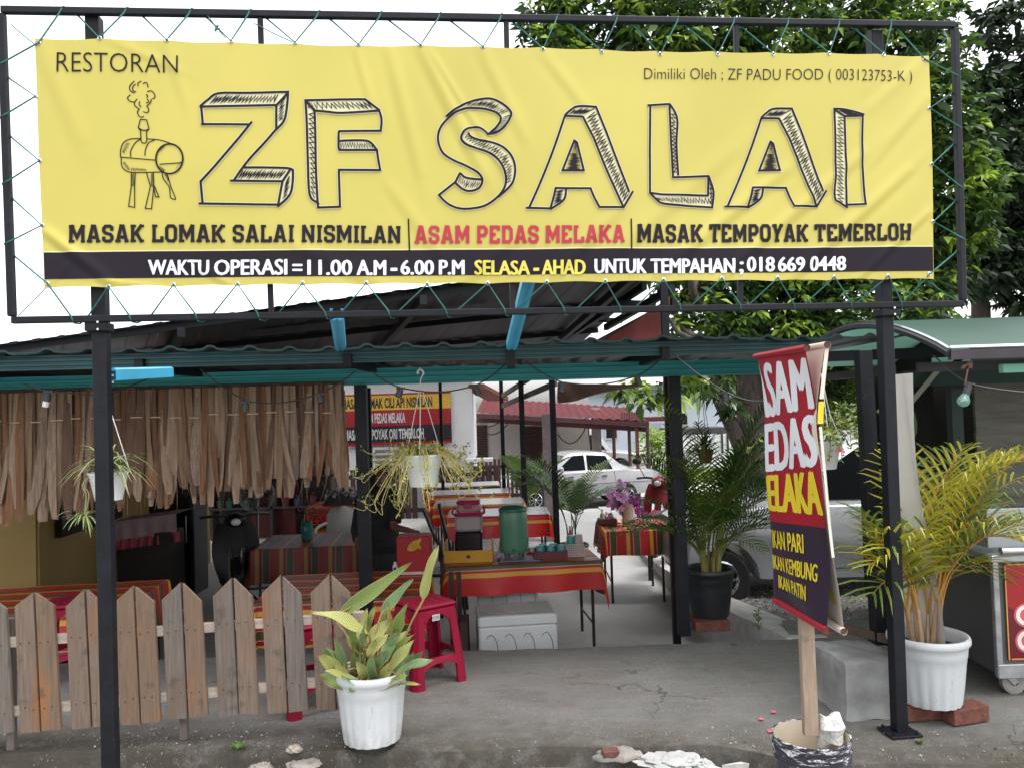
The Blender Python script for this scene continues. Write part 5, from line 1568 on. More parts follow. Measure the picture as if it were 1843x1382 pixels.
# ------------------------------------------------------------------ picket fence
def wood(name, c, c2, stain=None):
    m = M(name, c, .85, .3, 5, .35, 30, c2=c2, stretch=(22, 22, 1.1), detail=7, contrast=(.3, .75))
    nt = m.node_tree; N, L = nt.nodes, nt.links
    b = N['Principled BSDF']; src = b.inputs['Base Color'].links[0].from_socket
    tc = N.new('ShaderNodeTexCoord')
    n = N.new('ShaderNodeTexNoise'); n.inputs['Scale'].default_value = 3.3; n.inputs['Detail'].default_value = 5
    mp = N.new('ShaderNodeMapping'); mp.inputs['Scale'].default_value = (2.2, 1, .7); L.new(tc.outputs['Object'], mp.inputs[0]); L.new(mp.outputs[0], n.inputs['Vector'])
    r = N.new('ShaderNodeMapRange'); r.inputs['From Min'].default_value = .55; r.inputs['From Max'].default_value = .70; L.new(n.outputs['Fac'], r.inputs['Value'])
    x = N.new('ShaderNodeMix'); x.data_type = 'RGBA'
    L.new(r.outputs[0], x.inputs['Factor']); L.new(src, x.inputs['A']); x.inputs['B'].default_value = (*(stain or (.25, .1, .035)), 1)
    n2 = N.new('ShaderNodeTexNoise'); n2.inputs['Scale'].default_value = 9; n2.inputs['Detail'].default_value = 4; L.new(tc.outputs['Object'], n2.inputs['Vector'])
    r2 = N.new('ShaderNodeMapRange'); r2.inputs['From Min'].default_value = .60; r2.inputs['From Max'].default_value = .75; L.new(n2.outputs['Fac'], r2.inputs['Value'])
    y = N.new('ShaderNodeMix'); y.data_type = 'RGBA'
    L.new(r2.outputs[0], y.inputs['Factor']); L.new(x.outputs['Result'], y.inputs['A']); y.inputs['B'].default_value = (.075, .062, .052, 1)
    L.new(y.outputs['Result'], b.inputs['Base Color'])
    return m
wA = wood('weathered_plank', (.235, .17, .125), (.125, .09, .068))
wB = wood('greyed_plank', (.20, .165, .14), (.10, .085, .072), (.15, .10, .07))
wC = wood('orange_stained_plank', (.22, .145, .095), (.13, .085, .058), (.27, .12, .045))
m_rail = M('sawn_rail', (.40, .34, .28), .8, .2, 6, .2, 40, stretch=(1, 8, 8))
fen = thing('picket_fence', 'weathered wooden picket fence with paired pointed boards at the left', 'fence', (-1.9, 3.8, 0))
def FY(px): return 3.70 + .115 * (px / 594.0) + .05
PA = [(-25, 1072, 1097, 1322), (61, 1067, 1091, 1316), (153, 1060, 1090, 1309), (241, 1055, 1083, 1303), (326, 1048, 1080, 1291), (418, 1041, 1073, 1286), (506, 1036, 1069, 1282), (594, 1034, 1067, 1277)]
rf = random.Random(4)
m_nail = M('rusty_nail', (.045, .028, .02), .8, .3, 20)
cols = [(1, 1), (0, 2), (0, 0), (2, 2), (1, 2), (1, 0), (0, 1), (0, 0)]
for i, (px, py, sh, bt_) in enumerate(PA):
    d = FY(px)
    for s in (-1, 1):
        gap = 2.2
        sl = 14 if s < 0 else 14
        # outline in pixels, boards lean a little with the fence
        if s < 0: o_ = [(px - gap, py), (px - 35, sh), (px - 24, bt_ + 2), (px + 11 - gap * .4, bt_)]
        else: o_ = [(px + gap, py), (px + 13 + gap * .4, bt_), (px + 48, bt_ - 4), (px + 35, sh)]
        y_ = d + (0 if s < 0 else .003) + rf.uniform(-.003, .003)
        m_ = MB()
        pts = [P(a, b + rf.uniform(-1.5, 1.5), y_) for a, b in o_]
        # split long edges so the bottom can be ragged
        m_.prism(pts if s < 0 else pts, V(0, .018, 0))
        k = cols[i][0 if s < 0 else 1]
        pk = part('picket', m_, (wA, wB, wC)[k], fen)
        m_ = MB()
        for (ra_, rb2_) in (((-60, 1161), (655, 1107)), ((-60, 1287), (655, 1219))):
            for dx in ((-24, -9) if s < 0 else (11, 25)):
                xx = px + dx + (8 if ra_[1] > 1200 else 0); yy = ra_[1] + (rb2_[1] - ra_[1]) * (xx + 60) / 715 + rf.uniform(-5, 5)
                c = P(xx, yy, y_ - .001); m_.tube([c, c + V(0, -.0025, 0)], .0034, 6)
        part('nails', m_, m_nail, pk)
for (a, b, w) in (((-60, 1161), (655, 1107), .045), ((-60, 1287), (655, 1219), .045)):
    m_ = MB()
    A, B = P(a[0], a[1], FY(a[0]) + .036), P(b[0], b[1], FY(b[0]) + .036)
    m_.bar(A, B, .03, w, bev=.003)
    part('rail', m_, m_rail, fen)
for px in (20, 330, 640):
    b = P(px, 1200, FY(px) + .066); m_ = MB(); m_.bar(V(b.x, b.y, 0), V(b.x, b.y, .62), .035, .03); part('stake', m_, wB, fen)

# ------------------------------------------------------------------ striped tablecloths and tables
def cloth_mat(name, axis, period, stops):
    m = M(name, (.5, .02, .02), .30 if 'wide' in name else .5, .1, 4)
    nt = m.node_tree; N, L = nt.nodes, nt.links
    uv = N.new('ShaderNodeUVMap'); sx = N.new('ShaderNodeSeparateXYZ'); L.new(uv.outputs[0], sx.inputs[0])
    f = math_node(m, 'FRACT', math_node(m, 'MULTIPLY', sx.outputs[axis], 1.0 / period))
    r = ramp(m, stops); L.new(f, r.inputs['Fac'])
    n = N.new('ShaderNodeTexNoise'); n.inputs['Scale'].default_value = 5
    mp = N.new('ShaderNodeMapRange'); mp.inputs['To Min'].default_value = .8; mp.inputs['To Max'].default_value = 1.15; L.new(n.outputs['Fac'], mp.inputs['Value'])
    x = N.new('ShaderNodeMix'); x.data_type = 'RGBA'; x.blend_type = 'MULTIPLY'; x.inputs['Factor'].default_value = 1
    L.new(r.outputs['Color'], x.inputs['A']); L.new(mp.outputs[0], x.inputs['B'])
    L.new(x.outputs['Result'], N['Principled BSDF'].inputs['Base Color'])
    return m
RED, YEL, OLV, WHT, DRD = (.50, .008, .010), (.66, .33, .03), (.055, .062, .018), (.50, .34, .24), (.26, .005, .008)
STR = [(0, YEL), (.15, DRD), (.28, WHT), (.305, DRD), (.36, OLV), (.57, WHT), (.585, RED)]
cl_x = cloth_mat('striped_cloth_across', 'X', .235, STR)
cl_y = cloth_mat('striped_cloth_along', 'Y', .235, STR)
cl_y2 = cloth_mat('striped_cloth_wide', 'Y', .60, [(0, RED), (.07, WHT), (.078, RED), (.105, YEL), (.165, RED), (.20, WHT), (.208, OLV), (.30, WHT), (.31, RED), (.55, OLV), (.6, RED), (.9, YEL), (.96, RED)])
cl_dk = cloth_mat('shade_darkened_cloth', 'X', .235, [(p, tuple(x * .35 for x in c)) for p, c in STR])  # same stripes, darkened so the colour carries the shade over the middle table
cl_serv = cloth_mat('striped_serving_cloth', 'Y', .60, [(0, RED), (.235, YEL), (.30, RED), (.335, WHT), (.345, OLV), (.43, WHT), (.44, RED), (.55, YEL), (.60, DRD), (.7, OLV), (.8, RED)])
m_leg = M('brown_steel_leg', (.035, .015, .012), .5, .3, 8)
m_ttop = M('table_board', (.3, .2, .13), .6, .2, 4)
def table(label, cx, cy, rz, w, d, zf, h=.74, group=None, stretcher=True):
    t = thing('dining_table', label, 'table', (cx, cy, zf), group, rz)
    m_ = MB(); m_.box((0, 0, h - .012), (w, d, .022), bev=.003); part('table_top', m_, m_ttop, t, local=True)
    for sx in (-1, 1):
        for sy in (-1, 1):
            m_ = MB(); x, y = sx * (w / 2 - .05), sy * (d / 2 - .05); m_.tube([V(x, y, 0), V(x, y, h - .024)], .013, 8); part('leg', m_, m_leg, t, local=True)
        if stretcher:
            m_ = MB(); x = sx * (w / 2 - .05)
            m_.tube([V(x, -d / 2 + .063, .2), V(x, d / 2 - .063, .2)], .009, 6); part('stretcher', m_, m_leg, t, local=True)
    return t
def cloth(label, cx, cy, rz, w, d, z, drop, mat, seed, group=None, sheen=None, uvoff=(0, 0)):
    r = random.Random(seed)
    ph = [r.uniform(0, 6) for _ in range(6)]
    fl, fr_, fb, ff = drop              # left right back front
    m_ = MB()
    na, nb = 56, 56
    def pt(s, t):
        a = lerp(-w / 2 - fl, w / 2 + fr_, s); b = lerp(-d / 2 - ff, d / 2 + fb, t)
        e = .012
        ox = max(abs(a) - w / 2, 0) * (1 if a > 0 else -1); oy = max(abs(b) - d / 2, 0) * (1 if b > 0 else -1)
        bx, by = min(max(a, -w / 2), w / 2), min(max(b, -d / 2), d / 2)
        o = math.hypot(ox, oy)
        if o < 1e-6: return V(bx, by, z + .0015 * math.sin(a * 9 + b * 7 + ph[0]))
        dx, dy = ox / o, oy / o
        swing = .02 + .10 * o + .022 * math.sin(bx * 13 + by * 15 + ph[1]) * o / .25
        if ox and oy:
            th = math.atan2(abs(oy), abs(ox))
            fold = math.sin(th * 4 + ph[2]) * .05 * o
            swing = .03 + .14 * o
            px_, py_ = bx + dx * swing - dy * fold, by + dy * swing + dx * fold
        else:
            px_, py_ = bx + dx * swing, by + dy * swing
        drop_ = o - .004
        return V(px_, py_, z - drop_ * .985)
    vs, uvs = [], []
    # finer near the table edge
    def ax(n, lo, hi, w2):
        base = [lo + (hi - lo) * i / n for i in range(n + 1)]
        return sorted(set(base + [-w2, w2, -w2 - .008, w2 + .008]))
    A = [a for a in ax(na, -w / 2 - fl, w / 2 + fr_, w / 2) if -w / 2 - fl - 1e-6 <= a <= w / 2 + fr_ + 1e-6]
    Bv = [b for b in ax(nb, -d / 2 - ff, d / 2 + fb, d / 2) if -d / 2 - ff - 1e-6 <= b <= d / 2 + fb + 1e-6]
    for b in Bv:
        for a in A:
            vs.append(pt((a + w / 2 + fl) / (w + fl + fr_), (b + d / 2 + ff) / (d + ff + fb))); uvs.append((a + 5 + uvoff[0], b + 5 + uvoff[1]))
    n_ = len(A)
    R = Matrix.Rotation(rz, 3, 'Z')
    vs = [R @ p + V(cx, cy, 0) for p in vs]
    m_.add(vs, [(j * n_ + i, j * n_ + i + 1, (j + 1) * n_ + i + 1, (j + 1) * n_ + i) for j in range(len(Bv) - 1) for i in range(n_ - 1)], 0, uvs)
    return solo('tablecloth', m_, mat, label, 'tablecloth', group, 'all')
TG, CG = 'folding tables on the eating floor', 'striped cloths on the tables'
def laid(labt, labc, cx, cy, rz, w, d, zf, h, drop, mat, seed, uvoff=(0, 0)):
    table(labt, cx, cy, rz, w, d, zf, h, TG)
    cloth(labc, cx, cy, rz, w, d, zf + h + .002, drop, mat, seed, CG, uvoff=uvoff)
laid('table at the left behind the picket fence, its legs hidden by pickets', 'striped cloth on the table at the far left behind the picket fence', -3.35, 5.80, .11, 1.22, .86, FL, .73, (.3, .3, .25, .32), cl_y, 1)
laid('table behind the right end of the picket fence', 'striped cloth on the table behind the right end of the picket fence', -1.26, 5.92, .06, 1.12, .86, FL, .73, (.28, .2, .22, .32), cl_y, 2)
laid('serving table carrying the green drum and the cups', 'red cloth with broad stripes under the green drum and the cups', .02, 6.79, .11, 1.24, .60, FL, .73, (.26, .33, .1, .24), cl_serv, 3, (0, .34))
laid('small square table carrying the purple orchids', 'red striped cloth under the vase of purple orchids', 1.22, 8.42, -.015, .62, .80, FL, .73, (.27, .20, .2, .25), cl_x, 4, (.045, 0))
laid('table in the dark middle carrying a teal vase', 'shade darkened striped cloth under the teal vase of greenery', -2.06, 8.25, .08, 1.12, .9, FL, .70, (.28, .28, .2, .34), cl_dk, 5)
m_glare = M('painted_table_glare', (.42, .40, .41), .3, .1, 3)  # pale thin boxes stand in for grazing glare on the red cloth tops
for k, (d, xr) in enumerate(((9.4, .40), (10.55, .12), (11.9, -.09), (13.2, -.27))):
    nm = ('nearest', 'second', 'third', 'farthest')[k]
    laid('%s table in the row behind the green drum' % nm, 'red striped cloth under a painted glare sheet on the %s table of the row behind the drum' % nm, xr - .62, d + .35, .03, 1.2, .72, FL, .73, (.2, .2, .15, .26), cl_y2, 10 + k, (0, .2 + .05 * k))
    m_ = MB(); m_.box((xr - .62, d + .35, FL + .7365), (1.2, .72, .003), rz=.03); part('glare_sheet', m_, m_glare, [o for o in col.objects if o.name.startswith('tablecloth')][-1])
laid('table at the back left under the food covers', 'red cloth under the black food cover at the back left', -2.25, 11.0, .05, 1.1, .8, FL, .75, (.2, .25, .1, .4), cl_y2, 19)

# ------------------------------------------------------------------ plastic stools
def stool(label, loc, rz, mat=red_plastic, group='red plastic stools by the tables'):
    t = thing('plastic_stool', label, 'stool', loc, group, rz)
    h, a, b = .455, .135, .175                      # half widths at the top and at the floor
    m_ = MB(); m_.box((0, 0, h - .012), (2 * a, 2 * a, .024), bev=.01)
    for s in (-1, 1):
        for q in range(4):
            m_.box(((q - 1.5) * .05, 0, h + .001), (.018, .15, .004), bev=.002)
        break
    part('seat', m_, mat, t, local=True)
    for sx in (-1, 1):
        for sy in (-1, 1):
            m_ = MB()
            def cr(f, z, w):
                c = lerp(a, b, f); x, y = sx * c, sy * c
                return [V(x, y, z), V(x - sx * w, y, z), V(x - sx * w, y - sy * .018, z), V(x - sx * .028, y - sy * .018, z), V(x - sx * .018, y - sy * .028, z), V(x - sx * .018, y - sy * w, z), V(x, y - sy * w, z)]
            # chamfered outer corner
            R_ = []
            for f, z, w in ((0, h - .026, .085), (.12, h - .075, .058), (.8, .1, .062), (1, 0, .068)):
                q = cr(f, z, w)
                c = lerp(a, b, f)
                q[0:1] = [V(sx * (c - .0), sy * (c - .022), z), V(sx * (c - .022), sy * (c - .0), z)]
                R_.append(q)
            nn = 8
            m_.add([p for q in R_ for p in q], [(k * nn + i, k * nn + (i + 1) % nn, (k + 1) * nn + (i + 1) % nn, (k + 1) * nn + i) for k in range(3) for i in range(nn)] + [tuple(range(3 * nn, 4 * nn)), tuple(range(nn))])
            part('leg', m_, mat, t, local=True)
    for k in range(4):                              # arched apron and low brace on each side
        Rk = Matrix.Rotation(k * math.pi / 2, 3, 'Z')
        m_ = MB()
        c = lerp(a, b, .06)
        o_ = [V(-a + .03, -c, h - .026), V(a - .03, -c, h - .026), V(a - .06, -c - .004, h - .10)] + [V((a - .075) * math.cos(q * math.pi / 8), -c - .003, h - .085 + .03 * math.sin(q * math.pi / 8)) for q in range(9)] + [V(-a + .06, -c - .004, h - .10)]
        m_.prism([Rk @ p for p in o_], Rk @ V(0, .012, 0))
        part('apron', m_, mat, t, local=True)
        m_ = MB()
        c = lerp(a, b, .72)
        L_ = c - .05
        top, bot = [], []
        for q in range(9):
            x = lerp(-L_, L_, q / 8); arch = (1 - (x / L_) ** 2)
            top.append(V(x, -c + .004, .168 + .0 * arch)); bot.append(V(x, -c - .006, .105 + .032 * arch))
        m_.prism([Rk @ p for p in top + bot[::-1]], Rk @ V(0, .01, 0))
        part('brace', m_, mat, t, local=True)
    return t
s1 = stool('red plastic stool with a white sticker beside the leafy white pot', (-.545, 4.62, 0), .62)
m_ = MB()
R45 = Matrix.Rotation(.62, 3, 'Z')
c0_ = lerp(.135, .175, .06)
for k, (x0, z0, w, hh, mi) in enumerate([(.0, .385, .048, .034, 0)] + [(-.018 + .009 * q, .385, .004, .022, 1) for q in range(5)]):
    y_ = -c0_ - .0065 - .001 * (k > 0)
    m_.add([R45 @ V(x0 - w / 2 - .01, y_, z0 - hh / 2) + V(-.545, 4.62, 0), R45 @ V(x0 + w / 2 - .01, y_, z0 - hh / 2) + V(-.545, 4.62, 0), R45 @ V(x0 + w / 2 - .01, y_, z0 + hh / 2) + V(-.545, 4.62, 0), R45 @ V(x0 - w / 2 - .01, y_, z0 + hh / 2) + V(-.545, 4.62, 0)], [(0, 1, 2, 3)], mi)
part('sticker', m_, [white_plastic, M('sticker_print', (.06, .03, .04), .6)], s1)
for (lab, x, y, z, r) in (('red plastic stool just behind the picket fence by its right end', -1.11, 4.27, 0, .5), ('red plastic stool in shadow behind the sticker stool', -.82, 5.28, FL, .3),
                          ('red plastic stool under the left fence table, nearer its right end', -2.75, 4.9, 0, .4), ('red plastic stool in shadow below the teal vase table', -2.15, 7.55, FL, .2), ('red plastic stool below the teal vase table, nearer the post', -1.75, 7.5, FL, .5)):
    dup(s1, loc=(x, y, z), rz=r, label=lab)
for o in list(col.objects):
    if o.name.startswith('sticker.') : bpy.data.objects.remove(o)

# ------------------------------------------------------------------ foam boxes under the serving table
m_foam = M('white_foam', (.56, .57, .57), .8, .06, 3, .2, 120)
m_foamd = M('dirty_foam_lid', (.28, .26, .24), .8, .35, 3, .2, 60, c2=(.5, .49, .47), detail=8)
def foam(label, loc, rz, w, d, h):
    t = thing('foam_box', label, 'foam box', loc, 'foam fish boxes under the serving table', rz)
    m_ = MB(); m_.box((0, 0, (h - .075) / 2), (w, d, h - .075), bev=.012)
    part('box_body', m_, m_foam, t, local=True)
    m_ = MB(); m_.box((0, 0, h - .037), (w + .006, d + .006, .072), bev=.012); lid = part('lid', m_, m_foam, t, local=True)
    m_ = MB(); m_.box((0, 0, h + .001), (w - .03, d - .03, .006), bev=.002); part('lid_top', m_, m_foamd, lid, local=True)
    m_ = MB()
    for k in range(4):
        cx = (k - 1.5) * w * .235
        m_.tube([V(cx + .05 * math.cos(a * math.pi / 10) if a >= 0 else cx + .05, -d / 2 - .002, (h - .245 + .12 * math.sin(a * math.pi / 10)) if a >= 0 else h - .245 + .06 * a) for a in (-2, -1, 0, 1, 2, 3, 4, 5, 6, 7)], .003, 5)
    part('groove', m_, M('foam_groove', (.2, .2, .2), .9), t, local=True)
    return t
foam('white foam fish box nearest the apron with a dirty lid', (-.03, 5.85, FL), .10, .56, .40, .53)
foam('white foam fish box standing behind the dirty lidded one', (-.10, 6.75, FL), .06, .50, .35, .66)
m_ = MB(); 
for k in range(5): m_.box((-.40 + .0 * k, 5.72 + k * .05, FL + .24), (.05, .035, .48), rz=.05 * k)
for k in range(2): m_.box((-.47 - .06 * k, 6.3, FL + .36), (.035, .03, .72))
solo('wooden_boards', m_, [M('dark_board_stack', (.05, .025, .02), .8, .3, 5)], 'dark boards leaning beside the foam boxes under the serving table', 'boards')

# ------------------------------------------------------------------ things on the serving table
TZ = FL + .734
m_drum = M('green_drum_plastic', (.085, .235, .15), .32, .06, 3, .03, 60)
m_drum2 = M('dark_green_lid', (.035, .13, .085), .35, .08, 3)
dp = P(925, 992, 6.72); dx_, dy_ = dp.x, 6.74
t = thing('water_dispenser', 'green plastic drink drum with a darker lid on the serving table', 'drink dispenser', (dx_, dy_, TZ))
m_ = MB(); m_.lathe([(.0, .05), (.10, .05), (.113, .065), (.117, .09), (.119, .32), (.116, .40), (.112, .41)], (dx_, dy_, TZ), 32); part('body', m_, m_drum, t, True)
m_ = MB(); m_.lathe([(.120, .395), (.122, .41), (.118, .425), (.09, .445), (.03, .452), (0, .452)], (dx_, dy_, TZ), 32); part('lid', m_, m_drum2, t, True)
for a in (.5, 2.1, 3.7, 5.3):
    m_ = MB(); m_.tube([V(dx_ + .085 * math.cos(a), dy_ + .085 * math.sin(a), TZ), V(dx_ + .085 * math.cos(a), dy_ + .085 * math.sin(a), TZ + .052)], .011, 7); part('foot', m_, m_drum2, t, True)
m_ = MB(); m_.tube([V(dx_, dy_ - .11, TZ + .085), V(dx_ + .006, dy_ - .15, TZ + .08), V(dx_ + .006, dy_ - .155, TZ + .0)], .013, 8); part('tap', m_, m_drum2, t, True)
# tiered clear container with pink lid
cx_ = P(846, 1000, 6.75).x; cy_ = 6.75
t = thing('drink_container', 'tall square drink container with pink lid and dark drink in a yellow tray', 'drink container', (cx_, cy_, TZ + .02))
m_ = MB(); m_.box((cx_, cy_, TZ + .035), (.21, .2, .03), bev=.006); part('base', m_, M('hot_pink_plastic', (.62, .09, .22), .35, .05, 3), t)
m_ = MB(); m_.box((cx_, cy_, TZ + .15), (.225, .215, .20), bev=.02); part('dark_drink', m_, M('dark_drink', (.018, .016, .020), .15, .1, 2), t)
m_ = MB(); m_.box((cx_, cy_, TZ + .315), (.228, .218, .13), bev=.02); part('clear_wall', m_, M('cloudy_plastic', (.33, .29, .29), .25, .08, 2), t)
mp_ = M('crimson_plastic', (.38, .018, .075), .3, .06, 3)
m_ = MB(); m_.box((cx_, cy_, TZ + .39), (.245, .235, .028), bev=.01); part('rim', m_, mp_, t)
m_ = MB(); m_.box((cx_, cy_, TZ + .435), (.222, .212, .065), bev=.03); part('upper_wall', m_, M('cloudy_pink_plastic', (.42, .24, .26), .25, .08, 2), t)
m_ = MB(); m_.box((cx_, cy_, TZ + .487), (.20, .19, .04), bev=.018); m_.box((cx_ , cy_ - .1, TZ + .46), (.07, .02, .05), bev=.006); part('lid', m_, mp_, t)
m_ = MB(); m_.tube(catmull([V(cx_ + .125, cy_, TZ + .44), V(cx_ + .132, cy_ - .09, TZ + .40), V(cx_ + .05, cy_ - .125, TZ + .388), V(cx_ - .05, cy_ - .125, TZ + .388), V(cx_ - .132, cy_ - .09, TZ + .40), V(cx_ - .125, cy_, TZ + .44)], 4), .009, 6); part('handle', m_, mp_, t, True)
# yellow tray box
m_y = M('mustard_board', (.52, .27, .018), .5, .08, 3)
t = thing('yellow_tray', 'mustard yellow open tray box holding the drink container', 'tray', (cx_ - .01, 6.7, TZ))
m_ = MB(); m_.box((cx_ - .005, 6.6, TZ + .05), (.40, .012, .10)); fr_p = part('front_board', m_, m_y, t)
m_ = MB(); m_.box((cx_ - .005, 6.592, TZ + .05), (.03, .004, .024)); m_.tube([V(cx_ - .02, 6.589, TZ + .045), V(cx_ - .005, 6.589, TZ + .058), V(cx_ + .01, 6.589, TZ + .045)], .003, 4); part('emblem', m_, M('brown_print', (.09, .035, .012), .6), fr_p)
for s in (-1, 1):
    m_ = MB(); x = cx_ - .005 + s * .197
    m_.prism([V(x - .006, 6.607, TZ + .002), V(x - .006, 6.607, TZ + .098), V(x - .006, 6.66, TZ + .155), V(x - .006, 6.9, TZ + .155), V(x - .006, 6.9, TZ + .002)], V(.012, 0, 0)); part('side_board', m_, m_y, t)
m_ = MB(); m_.box((cx_ - .005, 6.755, TZ + .008), (.37, .27, .010)); part('bottom_board', m_, m_y, t)
# cups
teal_cup = M('teal_cup_plastic', (.06, .30, .29), .35, .06, 3)
def cup(label, x, y, z, mat, group, proto=None):
    m_ = MB(); m_.lathe([(.036, 0), (.039, .01), (.034, .085), (.032, .098), (.026, .1), (0, .1)], (x, y, z), 20)
    return solo('plastic_cup', m_, mat, label, 'cup', group, True)
ctr = P(990, 992, 6.72)
t = thing('cup_tray', 'maroon plastic tray of upturned teal cups on the serving table', 'tray', (ctr.x, 6.72, TZ))
m_ = MB(); m_.box((ctr.x, 6.72, TZ + .004), (.27, .17, .008))
for s in (-1, 1):
    m_.box((ctr.x, 6.72 + s * .086, TZ + .034), (.282, .008, .068), bev=.002); m_.box((ctr.x + s * .137, 6.72, TZ + .034), (.008, .164, .068), bev=.002)
for k in range(3): m_.box((ctr.x + (k - 1) * .1, 6.629, TZ + .03), (.035, .004, .012))
part('basket', m_, M('maroon_plastic', (.12, .012, .03), .4, .08, 3), t)
CGp = 'upturned teal cups in the maroon tray'
for k, (u_, v_) in enumerate(((-.085, -.04), (.005, -.04), (.09, -.04), (-.06, .045), (.03, .045))):
    cup(('teal cup at the left front of the maroon tray', 'teal cup at the middle front of the maroon tray', 'teal cup at the right front of the maroon tray', 'teal cup at the left back of the maroon tray', 'teal cup at the right back of the maroon tray')[k], ctr.x + u_, 6.72 + v_, TZ + .009, teal_cup, CGp)
bx_ = P(1034, 985, 6.75).x
t = thing('cup_basket', 'small white perforated basket holding two cups at the table corner', 'basket', (bx_, 6.75, TZ))
mbk = M('white_mesh_plastic', (.55, .48, .46), .5, .05, 4)
m_ = MB(); hgt = .11
for s in (-1, 1):
    for (ax_, L_) in ((0, .15), (1, .11)):
        for k in range(9):
            o_ = lerp(-L_ / 2, L_ / 2, k / 8)
            c = V(o_, s * .055, hgt / 2) if ax_ == 0 else V(s * .075, o_, hgt / 2)
            m_.box(V(bx_, 6.75, TZ) + c, (.007, .005, hgt) if ax_ == 0 else (.005, .007, hgt))
        for k in range(6):
            z = .006 + k * (hgt - .012) / 5
            c = V(0, s * .0535, z) if ax_ == 0 else V(s * .0735, 0, z)
            m_.box(V(bx_, 6.75, TZ) + c, (L_ + .004, .004, .009) if ax_ == 0 else (.004, L_ + .004, .009))
m_.box((bx_, 6.75, TZ + .004), (.15, .11, .006))
part('mesh', m_, mbk, t)
cup('teal cup standing in the white perforated basket', bx_ - .032, 6.74, TZ + .075, teal_cup, None)
cup('pale lilac cup standing in the white perforated basket', bx_ + .035, 6.74, TZ + .082, M('lilac_cup_plastic', (.46, .34, .40), .4, .05, 3), None)
m_ = MB(); x = P(1026, 950, 7.0).x; m_.lathe([(.022, 0), (.025, .01), (.025, .12), (.012, .16), (.011, .19)], (x, 7.0, TZ), 14, 0); m_.lathe([(.013, .185), (.013, .215), (0, .216)], (x, 7.0, TZ), 12, 1)
solo('sauce_bottle', m_, [M('chilli_sauce', (.3, .05, .03), .25), M('white_cap', (.6, .5, .45), .4)], 'red sauce bottle standing behind the white basket of cups', 'bottle', smooth=True)
m_ = MB(); x = P(985, 965, 6.98).x
for k, (u_, v_, r_) in enumerate(((0, 0, .1), (.09, .01, -.2), (-.12, .02, .3))): m_.box((x + u_, 6.98 + v_, TZ + .02 + .0 * k), (.11, .11, .035), rz=r_, bev=.008)
solo('napkins', m_, M('white_paper', (.7, .7, .7), .8, .04, 5), 'white folded napkins behind the maroon tray of cups', 'napkins')
m_ = MB(); m_.box((P(935, 1000, 6.66).x, 6.66, TZ + .006), (.34, .2, .012), bev=.003)
solo('blue_tray', m_, M('grey_blue_tray', (.12, .16, .22), .5, .1, 4), 'flat grey blue tray under the tap of the green drum', 'tray')
m_ = MB(); x = P(898, 980, 6.75).x; m_.box((x, 6.75, TZ + .03), (.04, .04, .06), bev=.004)
for k in range(6): m_.tube([V(x + rf.uniform(-.012, .012), 6.75, TZ + .06), V(x + rf.uniform(-.04, .03), 6.75 + rf.uniform(-.02, .02), TZ + .14)], .003, 4)
solo('straw_holder', m_, M('grey_holder', (.3, .3, .32), .5), 'small grey straw holder between yellow tray and green drum', 'straw holder')
# red box with a fish
x0, x1 = P(714, 1000, 6.2).x, P(774, 1000, 6.2).x
z1 = P(745, 965, 6.2).z
t = thing('red_box', 'red display box with a yellow fish on its front beside the pots', 'box', ((x0 + x1) / 2, 6.3, TZ))
m_ = MB(); m_.box(((x0 + x1) / 2, 6.30, TZ + (z1 - TZ) / 2), (x1 - x0, .2, z1 - TZ), bev=.006); rb = part('box_body', m_, M('red_board', (.30, .008, .012), .45, .06, 3), t)
m_ = MB(); m_.box(((x0 + x1) / 2, 6.29, TZ + .012), (x1 - x0 + .02, .23, .02)); part('white_base', m_, M('pinkish_white', (.55, .42, .42), .5), t)
m_ = MB()
fp = [(734, 983), (738, 977), (744, 973), (750, 971), (752, 972), (757, 966), (758, 973), (754, 978), (757, 982), (758, 988), (752, 985), (746, 990), (738, 991), (733, 989)]
yq = 6.198
m_.prism([P(a, b, yq) for a, b in fp], V(0, -.004, 0), 0)
c = P(738, 981, yq - .0065); 
for k in range(4):
    q = P(739 + k * 3.6, 980 + (k % 2) * 3, yq - .0055); m_.tube([q + V(.012 * math.cos(a), 0, .018 * math.sin(a)) for a in (-1.2, -.6, 0, .6, 1.2)], .0022, 4, 1)
m_.sphere(P(736, 984, yq - .005), .005, 6, 4, 1)
part('fish_emblem', m_, [M('yellow_fish_print', (.50, .30, .012), .5), M('olive_fish_print', (.16, .12, .01), .5)], rb)
m_ = MB(); p = P(711, 1011, 6.15); m_.box((p.x, p.y, TZ + .045), (.035, .03, .09), bev=.006); m_.box((p.x, p.y - .0165, TZ + .055), (.02, .002, .03), m=1); m_.box((p.x, p.y, TZ + .1), (.02, .02, .02), bev=.004)
solo('small_bottle', m_, [M('pale_bottle', (.55, .55, .55), .3), m_dark], 'tiny white bottle with dark mark beside the red fish box', 'bottle')

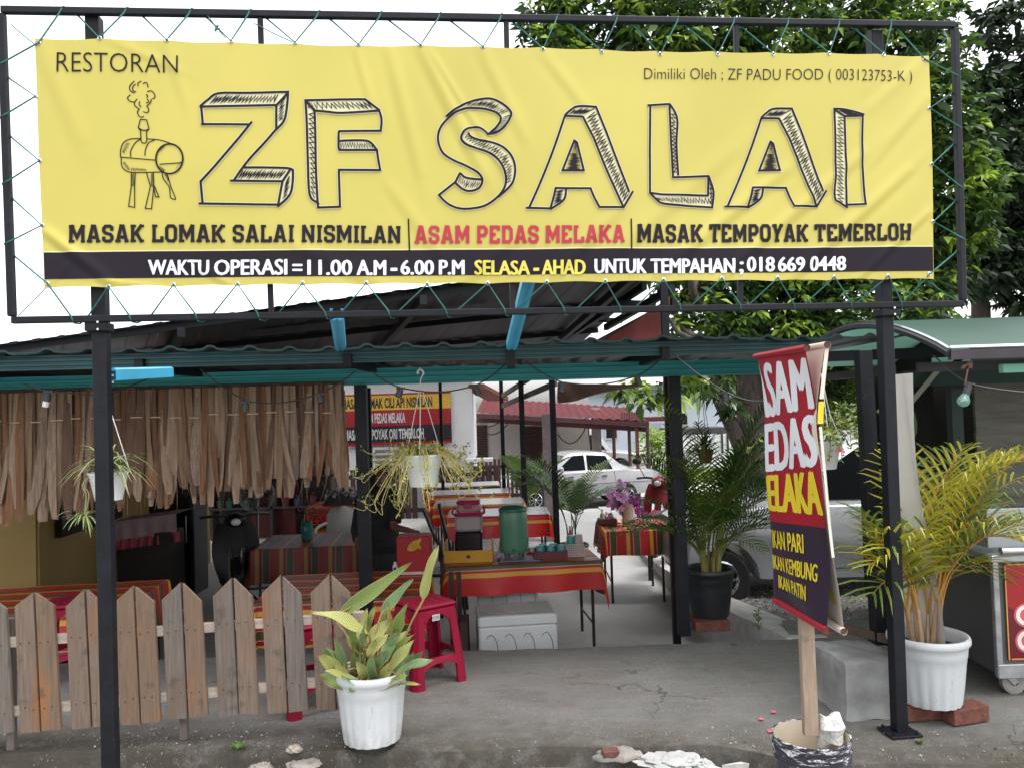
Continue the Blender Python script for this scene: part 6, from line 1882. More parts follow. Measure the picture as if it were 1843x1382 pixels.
# ------------------------------------------------------------------ orchids and condiments on the square table
def petals(mb, c, r, rr, m):
    n = V(rr.uniform(-.6, .6), -1, rr.uniform(-.5, .6)).normalized()
    a = n.orthogonal().normalized(); b = n.cross(a)
    for k in range(5):
        an = k * 1.2566 + rr.uniform(-.1, .1)
        d = a * math.cos(an) + b * math.sin(an); s = n.cross(d)
        mb.add([c, c + d * r * .55 - s * r * .42 + n * r * .12, c + d * r + n * r * .05, c + d * r * .55 + s * r * .42 + n * r * .12], [(0, 1, 2, 3)], m)
    mb.sphere(c + n * r * .15, r * .16, 5, 4, 4)
vx, vy = P(1130, 945, 8.35).x, 8.35
t = thing('orchid_vase', 'tapered cream vase of pale and deep purple orchids on the square table', 'flower vase', (vx, vy, TZ))
m_ = MB(); m_.lathe([(.0, 0), (.045, 0), (.05, .02), (.072, .25), (.076, .258), (.07, .25), (.06, .2), (0, .19)], (vx, vy, TZ), 18); part('vase', m_, M('cream_vase', (.5, .45, .36), .5, .1, 5), t, True)
m_orc = [M('pale_orchid', (.50, .24, .50), .6, .15, 8, trans=.2), M('pink_orchid', (.42, .16, .36), .6, .15, 8, trans=.2), M('magenta_orchid', (.34, .02, .30), .6, .2, 8, trans=.2), M('deep_orchid', (.22, .02, .26), .6, .2, 8, trans=.2), M('orchid_heart', (.5, .3, .1), .6)]
m_ = MB(); rr = random.Random(6)
for k in range(46):
    c = P(1113 + rr.gauss(0, 9), 897 + rr.gauss(0, 13), vy + rr.uniform(-.12, .12)); petals(m_, c, rr.uniform(.026, .04), rr, rr.choice((0, 0, 1)))
part('orchid_spray', m_, m_orc, t, label='pale lilac orchid spray')
m_ = MB()
for k in range(54):
    q = rr.random(); c = P(1134 + 26 * q + rr.gauss(0, 4), 898 + 36 * q ** 1.6 + rr.gauss(0, 5), vy + rr.uniform(-.1, .1)); petals(m_, c, rr.uniform(.022, .034) * (1.05 - .35 * q), rr, rr.choice((2, 2, 3)))
part('orchid_spray', m_, m_orc, t, label='deep purple orchid spray')
m_ = MB()
for (a, b, c) in (((1130, 925), (1116, 910), (1112, 885)), ((1131, 925), (1140, 895), (1160, 930)), ((1132, 925), (1150, 900), (1166, 945)), ((1121, 950), (1121, 930), (1119, 915))): m_.tube(catmull([P(*a, vy), P(*b, vy - .03), P(*c, vy - .06)], 5), .004, 5)
for k in range(7):
    a = rr.uniform(0, 6.3); e = V(vx + .17 * math.cos(a), vy + .12 * math.sin(a), TZ + rr.uniform(.16, .34)); s_ = V(-math.sin(a), math.cos(a), 0)
    m_.ribbon([V(vx, vy, TZ + .24), (V(vx, vy, TZ + .34) + e) / 2, e], [.012, .035, .004], s_)
part('stems', m_, M('dark_orchid_leaf', (.018, .045, .02), .45), t, True)
bk = P(1096, 950, 8.3)
t = thing('condiment_basket', 'small maroon basket of sauce bottles on the square table', 'basket', (bk.x, 8.45, TZ))
m_ = MB(); m_.box((bk.x, 8.45, TZ + .035), (.2, .14, .07), bev=.01); part('basket', m_, M('maroon_basket', (.10, .018, .02), .5, .2, 20), t)
for k, (u_, h, c) in enumerate(((-.05, .17, (.5, .5, .5)), (.05, .12, (.3, .05, .04)), (.0, .13, (.45, .3, .2)))):
    m_ = MB(); m_.lathe([(.022, .02), (.026, .03), (.026, h * .65), (.009, h * .8), (.009, h), (0, h)], (bk.x + u_, 8.43 + .03 * k, TZ), 12); part('bottle', m_, M('condiment_%s' % ('white', 'red', 'amber')[k], c, .3), t, True)

# ------------------------------------------------------------------ dark interior things
vx, vy = P(555, 965, 8.3).x, 8.25
TD = FL + .704
t = thing('teal_vase', 'teal glazed vase of small green leaves on the dark table', 'vase', (vx, vy, TD))
m_ = MB(); m_.lathe([(0, 0), (.05, 0), (.058, .02), (.06, .12), (.05, .17), (.056, .19), (.048, .185), (0, .17)], (vx, vy, TD), 18); part('vase', m_, M('teal_glaze', (.02, .12, .12), .2, .1, 4), t, True)
m_ = MB()
for k in range(90):
    a = rr.uniform(0, 6.3); q = rr.random() ** .6 * .14; c = V(vx + q * math.cos(a), vy + q * math.sin(a), TD + .17 + rr.uniform(0, .16)); d = V(math.cos(a), math.sin(a), rr.uniform(-.5, .5)) * .035; s_ = V(-math.sin(a), math.cos(a), .2) * .014
    m_.add([c, c + d * .5 - s_, c + d, c + d * .5 + s_], [(0, 1, 2, 3)])
part('foliage', m_, lf_mid, t)
t = thing('plastic_chair', 'white plastic chair with a rounded back behind the teal vase', 'chair', (vx + .03, 9.6, FL))
m_wc = M('aged_white_plastic', (.50, .49, .45), .5, .08, 3)
m_ = MB(); c = V(vx + .03, 9.6, FL)
m_.grid(lambda s, q: c + V(lerp(-.2, .2, s) * (1 if q < .7 else math.sqrt(max(1 - ((q - .7) / .3) ** 2, .02))), .18 - .05 * math.sin(s * math.pi) + .08 * q, .44 + .42 * q), 12, 10); part('backrest', m_, m_wc, t, 'all')
m_ = MB(); m_.box(c + V(0, 0, .43), (.42, .42, .025), bev=.01); part('seat', m_, m_wc, t)
for sx in (-1, 1):
    for sy in (-1, 1): m_ = MB(); m_.bar(c + V(sx * .23, sy * .22, 0), c + V(sx * .18, sy * .18, .42), .045, .03); part('leg', m_, m_wc, t)
    m_ = MB(); m_.tube(catmull([c + V(sx * .2, .2, .66), c + V(sx * .25, 0, .64), c + V(sx * .24, -.18, .6), c + V(sx * .21, -.2, .43)], 4), .018, 6); part('armrest', m_, m_wc, t)
fx, fy = P(462, 890, 9.4).x, 9.4
fz = P(462, 890, 9.4).z
t = thing('pedestal_fan', 'dark pedestal fan with a round wire guard under the valance', 'fan', (fx, fy, FL))
m_ = MB()
for k in range(3): m_.tube([V(fx + .2 * math.cos(a * .2618), fy - .05 + .05 * k, fz + .2 * math.sin(a * .2618)) for a in range(25)], .005, 4)
for k in range(20): m_.tube([V(fx, fy - .06, fz), V(fx + .2 * math.cos(k * .314), fy - .03, fz + .2 * math.sin(k * .314))], .002, 4)
part('guard', m_, M('grey_wire', (.25, .25, .26), .4, metal=.5), t)
m_ = MB()
for k in range(3):
    a = k * 2.094; m_.ribbon([V(fx, fy, fz), V(fx + .09 * math.cos(a), fy, fz + .09 * math.sin(a)), V(fx + .17 * math.cos(a + .3), fy, fz + .17 * math.sin(a + .3))], [.02, .06, .05], V(-math.sin(a) * .9, .4, math.cos(a) * .9))
part('blade', m_, black_plastic, t)
m_ = MB(); m_.tube([V(fx, fy, FL + .03), V(fx, fy + .03, fz)], .014, 8); m_.tube([V(fx, fy - .02, fz), V(fx, fy + .16, fz)], .055, 10); part('pole', m_, M('dull_pole', (.2, .2, .2), .4, metal=.5), t)
m_ = MB(); m_.lathe([(0, 0), (.2, 0), (.2, .02), (.04, .05), (0, .05)], (fx, fy, FL), 20); part('base', m_, black_plastic, t)
fcx = P(620, 905, 11.0)
m_ = MB()
m_.grid(lambda s, q: V(fcx.x + lerp(-.26, .26, s), 11.0 + lerp(-.2, .2, q), FL + .755 + .24 * (1 - (2 * s - 1) ** 2) ** .5 * (1 - (2 * q - 1) ** 2) ** .5), 16, 14)
fc_o = solo('food_cover', m_, M('black_mesh_cover', (.03, .028, .03), .7, .5, 60), 'black domed food cover with white lace pattern on the back left table', 'food cover', smooth='all')
m_ = MB()
for k in range(26):
    s, q = rr.uniform(.2, .85), rr.uniform(.05, .45); p = V(fcx.x + lerp(-.26, .26, s), 11.0 + lerp(-.2, .2, q) - .012, FL + .765 + .24 * (1 - (2 * s - 1) ** 2) ** .5 * (1 - (2 * q - 1) ** 2) ** .5); m_.tube([p + V(.018 * math.cos(a), -.003, .014 * math.sin(a)) for a in range(7)], .004, 4)
part('lace', m_, M('white_lace', (.5, .48, .48), .8), fc_o)
pc = P(235, 960, 8.0)
t = thing('side_counter', 'low counter in a pale cloth with a frilled pink hem by the yellow wall', 'counter', (pc.x, 8.0, FL))
m_ = MB(); zt = P(235, 940, 8).z
m_.grid(lambda s, q: V(pc.x + lerp(-.42, .40, s), 7.85 + .5 * s * .6 + .012 * math.sin(s * 40) * q, zt + .06 * s - .20 * q), 50, 6, 0)
m_.grid(lambda s, q: V(pc.x + lerp(-.42, .40, s), 7.85 + .5 * s * .6 + .5 * q, zt + .06 * s), 10, 4, 0)
part('cloth', m_, M('pale_lilac_cloth', (.30, .20, .22), .8, .1, 4), t, 'all')
m_ = MB(); m_.grid(lambda s, q: V(pc.x + lerp(-.43, .43, s), 7.845 + .5 * s * .6 + .022 * math.sin(s * 70) * (.4 + q), zt + .06 * s - .185 - .10 * q), 140, 4); part('frill', m_, M('pink_frill', (.34, .055, .085), .8, .15, 6), t, 'all')
m_ = MB(); m_.box((pc.x, 8.25, FL + (zt - FL) / 2 - .06), (.72, .36, zt - FL - .12)); part('base', m_, m_dark, t)
pc = P(290, 925, 8.8)
t = thing('display_cabinet', 'black cabinet standing in the dark left of the yellow pillar', 'cabinet', (pc.x, 9.2, FL))
m_ = MB(); m_.box((pc.x, 9.2, FL + .72), (.56, .4, 1.44), bev=.01); cb_ = part('carcass', m_, black_plastic, t)
m_ = MB(); m_.box((pc.x, 8.99, FL + .75), (.5, .02, 1.2), bev=.004); part('door', m_, M('black_glass_door', (.01, .01, .012), .2), t)
m_ = MB(); m_.tube([V(pc.x + .2, 8.975, FL + .6), V(pc.x + .2, 8.975, FL + .9)], .008, 6); part('handle', m_, grey_steel, t)
t = thing('black_chair', 'black chair with slim curved back beside the red fish box', 'chair', (P(780, 960, 7.6).x, 7.7, FL))
c = Vector(t.location)
m_ = MB(); m_.tube(catmull([P(762, 915, 7.6), P(770, 935, 7.6), P(782, 965, 7.6), P(795, 1000, 7.7), c + V(.05, 0, 0)], 6), .02, 6); m_.tube(catmull([P(790, 905, 7.9), P(798, 940, 7.9), P(806, 970, 7.9), c + V(.25, .3, 0)], 6), .02, 6); part('frame', m_, black_plastic, t, True)
m_ = MB(); m_.box(c + V(.1, .12, .42), (.4, .4, .03), bev=.01); part('seat', m_, black_plastic, t)
for sx in (0, 1): m_ = MB(); m_.tube([c + V(.28, -.05 + .34 * sx, 0), c + V(.25, -.03 + .3 * sx, .41)], .014, 6); part('leg', m_, black_plastic, t)
# low dark plants at the foot of the yellow wall
for (px, py, d, lab, sd_) in ((115, 1050, 6.5, 'dark broad leaved plant low against the yellow wall', 3), (165, 1045, 6.55, 'upright dark leaved plant beside the left sign post', 5), (245, 1010, 8.6, 'bushy dark potted fern beneath the pink frilled cloth', 7)):
    b = P(px, py, d); b.z = FL; r2 = random.Random(sd_)
    t = thing('potted_plant', lab, 'potted plant', b)
    m_ = MB(); m_.lathe([(0, 0), (.1, 0), (.13, .24), (.14, .25), (.12, .24), (0, .22)], b, 16); part('pot', m_, black_plastic, t, True)
    m_ = MB()
    for k in range(16 if sd_ < 7 else 44):
        a = r2.uniform(0, 6.3); L_ = r2.uniform(.35, .62); o_ = V(math.cos(a), math.sin(a), 0); s_ = V(-math.sin(a), math.cos(a), 0)
        w = .055 if sd_ < 7 else .022
        m_.ribbon([b + V(0, 0, .22) + o_ * L_ * q * q * .7 + V(0, 0, L_ * (1.25 * q - .45 * q * q)) for q in (0, .3, .5, .7, .88, 1)], [.006, w * .5, w, w, w * .6, .002], s_)
    part('foliage', m_, lf_dark, t, 'all')
# ------------------------------------------------------------------ pots and plants
def big_pot(t, c, R, h, mat, taper=.74, flutes=18, fluted=True):
    """rolled rim, plain collar, fluted lower body"""
    c = Vector(c)
    n = 96
    m_ = MB()
    def fl(k, z):
        if not fluted or z > h * .70: return 1
        f = min(1, (h * .70 - z) / (h * .25))
        return 1 + f * .05 * (abs(math.sin(flutes * math.pi * k / n)) - .55)
    b = R * taper
    prof = [(0, .012), (b * .9, .012), (b * .93, 0), (b, .004), (lerp(b, R * .92, .35), h * .3), (lerp(b, R * .92, .68), h * .6), (R * .895, h * .715), (R * .905, h * .725), (R * .915, h * .80), (R * .93, h * .86), (R * .965, h * .885), (R * .995, h * .905), (R * 1.0, h * .935), (R * .995, h * .97), (R * .97, h * .995), (R * .93, h), (R * .895, h * .985), (R * .87, h * .93), (R * .84, h * .80)]
    m_.lathe(prof, c, n, 0, flute=fl)
    p = part('pot', m_, mat, t, 'auto')
    m_ = MB(); m_.lathe([(R * .845, h * .805), (R * .4, h * .83), (0, h * .835)], c, 24); part('soil', m_, soil, t)
    return p
def dirt_(m):
    spots(m, (.20, .17, .12), 9, .42, .62, (1, 1, .5), ('Z', .12, .0))
    return spots(m, (.30, .27, .21), 16, .63, .76, (1.5, 1.5, .5))
m_pot = M('white_glazed_plastic', (.52, .54, .555), .42, .06, 2.2, .02, 30)
# the variegated leafy plant
def vein_leaf(name, a, b, w):
    m = M(name, a, .42, .2, 3, trans=.22)
    nt = m.node_tree; N, L = nt.nodes, nt.links
    uv = N.new('ShaderNodeUVMap'); sx = N.new('ShaderNodeSeparateXYZ'); L.new(uv.outputs[0], sx.inputs[0])
    v = math_node(m, 'ABSOLUTE', math_node(m, 'SUBTRACT', sx.outputs['Y'], .5))
    q = math_node(m, 'FRACT', math_node(m, 'SUBTRACT', math_node(m, 'MULTIPLY', sx.outputs['X'], 17.0), math_node(m, 'MULTIPLY', v, 8.0)))
    tp_ = N.new('ShaderNodeMapRange'); tp_.inputs['From Min'].default_value = .90; tp_.inputs['From Max'].default_value = .98; L.new(sx.outputs['X'], tp_.inputs['Value'])
    r = ramp(m, [(0, a), (w, a), (w + .1, b), (.92, b), (1.0, a)], False); L.new(q, r.inputs['Fac'])
    e = N.new('ShaderNodeMapRange'); e.inputs['From Min'].default_value = .43; e.inputs['From Max'].default_value = .49; L.new(v, e.inputs['Value'])
    x = N.new('ShaderNodeMix'); x.data_type = 'RGBA'; L.new(e.outputs[0], x.inputs['Factor']); L.new(r.outputs['Color'], x.inputs['A']); x.inputs['B'].default_value = (.44, .36, .18, 1)
    x2 = N.new('ShaderNodeMix'); x2.data_type = 'RGBA'; L.new(tp_.outputs[0], x2.inputs['Factor']); L.new(x.outputs['Result'], x2.inputs['A']); x2.inputs['B'].default_value = (.24, .13, .05, 1); x = x2
    for n in list(N):
        if n.type in ('BSDF_PRINCIPLED', 'BSDF_TRANSLUCENT'):
            s = n.inputs['Base Color'] if n.type == 'BSDF_PRINCIPLED' else n.inputs['Color']
            L.new(x.outputs['Result'], s)
    return m
vl = [vein_leaf('cream_veined_leaf', (.11, .18, .035), (.47, .46, .16), .22), vein_leaf('pale_green_leaf', (.13, .20, .05), (.25, .32, .09), .4), vein_leaf('green_veined_leaf', (.07, .16, .05), (.24, .34, .16), .45)]
stem_m = M('pinkish_stem', (.34, .24, .08), .5, .2, 8)
def blade(mb, base, tip, w, face, m, curl=.25, wav=.06, seed=0):
    """broad leaf from base to tip, folded along its midrib; face = the way its upper side looks"""
    r = random.Random(seed)
    base, tip = Vector(base), Vector(tip)
    L_ = (tip - base).length
    ax = (tip - base).normalized()
    up = (Vector(face) - ax * ax.dot(Vector(face))).normalized()
    sd_ = ax.cross(up)
    nu, nv = 14, 6
    ph = r.uniform(0, 6)
    def f(s, t):
        q = t * 2 - 1
        prof = (math.sin(math.pi * min(s ** .72, 1)) ** .75) * (1 if s < .97 else .5) + .01
        ww = w * prof
        p = base + ax * (L_ * s) + up * (curl * L_ * (s * (1 - s)))
        fold = abs(q)
        p = p + sd_ * (q * ww * .96) + up * (fold ** 1.3 * ww * .38 + wav * w * math.sin(s * 9 + ph + (2 if q > 0 else 0)) * fold)
        return p
    mb.grid(f, nu, nv, m)
cal = thing('potted_plant', 'leafy plant with cream veined yellowing leaves in a white fluted pot at the fence end', 'potted plant', G(661, 1362, .0))
cc = Vector(cal.location) + V(0, .14, .0)
cal.location = cc; ROOT[cal.name] = Matrix.Translation(cc).inverted()
m_ = MB(); m_.lathe([(0, 0), (.11, 0), (.115, .022), (0, .024)], cc, 24); part('saucer', m_, black_plastic, cal)
dirt_(m_pot)
big_pot(cal, cc + V(0, 0, .026), .176, .325, m_pot)
D0 = cc.y
LV = [  # base px, tip px, half width px, depth offset, face, material
    ((604, 1112), (742, 1011), 17, .0, (-.3, -1, .3), 1), ((762, 1078), (789, 980), 14, -.03, (-.6, -1, 0), 0), ((686, 1106), (744, 1041), 13, -.05, (-.4, -1, .3), 2), ((664, 1142), (558, 1100), 19, -.1, (.1, -.6, 1), 0),
    ((628, 1108), (632, 1070), 12, .05, (.4, -1, 0), 1), ((660, 1160), (708, 1110), 16, -.06, (-.5, -1, .3), 0), ((716, 1140), (735, 1085), 15, -.04, (-.7, -1, .1), 1), ((662, 1180), (700, 1140), 14, -.1, (-.4, -1, .4), 0),
    ((690, 1178), (720, 1135), 14, -.08, (-.5, -1, .4), 2), ((700, 1188), (748, 1140), 10, -.02, (-.2, -.8, .7), 1), ((700, 1205), (747, 1150), 13, -.12, (-.4, -1, .4), 0), ((712, 1212), (785, 1186), 13, -.1, (0, -.5, 1), 2),
    ((612, 1212), (574, 1176), 16, -.08, (.3, -1, .4), 0), ((626, 1205), (580, 1163), 11, -.02, (.2, -.7, .6), 1), ((618, 1240), (573, 1212), 14, -.12, (.1, -.7, .8), 1), ((640, 1225), (580, 1208), 12, -.1, (0, -.6, 1), 0), ((655, 1238), (615, 1216), 11, -.13, (0, -.6, 1), 2),
    ((664, 1222), (640, 1165), 13, -.03, (.4, -1, .3), 2), ((676, 1225), (668, 1178), 13, -.06, (-.1, -1, .2), 2), ((684, 1228), (720, 1180), 12, -.08, (-.4, -1, .3), 0), ((670, 1238), (720, 1232), 11, -.14, (-.1, -.6, 1), 1), ((690, 1236), (758, 1231), 7, -.02, (0, -.5, 1), 0),
    ((640, 1238), (626, 1247), 8, -.13, (0, -.8, .6), 1), ((672, 1205), (655, 1150), 12, .06, (.2, -1, .2), 1), ((640, 1196), (648, 1152), 12, .05, (.3, -1, .2), 2), ((700, 1228), (735, 1215), 9, -.13, (-.2, -.7, .9), 1), ((694, 1190), (696, 1150), 12, .02, (-.2, -1, .2), 1), ((682, 1196), (716, 1160), 12, -.11, (-.4, -1, .4), 2)]
rL = random.Random(41)
for k in range(12):
    bx_, by_ = rL.uniform(625, 705), rL.uniform(1140, 1200)
    an = (bx_ - 662) / 60 * .6 + rL.gauss(0, .3); l_ = rL.uniform(48, 80)
    LV.append(((bx_, by_), (bx_ + l_ * math.sin(an), by_ - l_ * math.cos(an)), rL.uniform(8, 12), rL.uniform(-.05, .12), (rL.uniform(-.8, .7), -.8, rL.uniform(.0, .6)), rL.choice((0, 0, 1, 2))))
for k in range(26):
    bx_, by_ = rL.uniform(610, 715), rL.uniform(1195, 1238)
    an = (bx_ - 662) / 60 * .9 + rL.gauss(0, .35); l_ = rL.uniform(38, 72)
    LV.append(((bx_, by_), (bx_ + l_ * math.sin(an), by_ - l_ * math.cos(an)), rL.uniform(9, 13), rL.uniform(-.08, .1), (rL.uniform(-.5, .4), -1, rL.uniform(.1, .6)), rL.choice((0, 1, 2, 2))))
m_ = MB(); ms = MB()
for k, (a, b, w, do, fc, mi) in enumerate(LV):
    A, B = P(a[0], a[1], D0 + do), P(b[0], b[1], D0 + do - .05 + .08 * ((k * 7) % 3 - 1))
    blade(m_, A, B, w / 400 * .82, fc, mi, (.10 + .035 * (k % 5)) * (1 if k % 4 else -.6), .24, k)
    root = cc + V((A.x - cc.x) * .25 + .03 * math.sin(k * 2.1), .05 * math.cos(k * 1.7), .30)
    ms.tube(catmull([root, root.lerp(A, .55) + V(0, 0, .03), A, A.lerp(B, .2)], 4), [.0055] * 9 + [.0045] * 4 if False else .0048, 6)
part('leaves', m_, vl, cal, 'all'); part('stems', ms, stem_m, cal, True)

def frond(ml, ms, base, az, L_, rise, droop, nl, ll, lw, r, mi=0, tip=.25, fold=.5):
    o = V(math.cos(az), math.sin(az), 0)
    pts = []
    n = 16
    for i in range(n + 1):
        s = i / n
        pts.append(base + o * (L_ * (.18 * s + .62 * s ** 1.9) * (1.15 - rise * .4)) + V(0, 0, L_ * (rise * s - droop * s ** 2.6)))
    ms.tube(pts, [lerp(.0055, .0015, i / n) for i in range(n + 1)], 6)
    sd0 = V(-o.y, o.x, 0)
    for k in range(nl):
        s = tip + (1 - tip) * (k + .5) / nl
        f = s * n; i = min(int(f), n - 1); p = pts[i].lerp(pts[i + 1], f - i)
        tg = (pts[min(i + 1, n)] - pts[i]).normalized()
        upv = sd0.cross(tg)
        if upv.z < 0: upv = -upv
        for q in (-1, 1):
            l = ll * (math.sin(math.pi * (.18 + .78 * (s - tip) / (1 - tip))) * .9 + .12) * r.uniform(.85, 1.1)
            fw = lerp(.55, 1.25, (s - tip) / (1 - tip))
            d = (sd0 * q + tg * fw + upv * fold * r.uniform(.6, 1.1)).normalized()
            nrm = d.cross(tg).normalized()
            e1 = p + d * l * .5 - V(0, 0, l * .04)
            e2 = p + d * l * .85 - V(0, 0, l * r.uniform(.12, .22)); e3 = p + d * l - V(0, 0, l * r.uniform(.22, .4))
            wv = (tg - d * tg.dot(d)).normalized()
            ml.ribbon([p, p + d * l * .2, e1, e2, e3], [lw * .35, lw * .8, lw, lw * .65, lw * .06], wv, mi if r.random() > .12 else mi + 1)
def palm(label, loc, pot_R, pot_h, potmat, nf, L_, leafs, stem, seed, base_z, spread=1.0, brick=True, fluted=True, lw=.0085, ll=.2, az_bias=None, rise=(.75, 1.15), nlf=25):
    loc = Vector(loc); r = random.Random(seed)
    t = thing('potted_palm', label, 'potted palm', loc)
    if potmat is not None: big_pot(t, loc + V(0, 0, base_z), pot_R, pot_h, potmat, .72, 18, fluted)
    ml, ms, mc = MB(), MB(), MB()
    zs = loc.z + base_z + pot_h * .82
    canes = []
    for k in range(max(4, nf // 3)):
        a = r.uniform(0, 6.3); q = pot_R * .42 * math.sqrt(r.random())
        b = V(loc.x + q * math.cos(a), loc.y + q * math.sin(a), zs)
        h = r.uniform(.10, .26) * L_ / .9
        tpt = b + V(math.cos(a) * .10 * h * spread, math.sin(a) * .1 * h * spread, h)
        mc.tube([b, b.lerp(tpt, .5), tpt], [.013, .011, .008], 7)
        canes.append((tpt, a))
    for k in range(nf):
        tpt, a = canes[k % len(canes)]
        az = a + r.gauss(0, .7) if az_bias is None or r.random() > .5 else az_bias + r.gauss(0, .8)
        l = L_ * r.uniform(.72, 1.1) * (.62 if az_bias is not None and math.cos(az) < -.25 else 1)
        frond(ml, ms, tpt - V(0, 0, .03), az, l, r.uniform(*rise), r.uniform(.10, .55) * spread, int(nlf * (l / L_)), ll * r.uniform(.8, 1.1), lw, r, 0 if r.random() < .7 else 1, .28)
    part('canes', mc, stem[0], t, True); part('frond_stems', ms, stem[1], t, True); part('leaflets', ml, leafs, t)
    return t
yl = [M('yellow_green_frond', (.33, .31, .03), .42, .25, 2.2, trans=.25), M('green_frond', (.11, .18, .03), .42, .25, 2.2, trans=.25), M('olive_frond', (.15, .17, .03), .42, .25, 2.2, trans=.25)]
orange_stem = M('orange_stem', (.37, .18, .025), .4, .3, 4); tan_cane = M('tan_cane', (.34, .22, .13), .6, .25, 9)
pb = G(1703, 1309, .0); pbc = V(pb.x, pb.y + .13, 0)
pr = palm('yellowing areca palm in a big white fluted pot beside the right sign post', pbc, .185, .325, m_pot, 32, .84, yl, (tan_cane, orange_stem), 12, .075, 1.3, lw=.0068, ll=.34, az_bias=-.3, rise=(.85, 1.45), nlf=17)
m_ = MB()
for k, (dx, dy, a) in enumerate(((-.07, 0, .1), (.13, -.05, .25), (.05, .12, .0))): m_.box(pbc + V(dx, dy, .037), (.2, .1, .072), rz=a, bev=.004)
solo('bricks', m_, brick_m, 'red brown bricks under the white pot of the yellowing palm', 'bricks')
gl_ = [M('deep_green_frond', (.045, .11, .02), .45, .3, 2.2, trans=.22), M('fresh_green_frond', (.12, .20, .03), .45, .3, 2.2, trans=.25), M('dry_frond', (.2, .15, .04), .5, .3, 2.2, trans=.2)]
gstem = M('green_stem', (.16, .19, .04), .5, .2, 5)
bp_ = V(1.335, 5.56, 0)
palm('dense green palm in a black pot on a brick by the right canopy post', bp_, .18, .33, black_plastic, 50, .86, gl_, (M('tan_green_cane', (.25, .2, .06), .6), gstem), 5, .07, .8, fluted=False, lw=.006, ll=.22, rise=(.55, 1.45))
m_ = MB(); m_.box(bp_ + V(-.03, -.12, .034), (.24, .1, .066), rz=.08, bev=.004); m_.box(bp_ + V(.0, .06, .034), (.24, .1, .066), rz=.02, bev=.004)
solo('brick', m_, brick_m, 'red bricks under the black palm pot by the canopy post', 'bricks')
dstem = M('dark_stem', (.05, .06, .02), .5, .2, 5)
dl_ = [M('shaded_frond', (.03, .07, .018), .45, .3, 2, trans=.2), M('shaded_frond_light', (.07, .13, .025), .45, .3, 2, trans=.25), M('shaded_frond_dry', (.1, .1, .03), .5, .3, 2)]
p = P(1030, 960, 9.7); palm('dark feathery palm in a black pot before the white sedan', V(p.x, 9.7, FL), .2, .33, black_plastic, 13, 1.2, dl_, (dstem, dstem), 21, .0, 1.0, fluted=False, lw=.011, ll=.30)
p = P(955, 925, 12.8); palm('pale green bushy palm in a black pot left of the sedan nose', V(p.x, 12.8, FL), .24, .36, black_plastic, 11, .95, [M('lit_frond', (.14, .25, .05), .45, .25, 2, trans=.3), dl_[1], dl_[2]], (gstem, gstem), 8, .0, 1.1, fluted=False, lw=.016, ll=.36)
# hanging baskets
def hanger(t, top, rim_c, R, hook_m, hook=True, flip=1):
    m_ = MB()
    for k in range(3):
        a = k * 2.094 + .5; m_.tube([top, rim_c + V(R * math.cos(a), R * math.sin(a), 0)], .0025, 5)
    if hook:
        q = top
        m_.tube(catmull([q, q + V(0, 0, .02), q + V(.012 * flip, 0, .045), q + V(.018 * flip, 0, .062), q + V(0, 0, .082), q + V(-.016 * flip, 0, .066), q + V(-.012 * flip, 0, .055)], 5), [.0035] * 12 + [.006] * 19, 6)
        m_.tube([q + V(.003 * math.cos(a), 0, .086 + .004 * math.sin(a)) for a in (0, 1, 2, 3, 4, 5, 6.3)], .002, 5)
    part('hanger', m_, hook_m, t, True)
def basket_pot(t, c, R, h, mat, n=40):
    m_ = MB(); m_.lathe([(0, .004), (R * .66, 0), (R * .68, .01), (R * .86, h * .66), (R * .885, h * .68), (R * .93, h * .92), (R * 1.0, h * .93), (R * 1.0, h), (R * .93, h), (R * .9, h * .85)], c, n); part('pot', m_, mat, t, 'auto')
    m_ = MB(); m_.lathe([(R * .9, h * .86), (0, h * .9)], c, 20); part('soil', m_, soil, t)
m_mint = M('mint_white_plastic', (.68, .74, .71), .35, .06, 3)
hb = P(762, 874, 4.62); R_, h_ = .118, .185
t = thing('hanging_basket', 'pale mint hanging pot of trailing yellow green stems in the entrance', 'hanging basket', hb)
basket_pot(t, hb, R_, h_, m_mint)
htop = P(757, 690, 4.56)
hanger(t, htop, hb + V(0, 0, h_), R_, white_plastic, True, 1)
ml, ms = MB(), MB(); r = random.Random(14)
for k in range(120):
    a = r.uniform(0, 6.283) if k > 30 else r.choice((math.pi, 0)) + r.gauss(0, .8)
    o = V(math.cos(a), math.sin(a), 0); b = hb + V(0, 0, h_ * .95) + o * R_ * r.uniform(.3, .9)
    out = r.uniform(.03, .22) * (1.25 if math.cos(a) < 0 else 1.0); dn = r.uniform(.02, .33) * (1.0 if math.cos(a) < .2 else .8)
    if k % 9 == 0: dn = -.02; out *= .6
    p1 = hb + V(0, 0, h_ * 1.05 + r.uniform(0, .03)) + o * R_ * 1.02
    p2 = hb + o * (R_ + out * .7) + V(r.uniform(-.02, .02), r.uniform(-.02, .02), h_ - dn * .7)
    p3 = hb + o * (R_ + out) + V(r.uniform(-.05, .05), r.uniform(-.03, .03), h_ - dn)
    p4 = p3 + o * .03 + V(r.uniform(-.04, .04), 0, r.uniform(.01, .07))
    pts = catmull([b, p1, p2, p3, p4], 6)
    ms.tube(pts, [lerp(.0024, .0013, i / (len(pts) - 1)) for i in range(len(pts))], 5)
    for q in range(r.randint(3, 7)):
        e = p4 + V(r.uniform(-.014, .014), r.uniform(-.014, .014), r.uniform(-.012, .02)); d = V(r.uniform(-1, 1), r.uniform(-1, 1), r.uniform(-.2, 1)).normalized() * r.uniform(.014, .026); s_ = d.orthogonal().normalized() * .006
        ml.add([e, e + d * .6 - s_, e + d, e + d * .6 + s_], [(0, 1, 2, 3)], 0 if r.random() < .55 else 1)
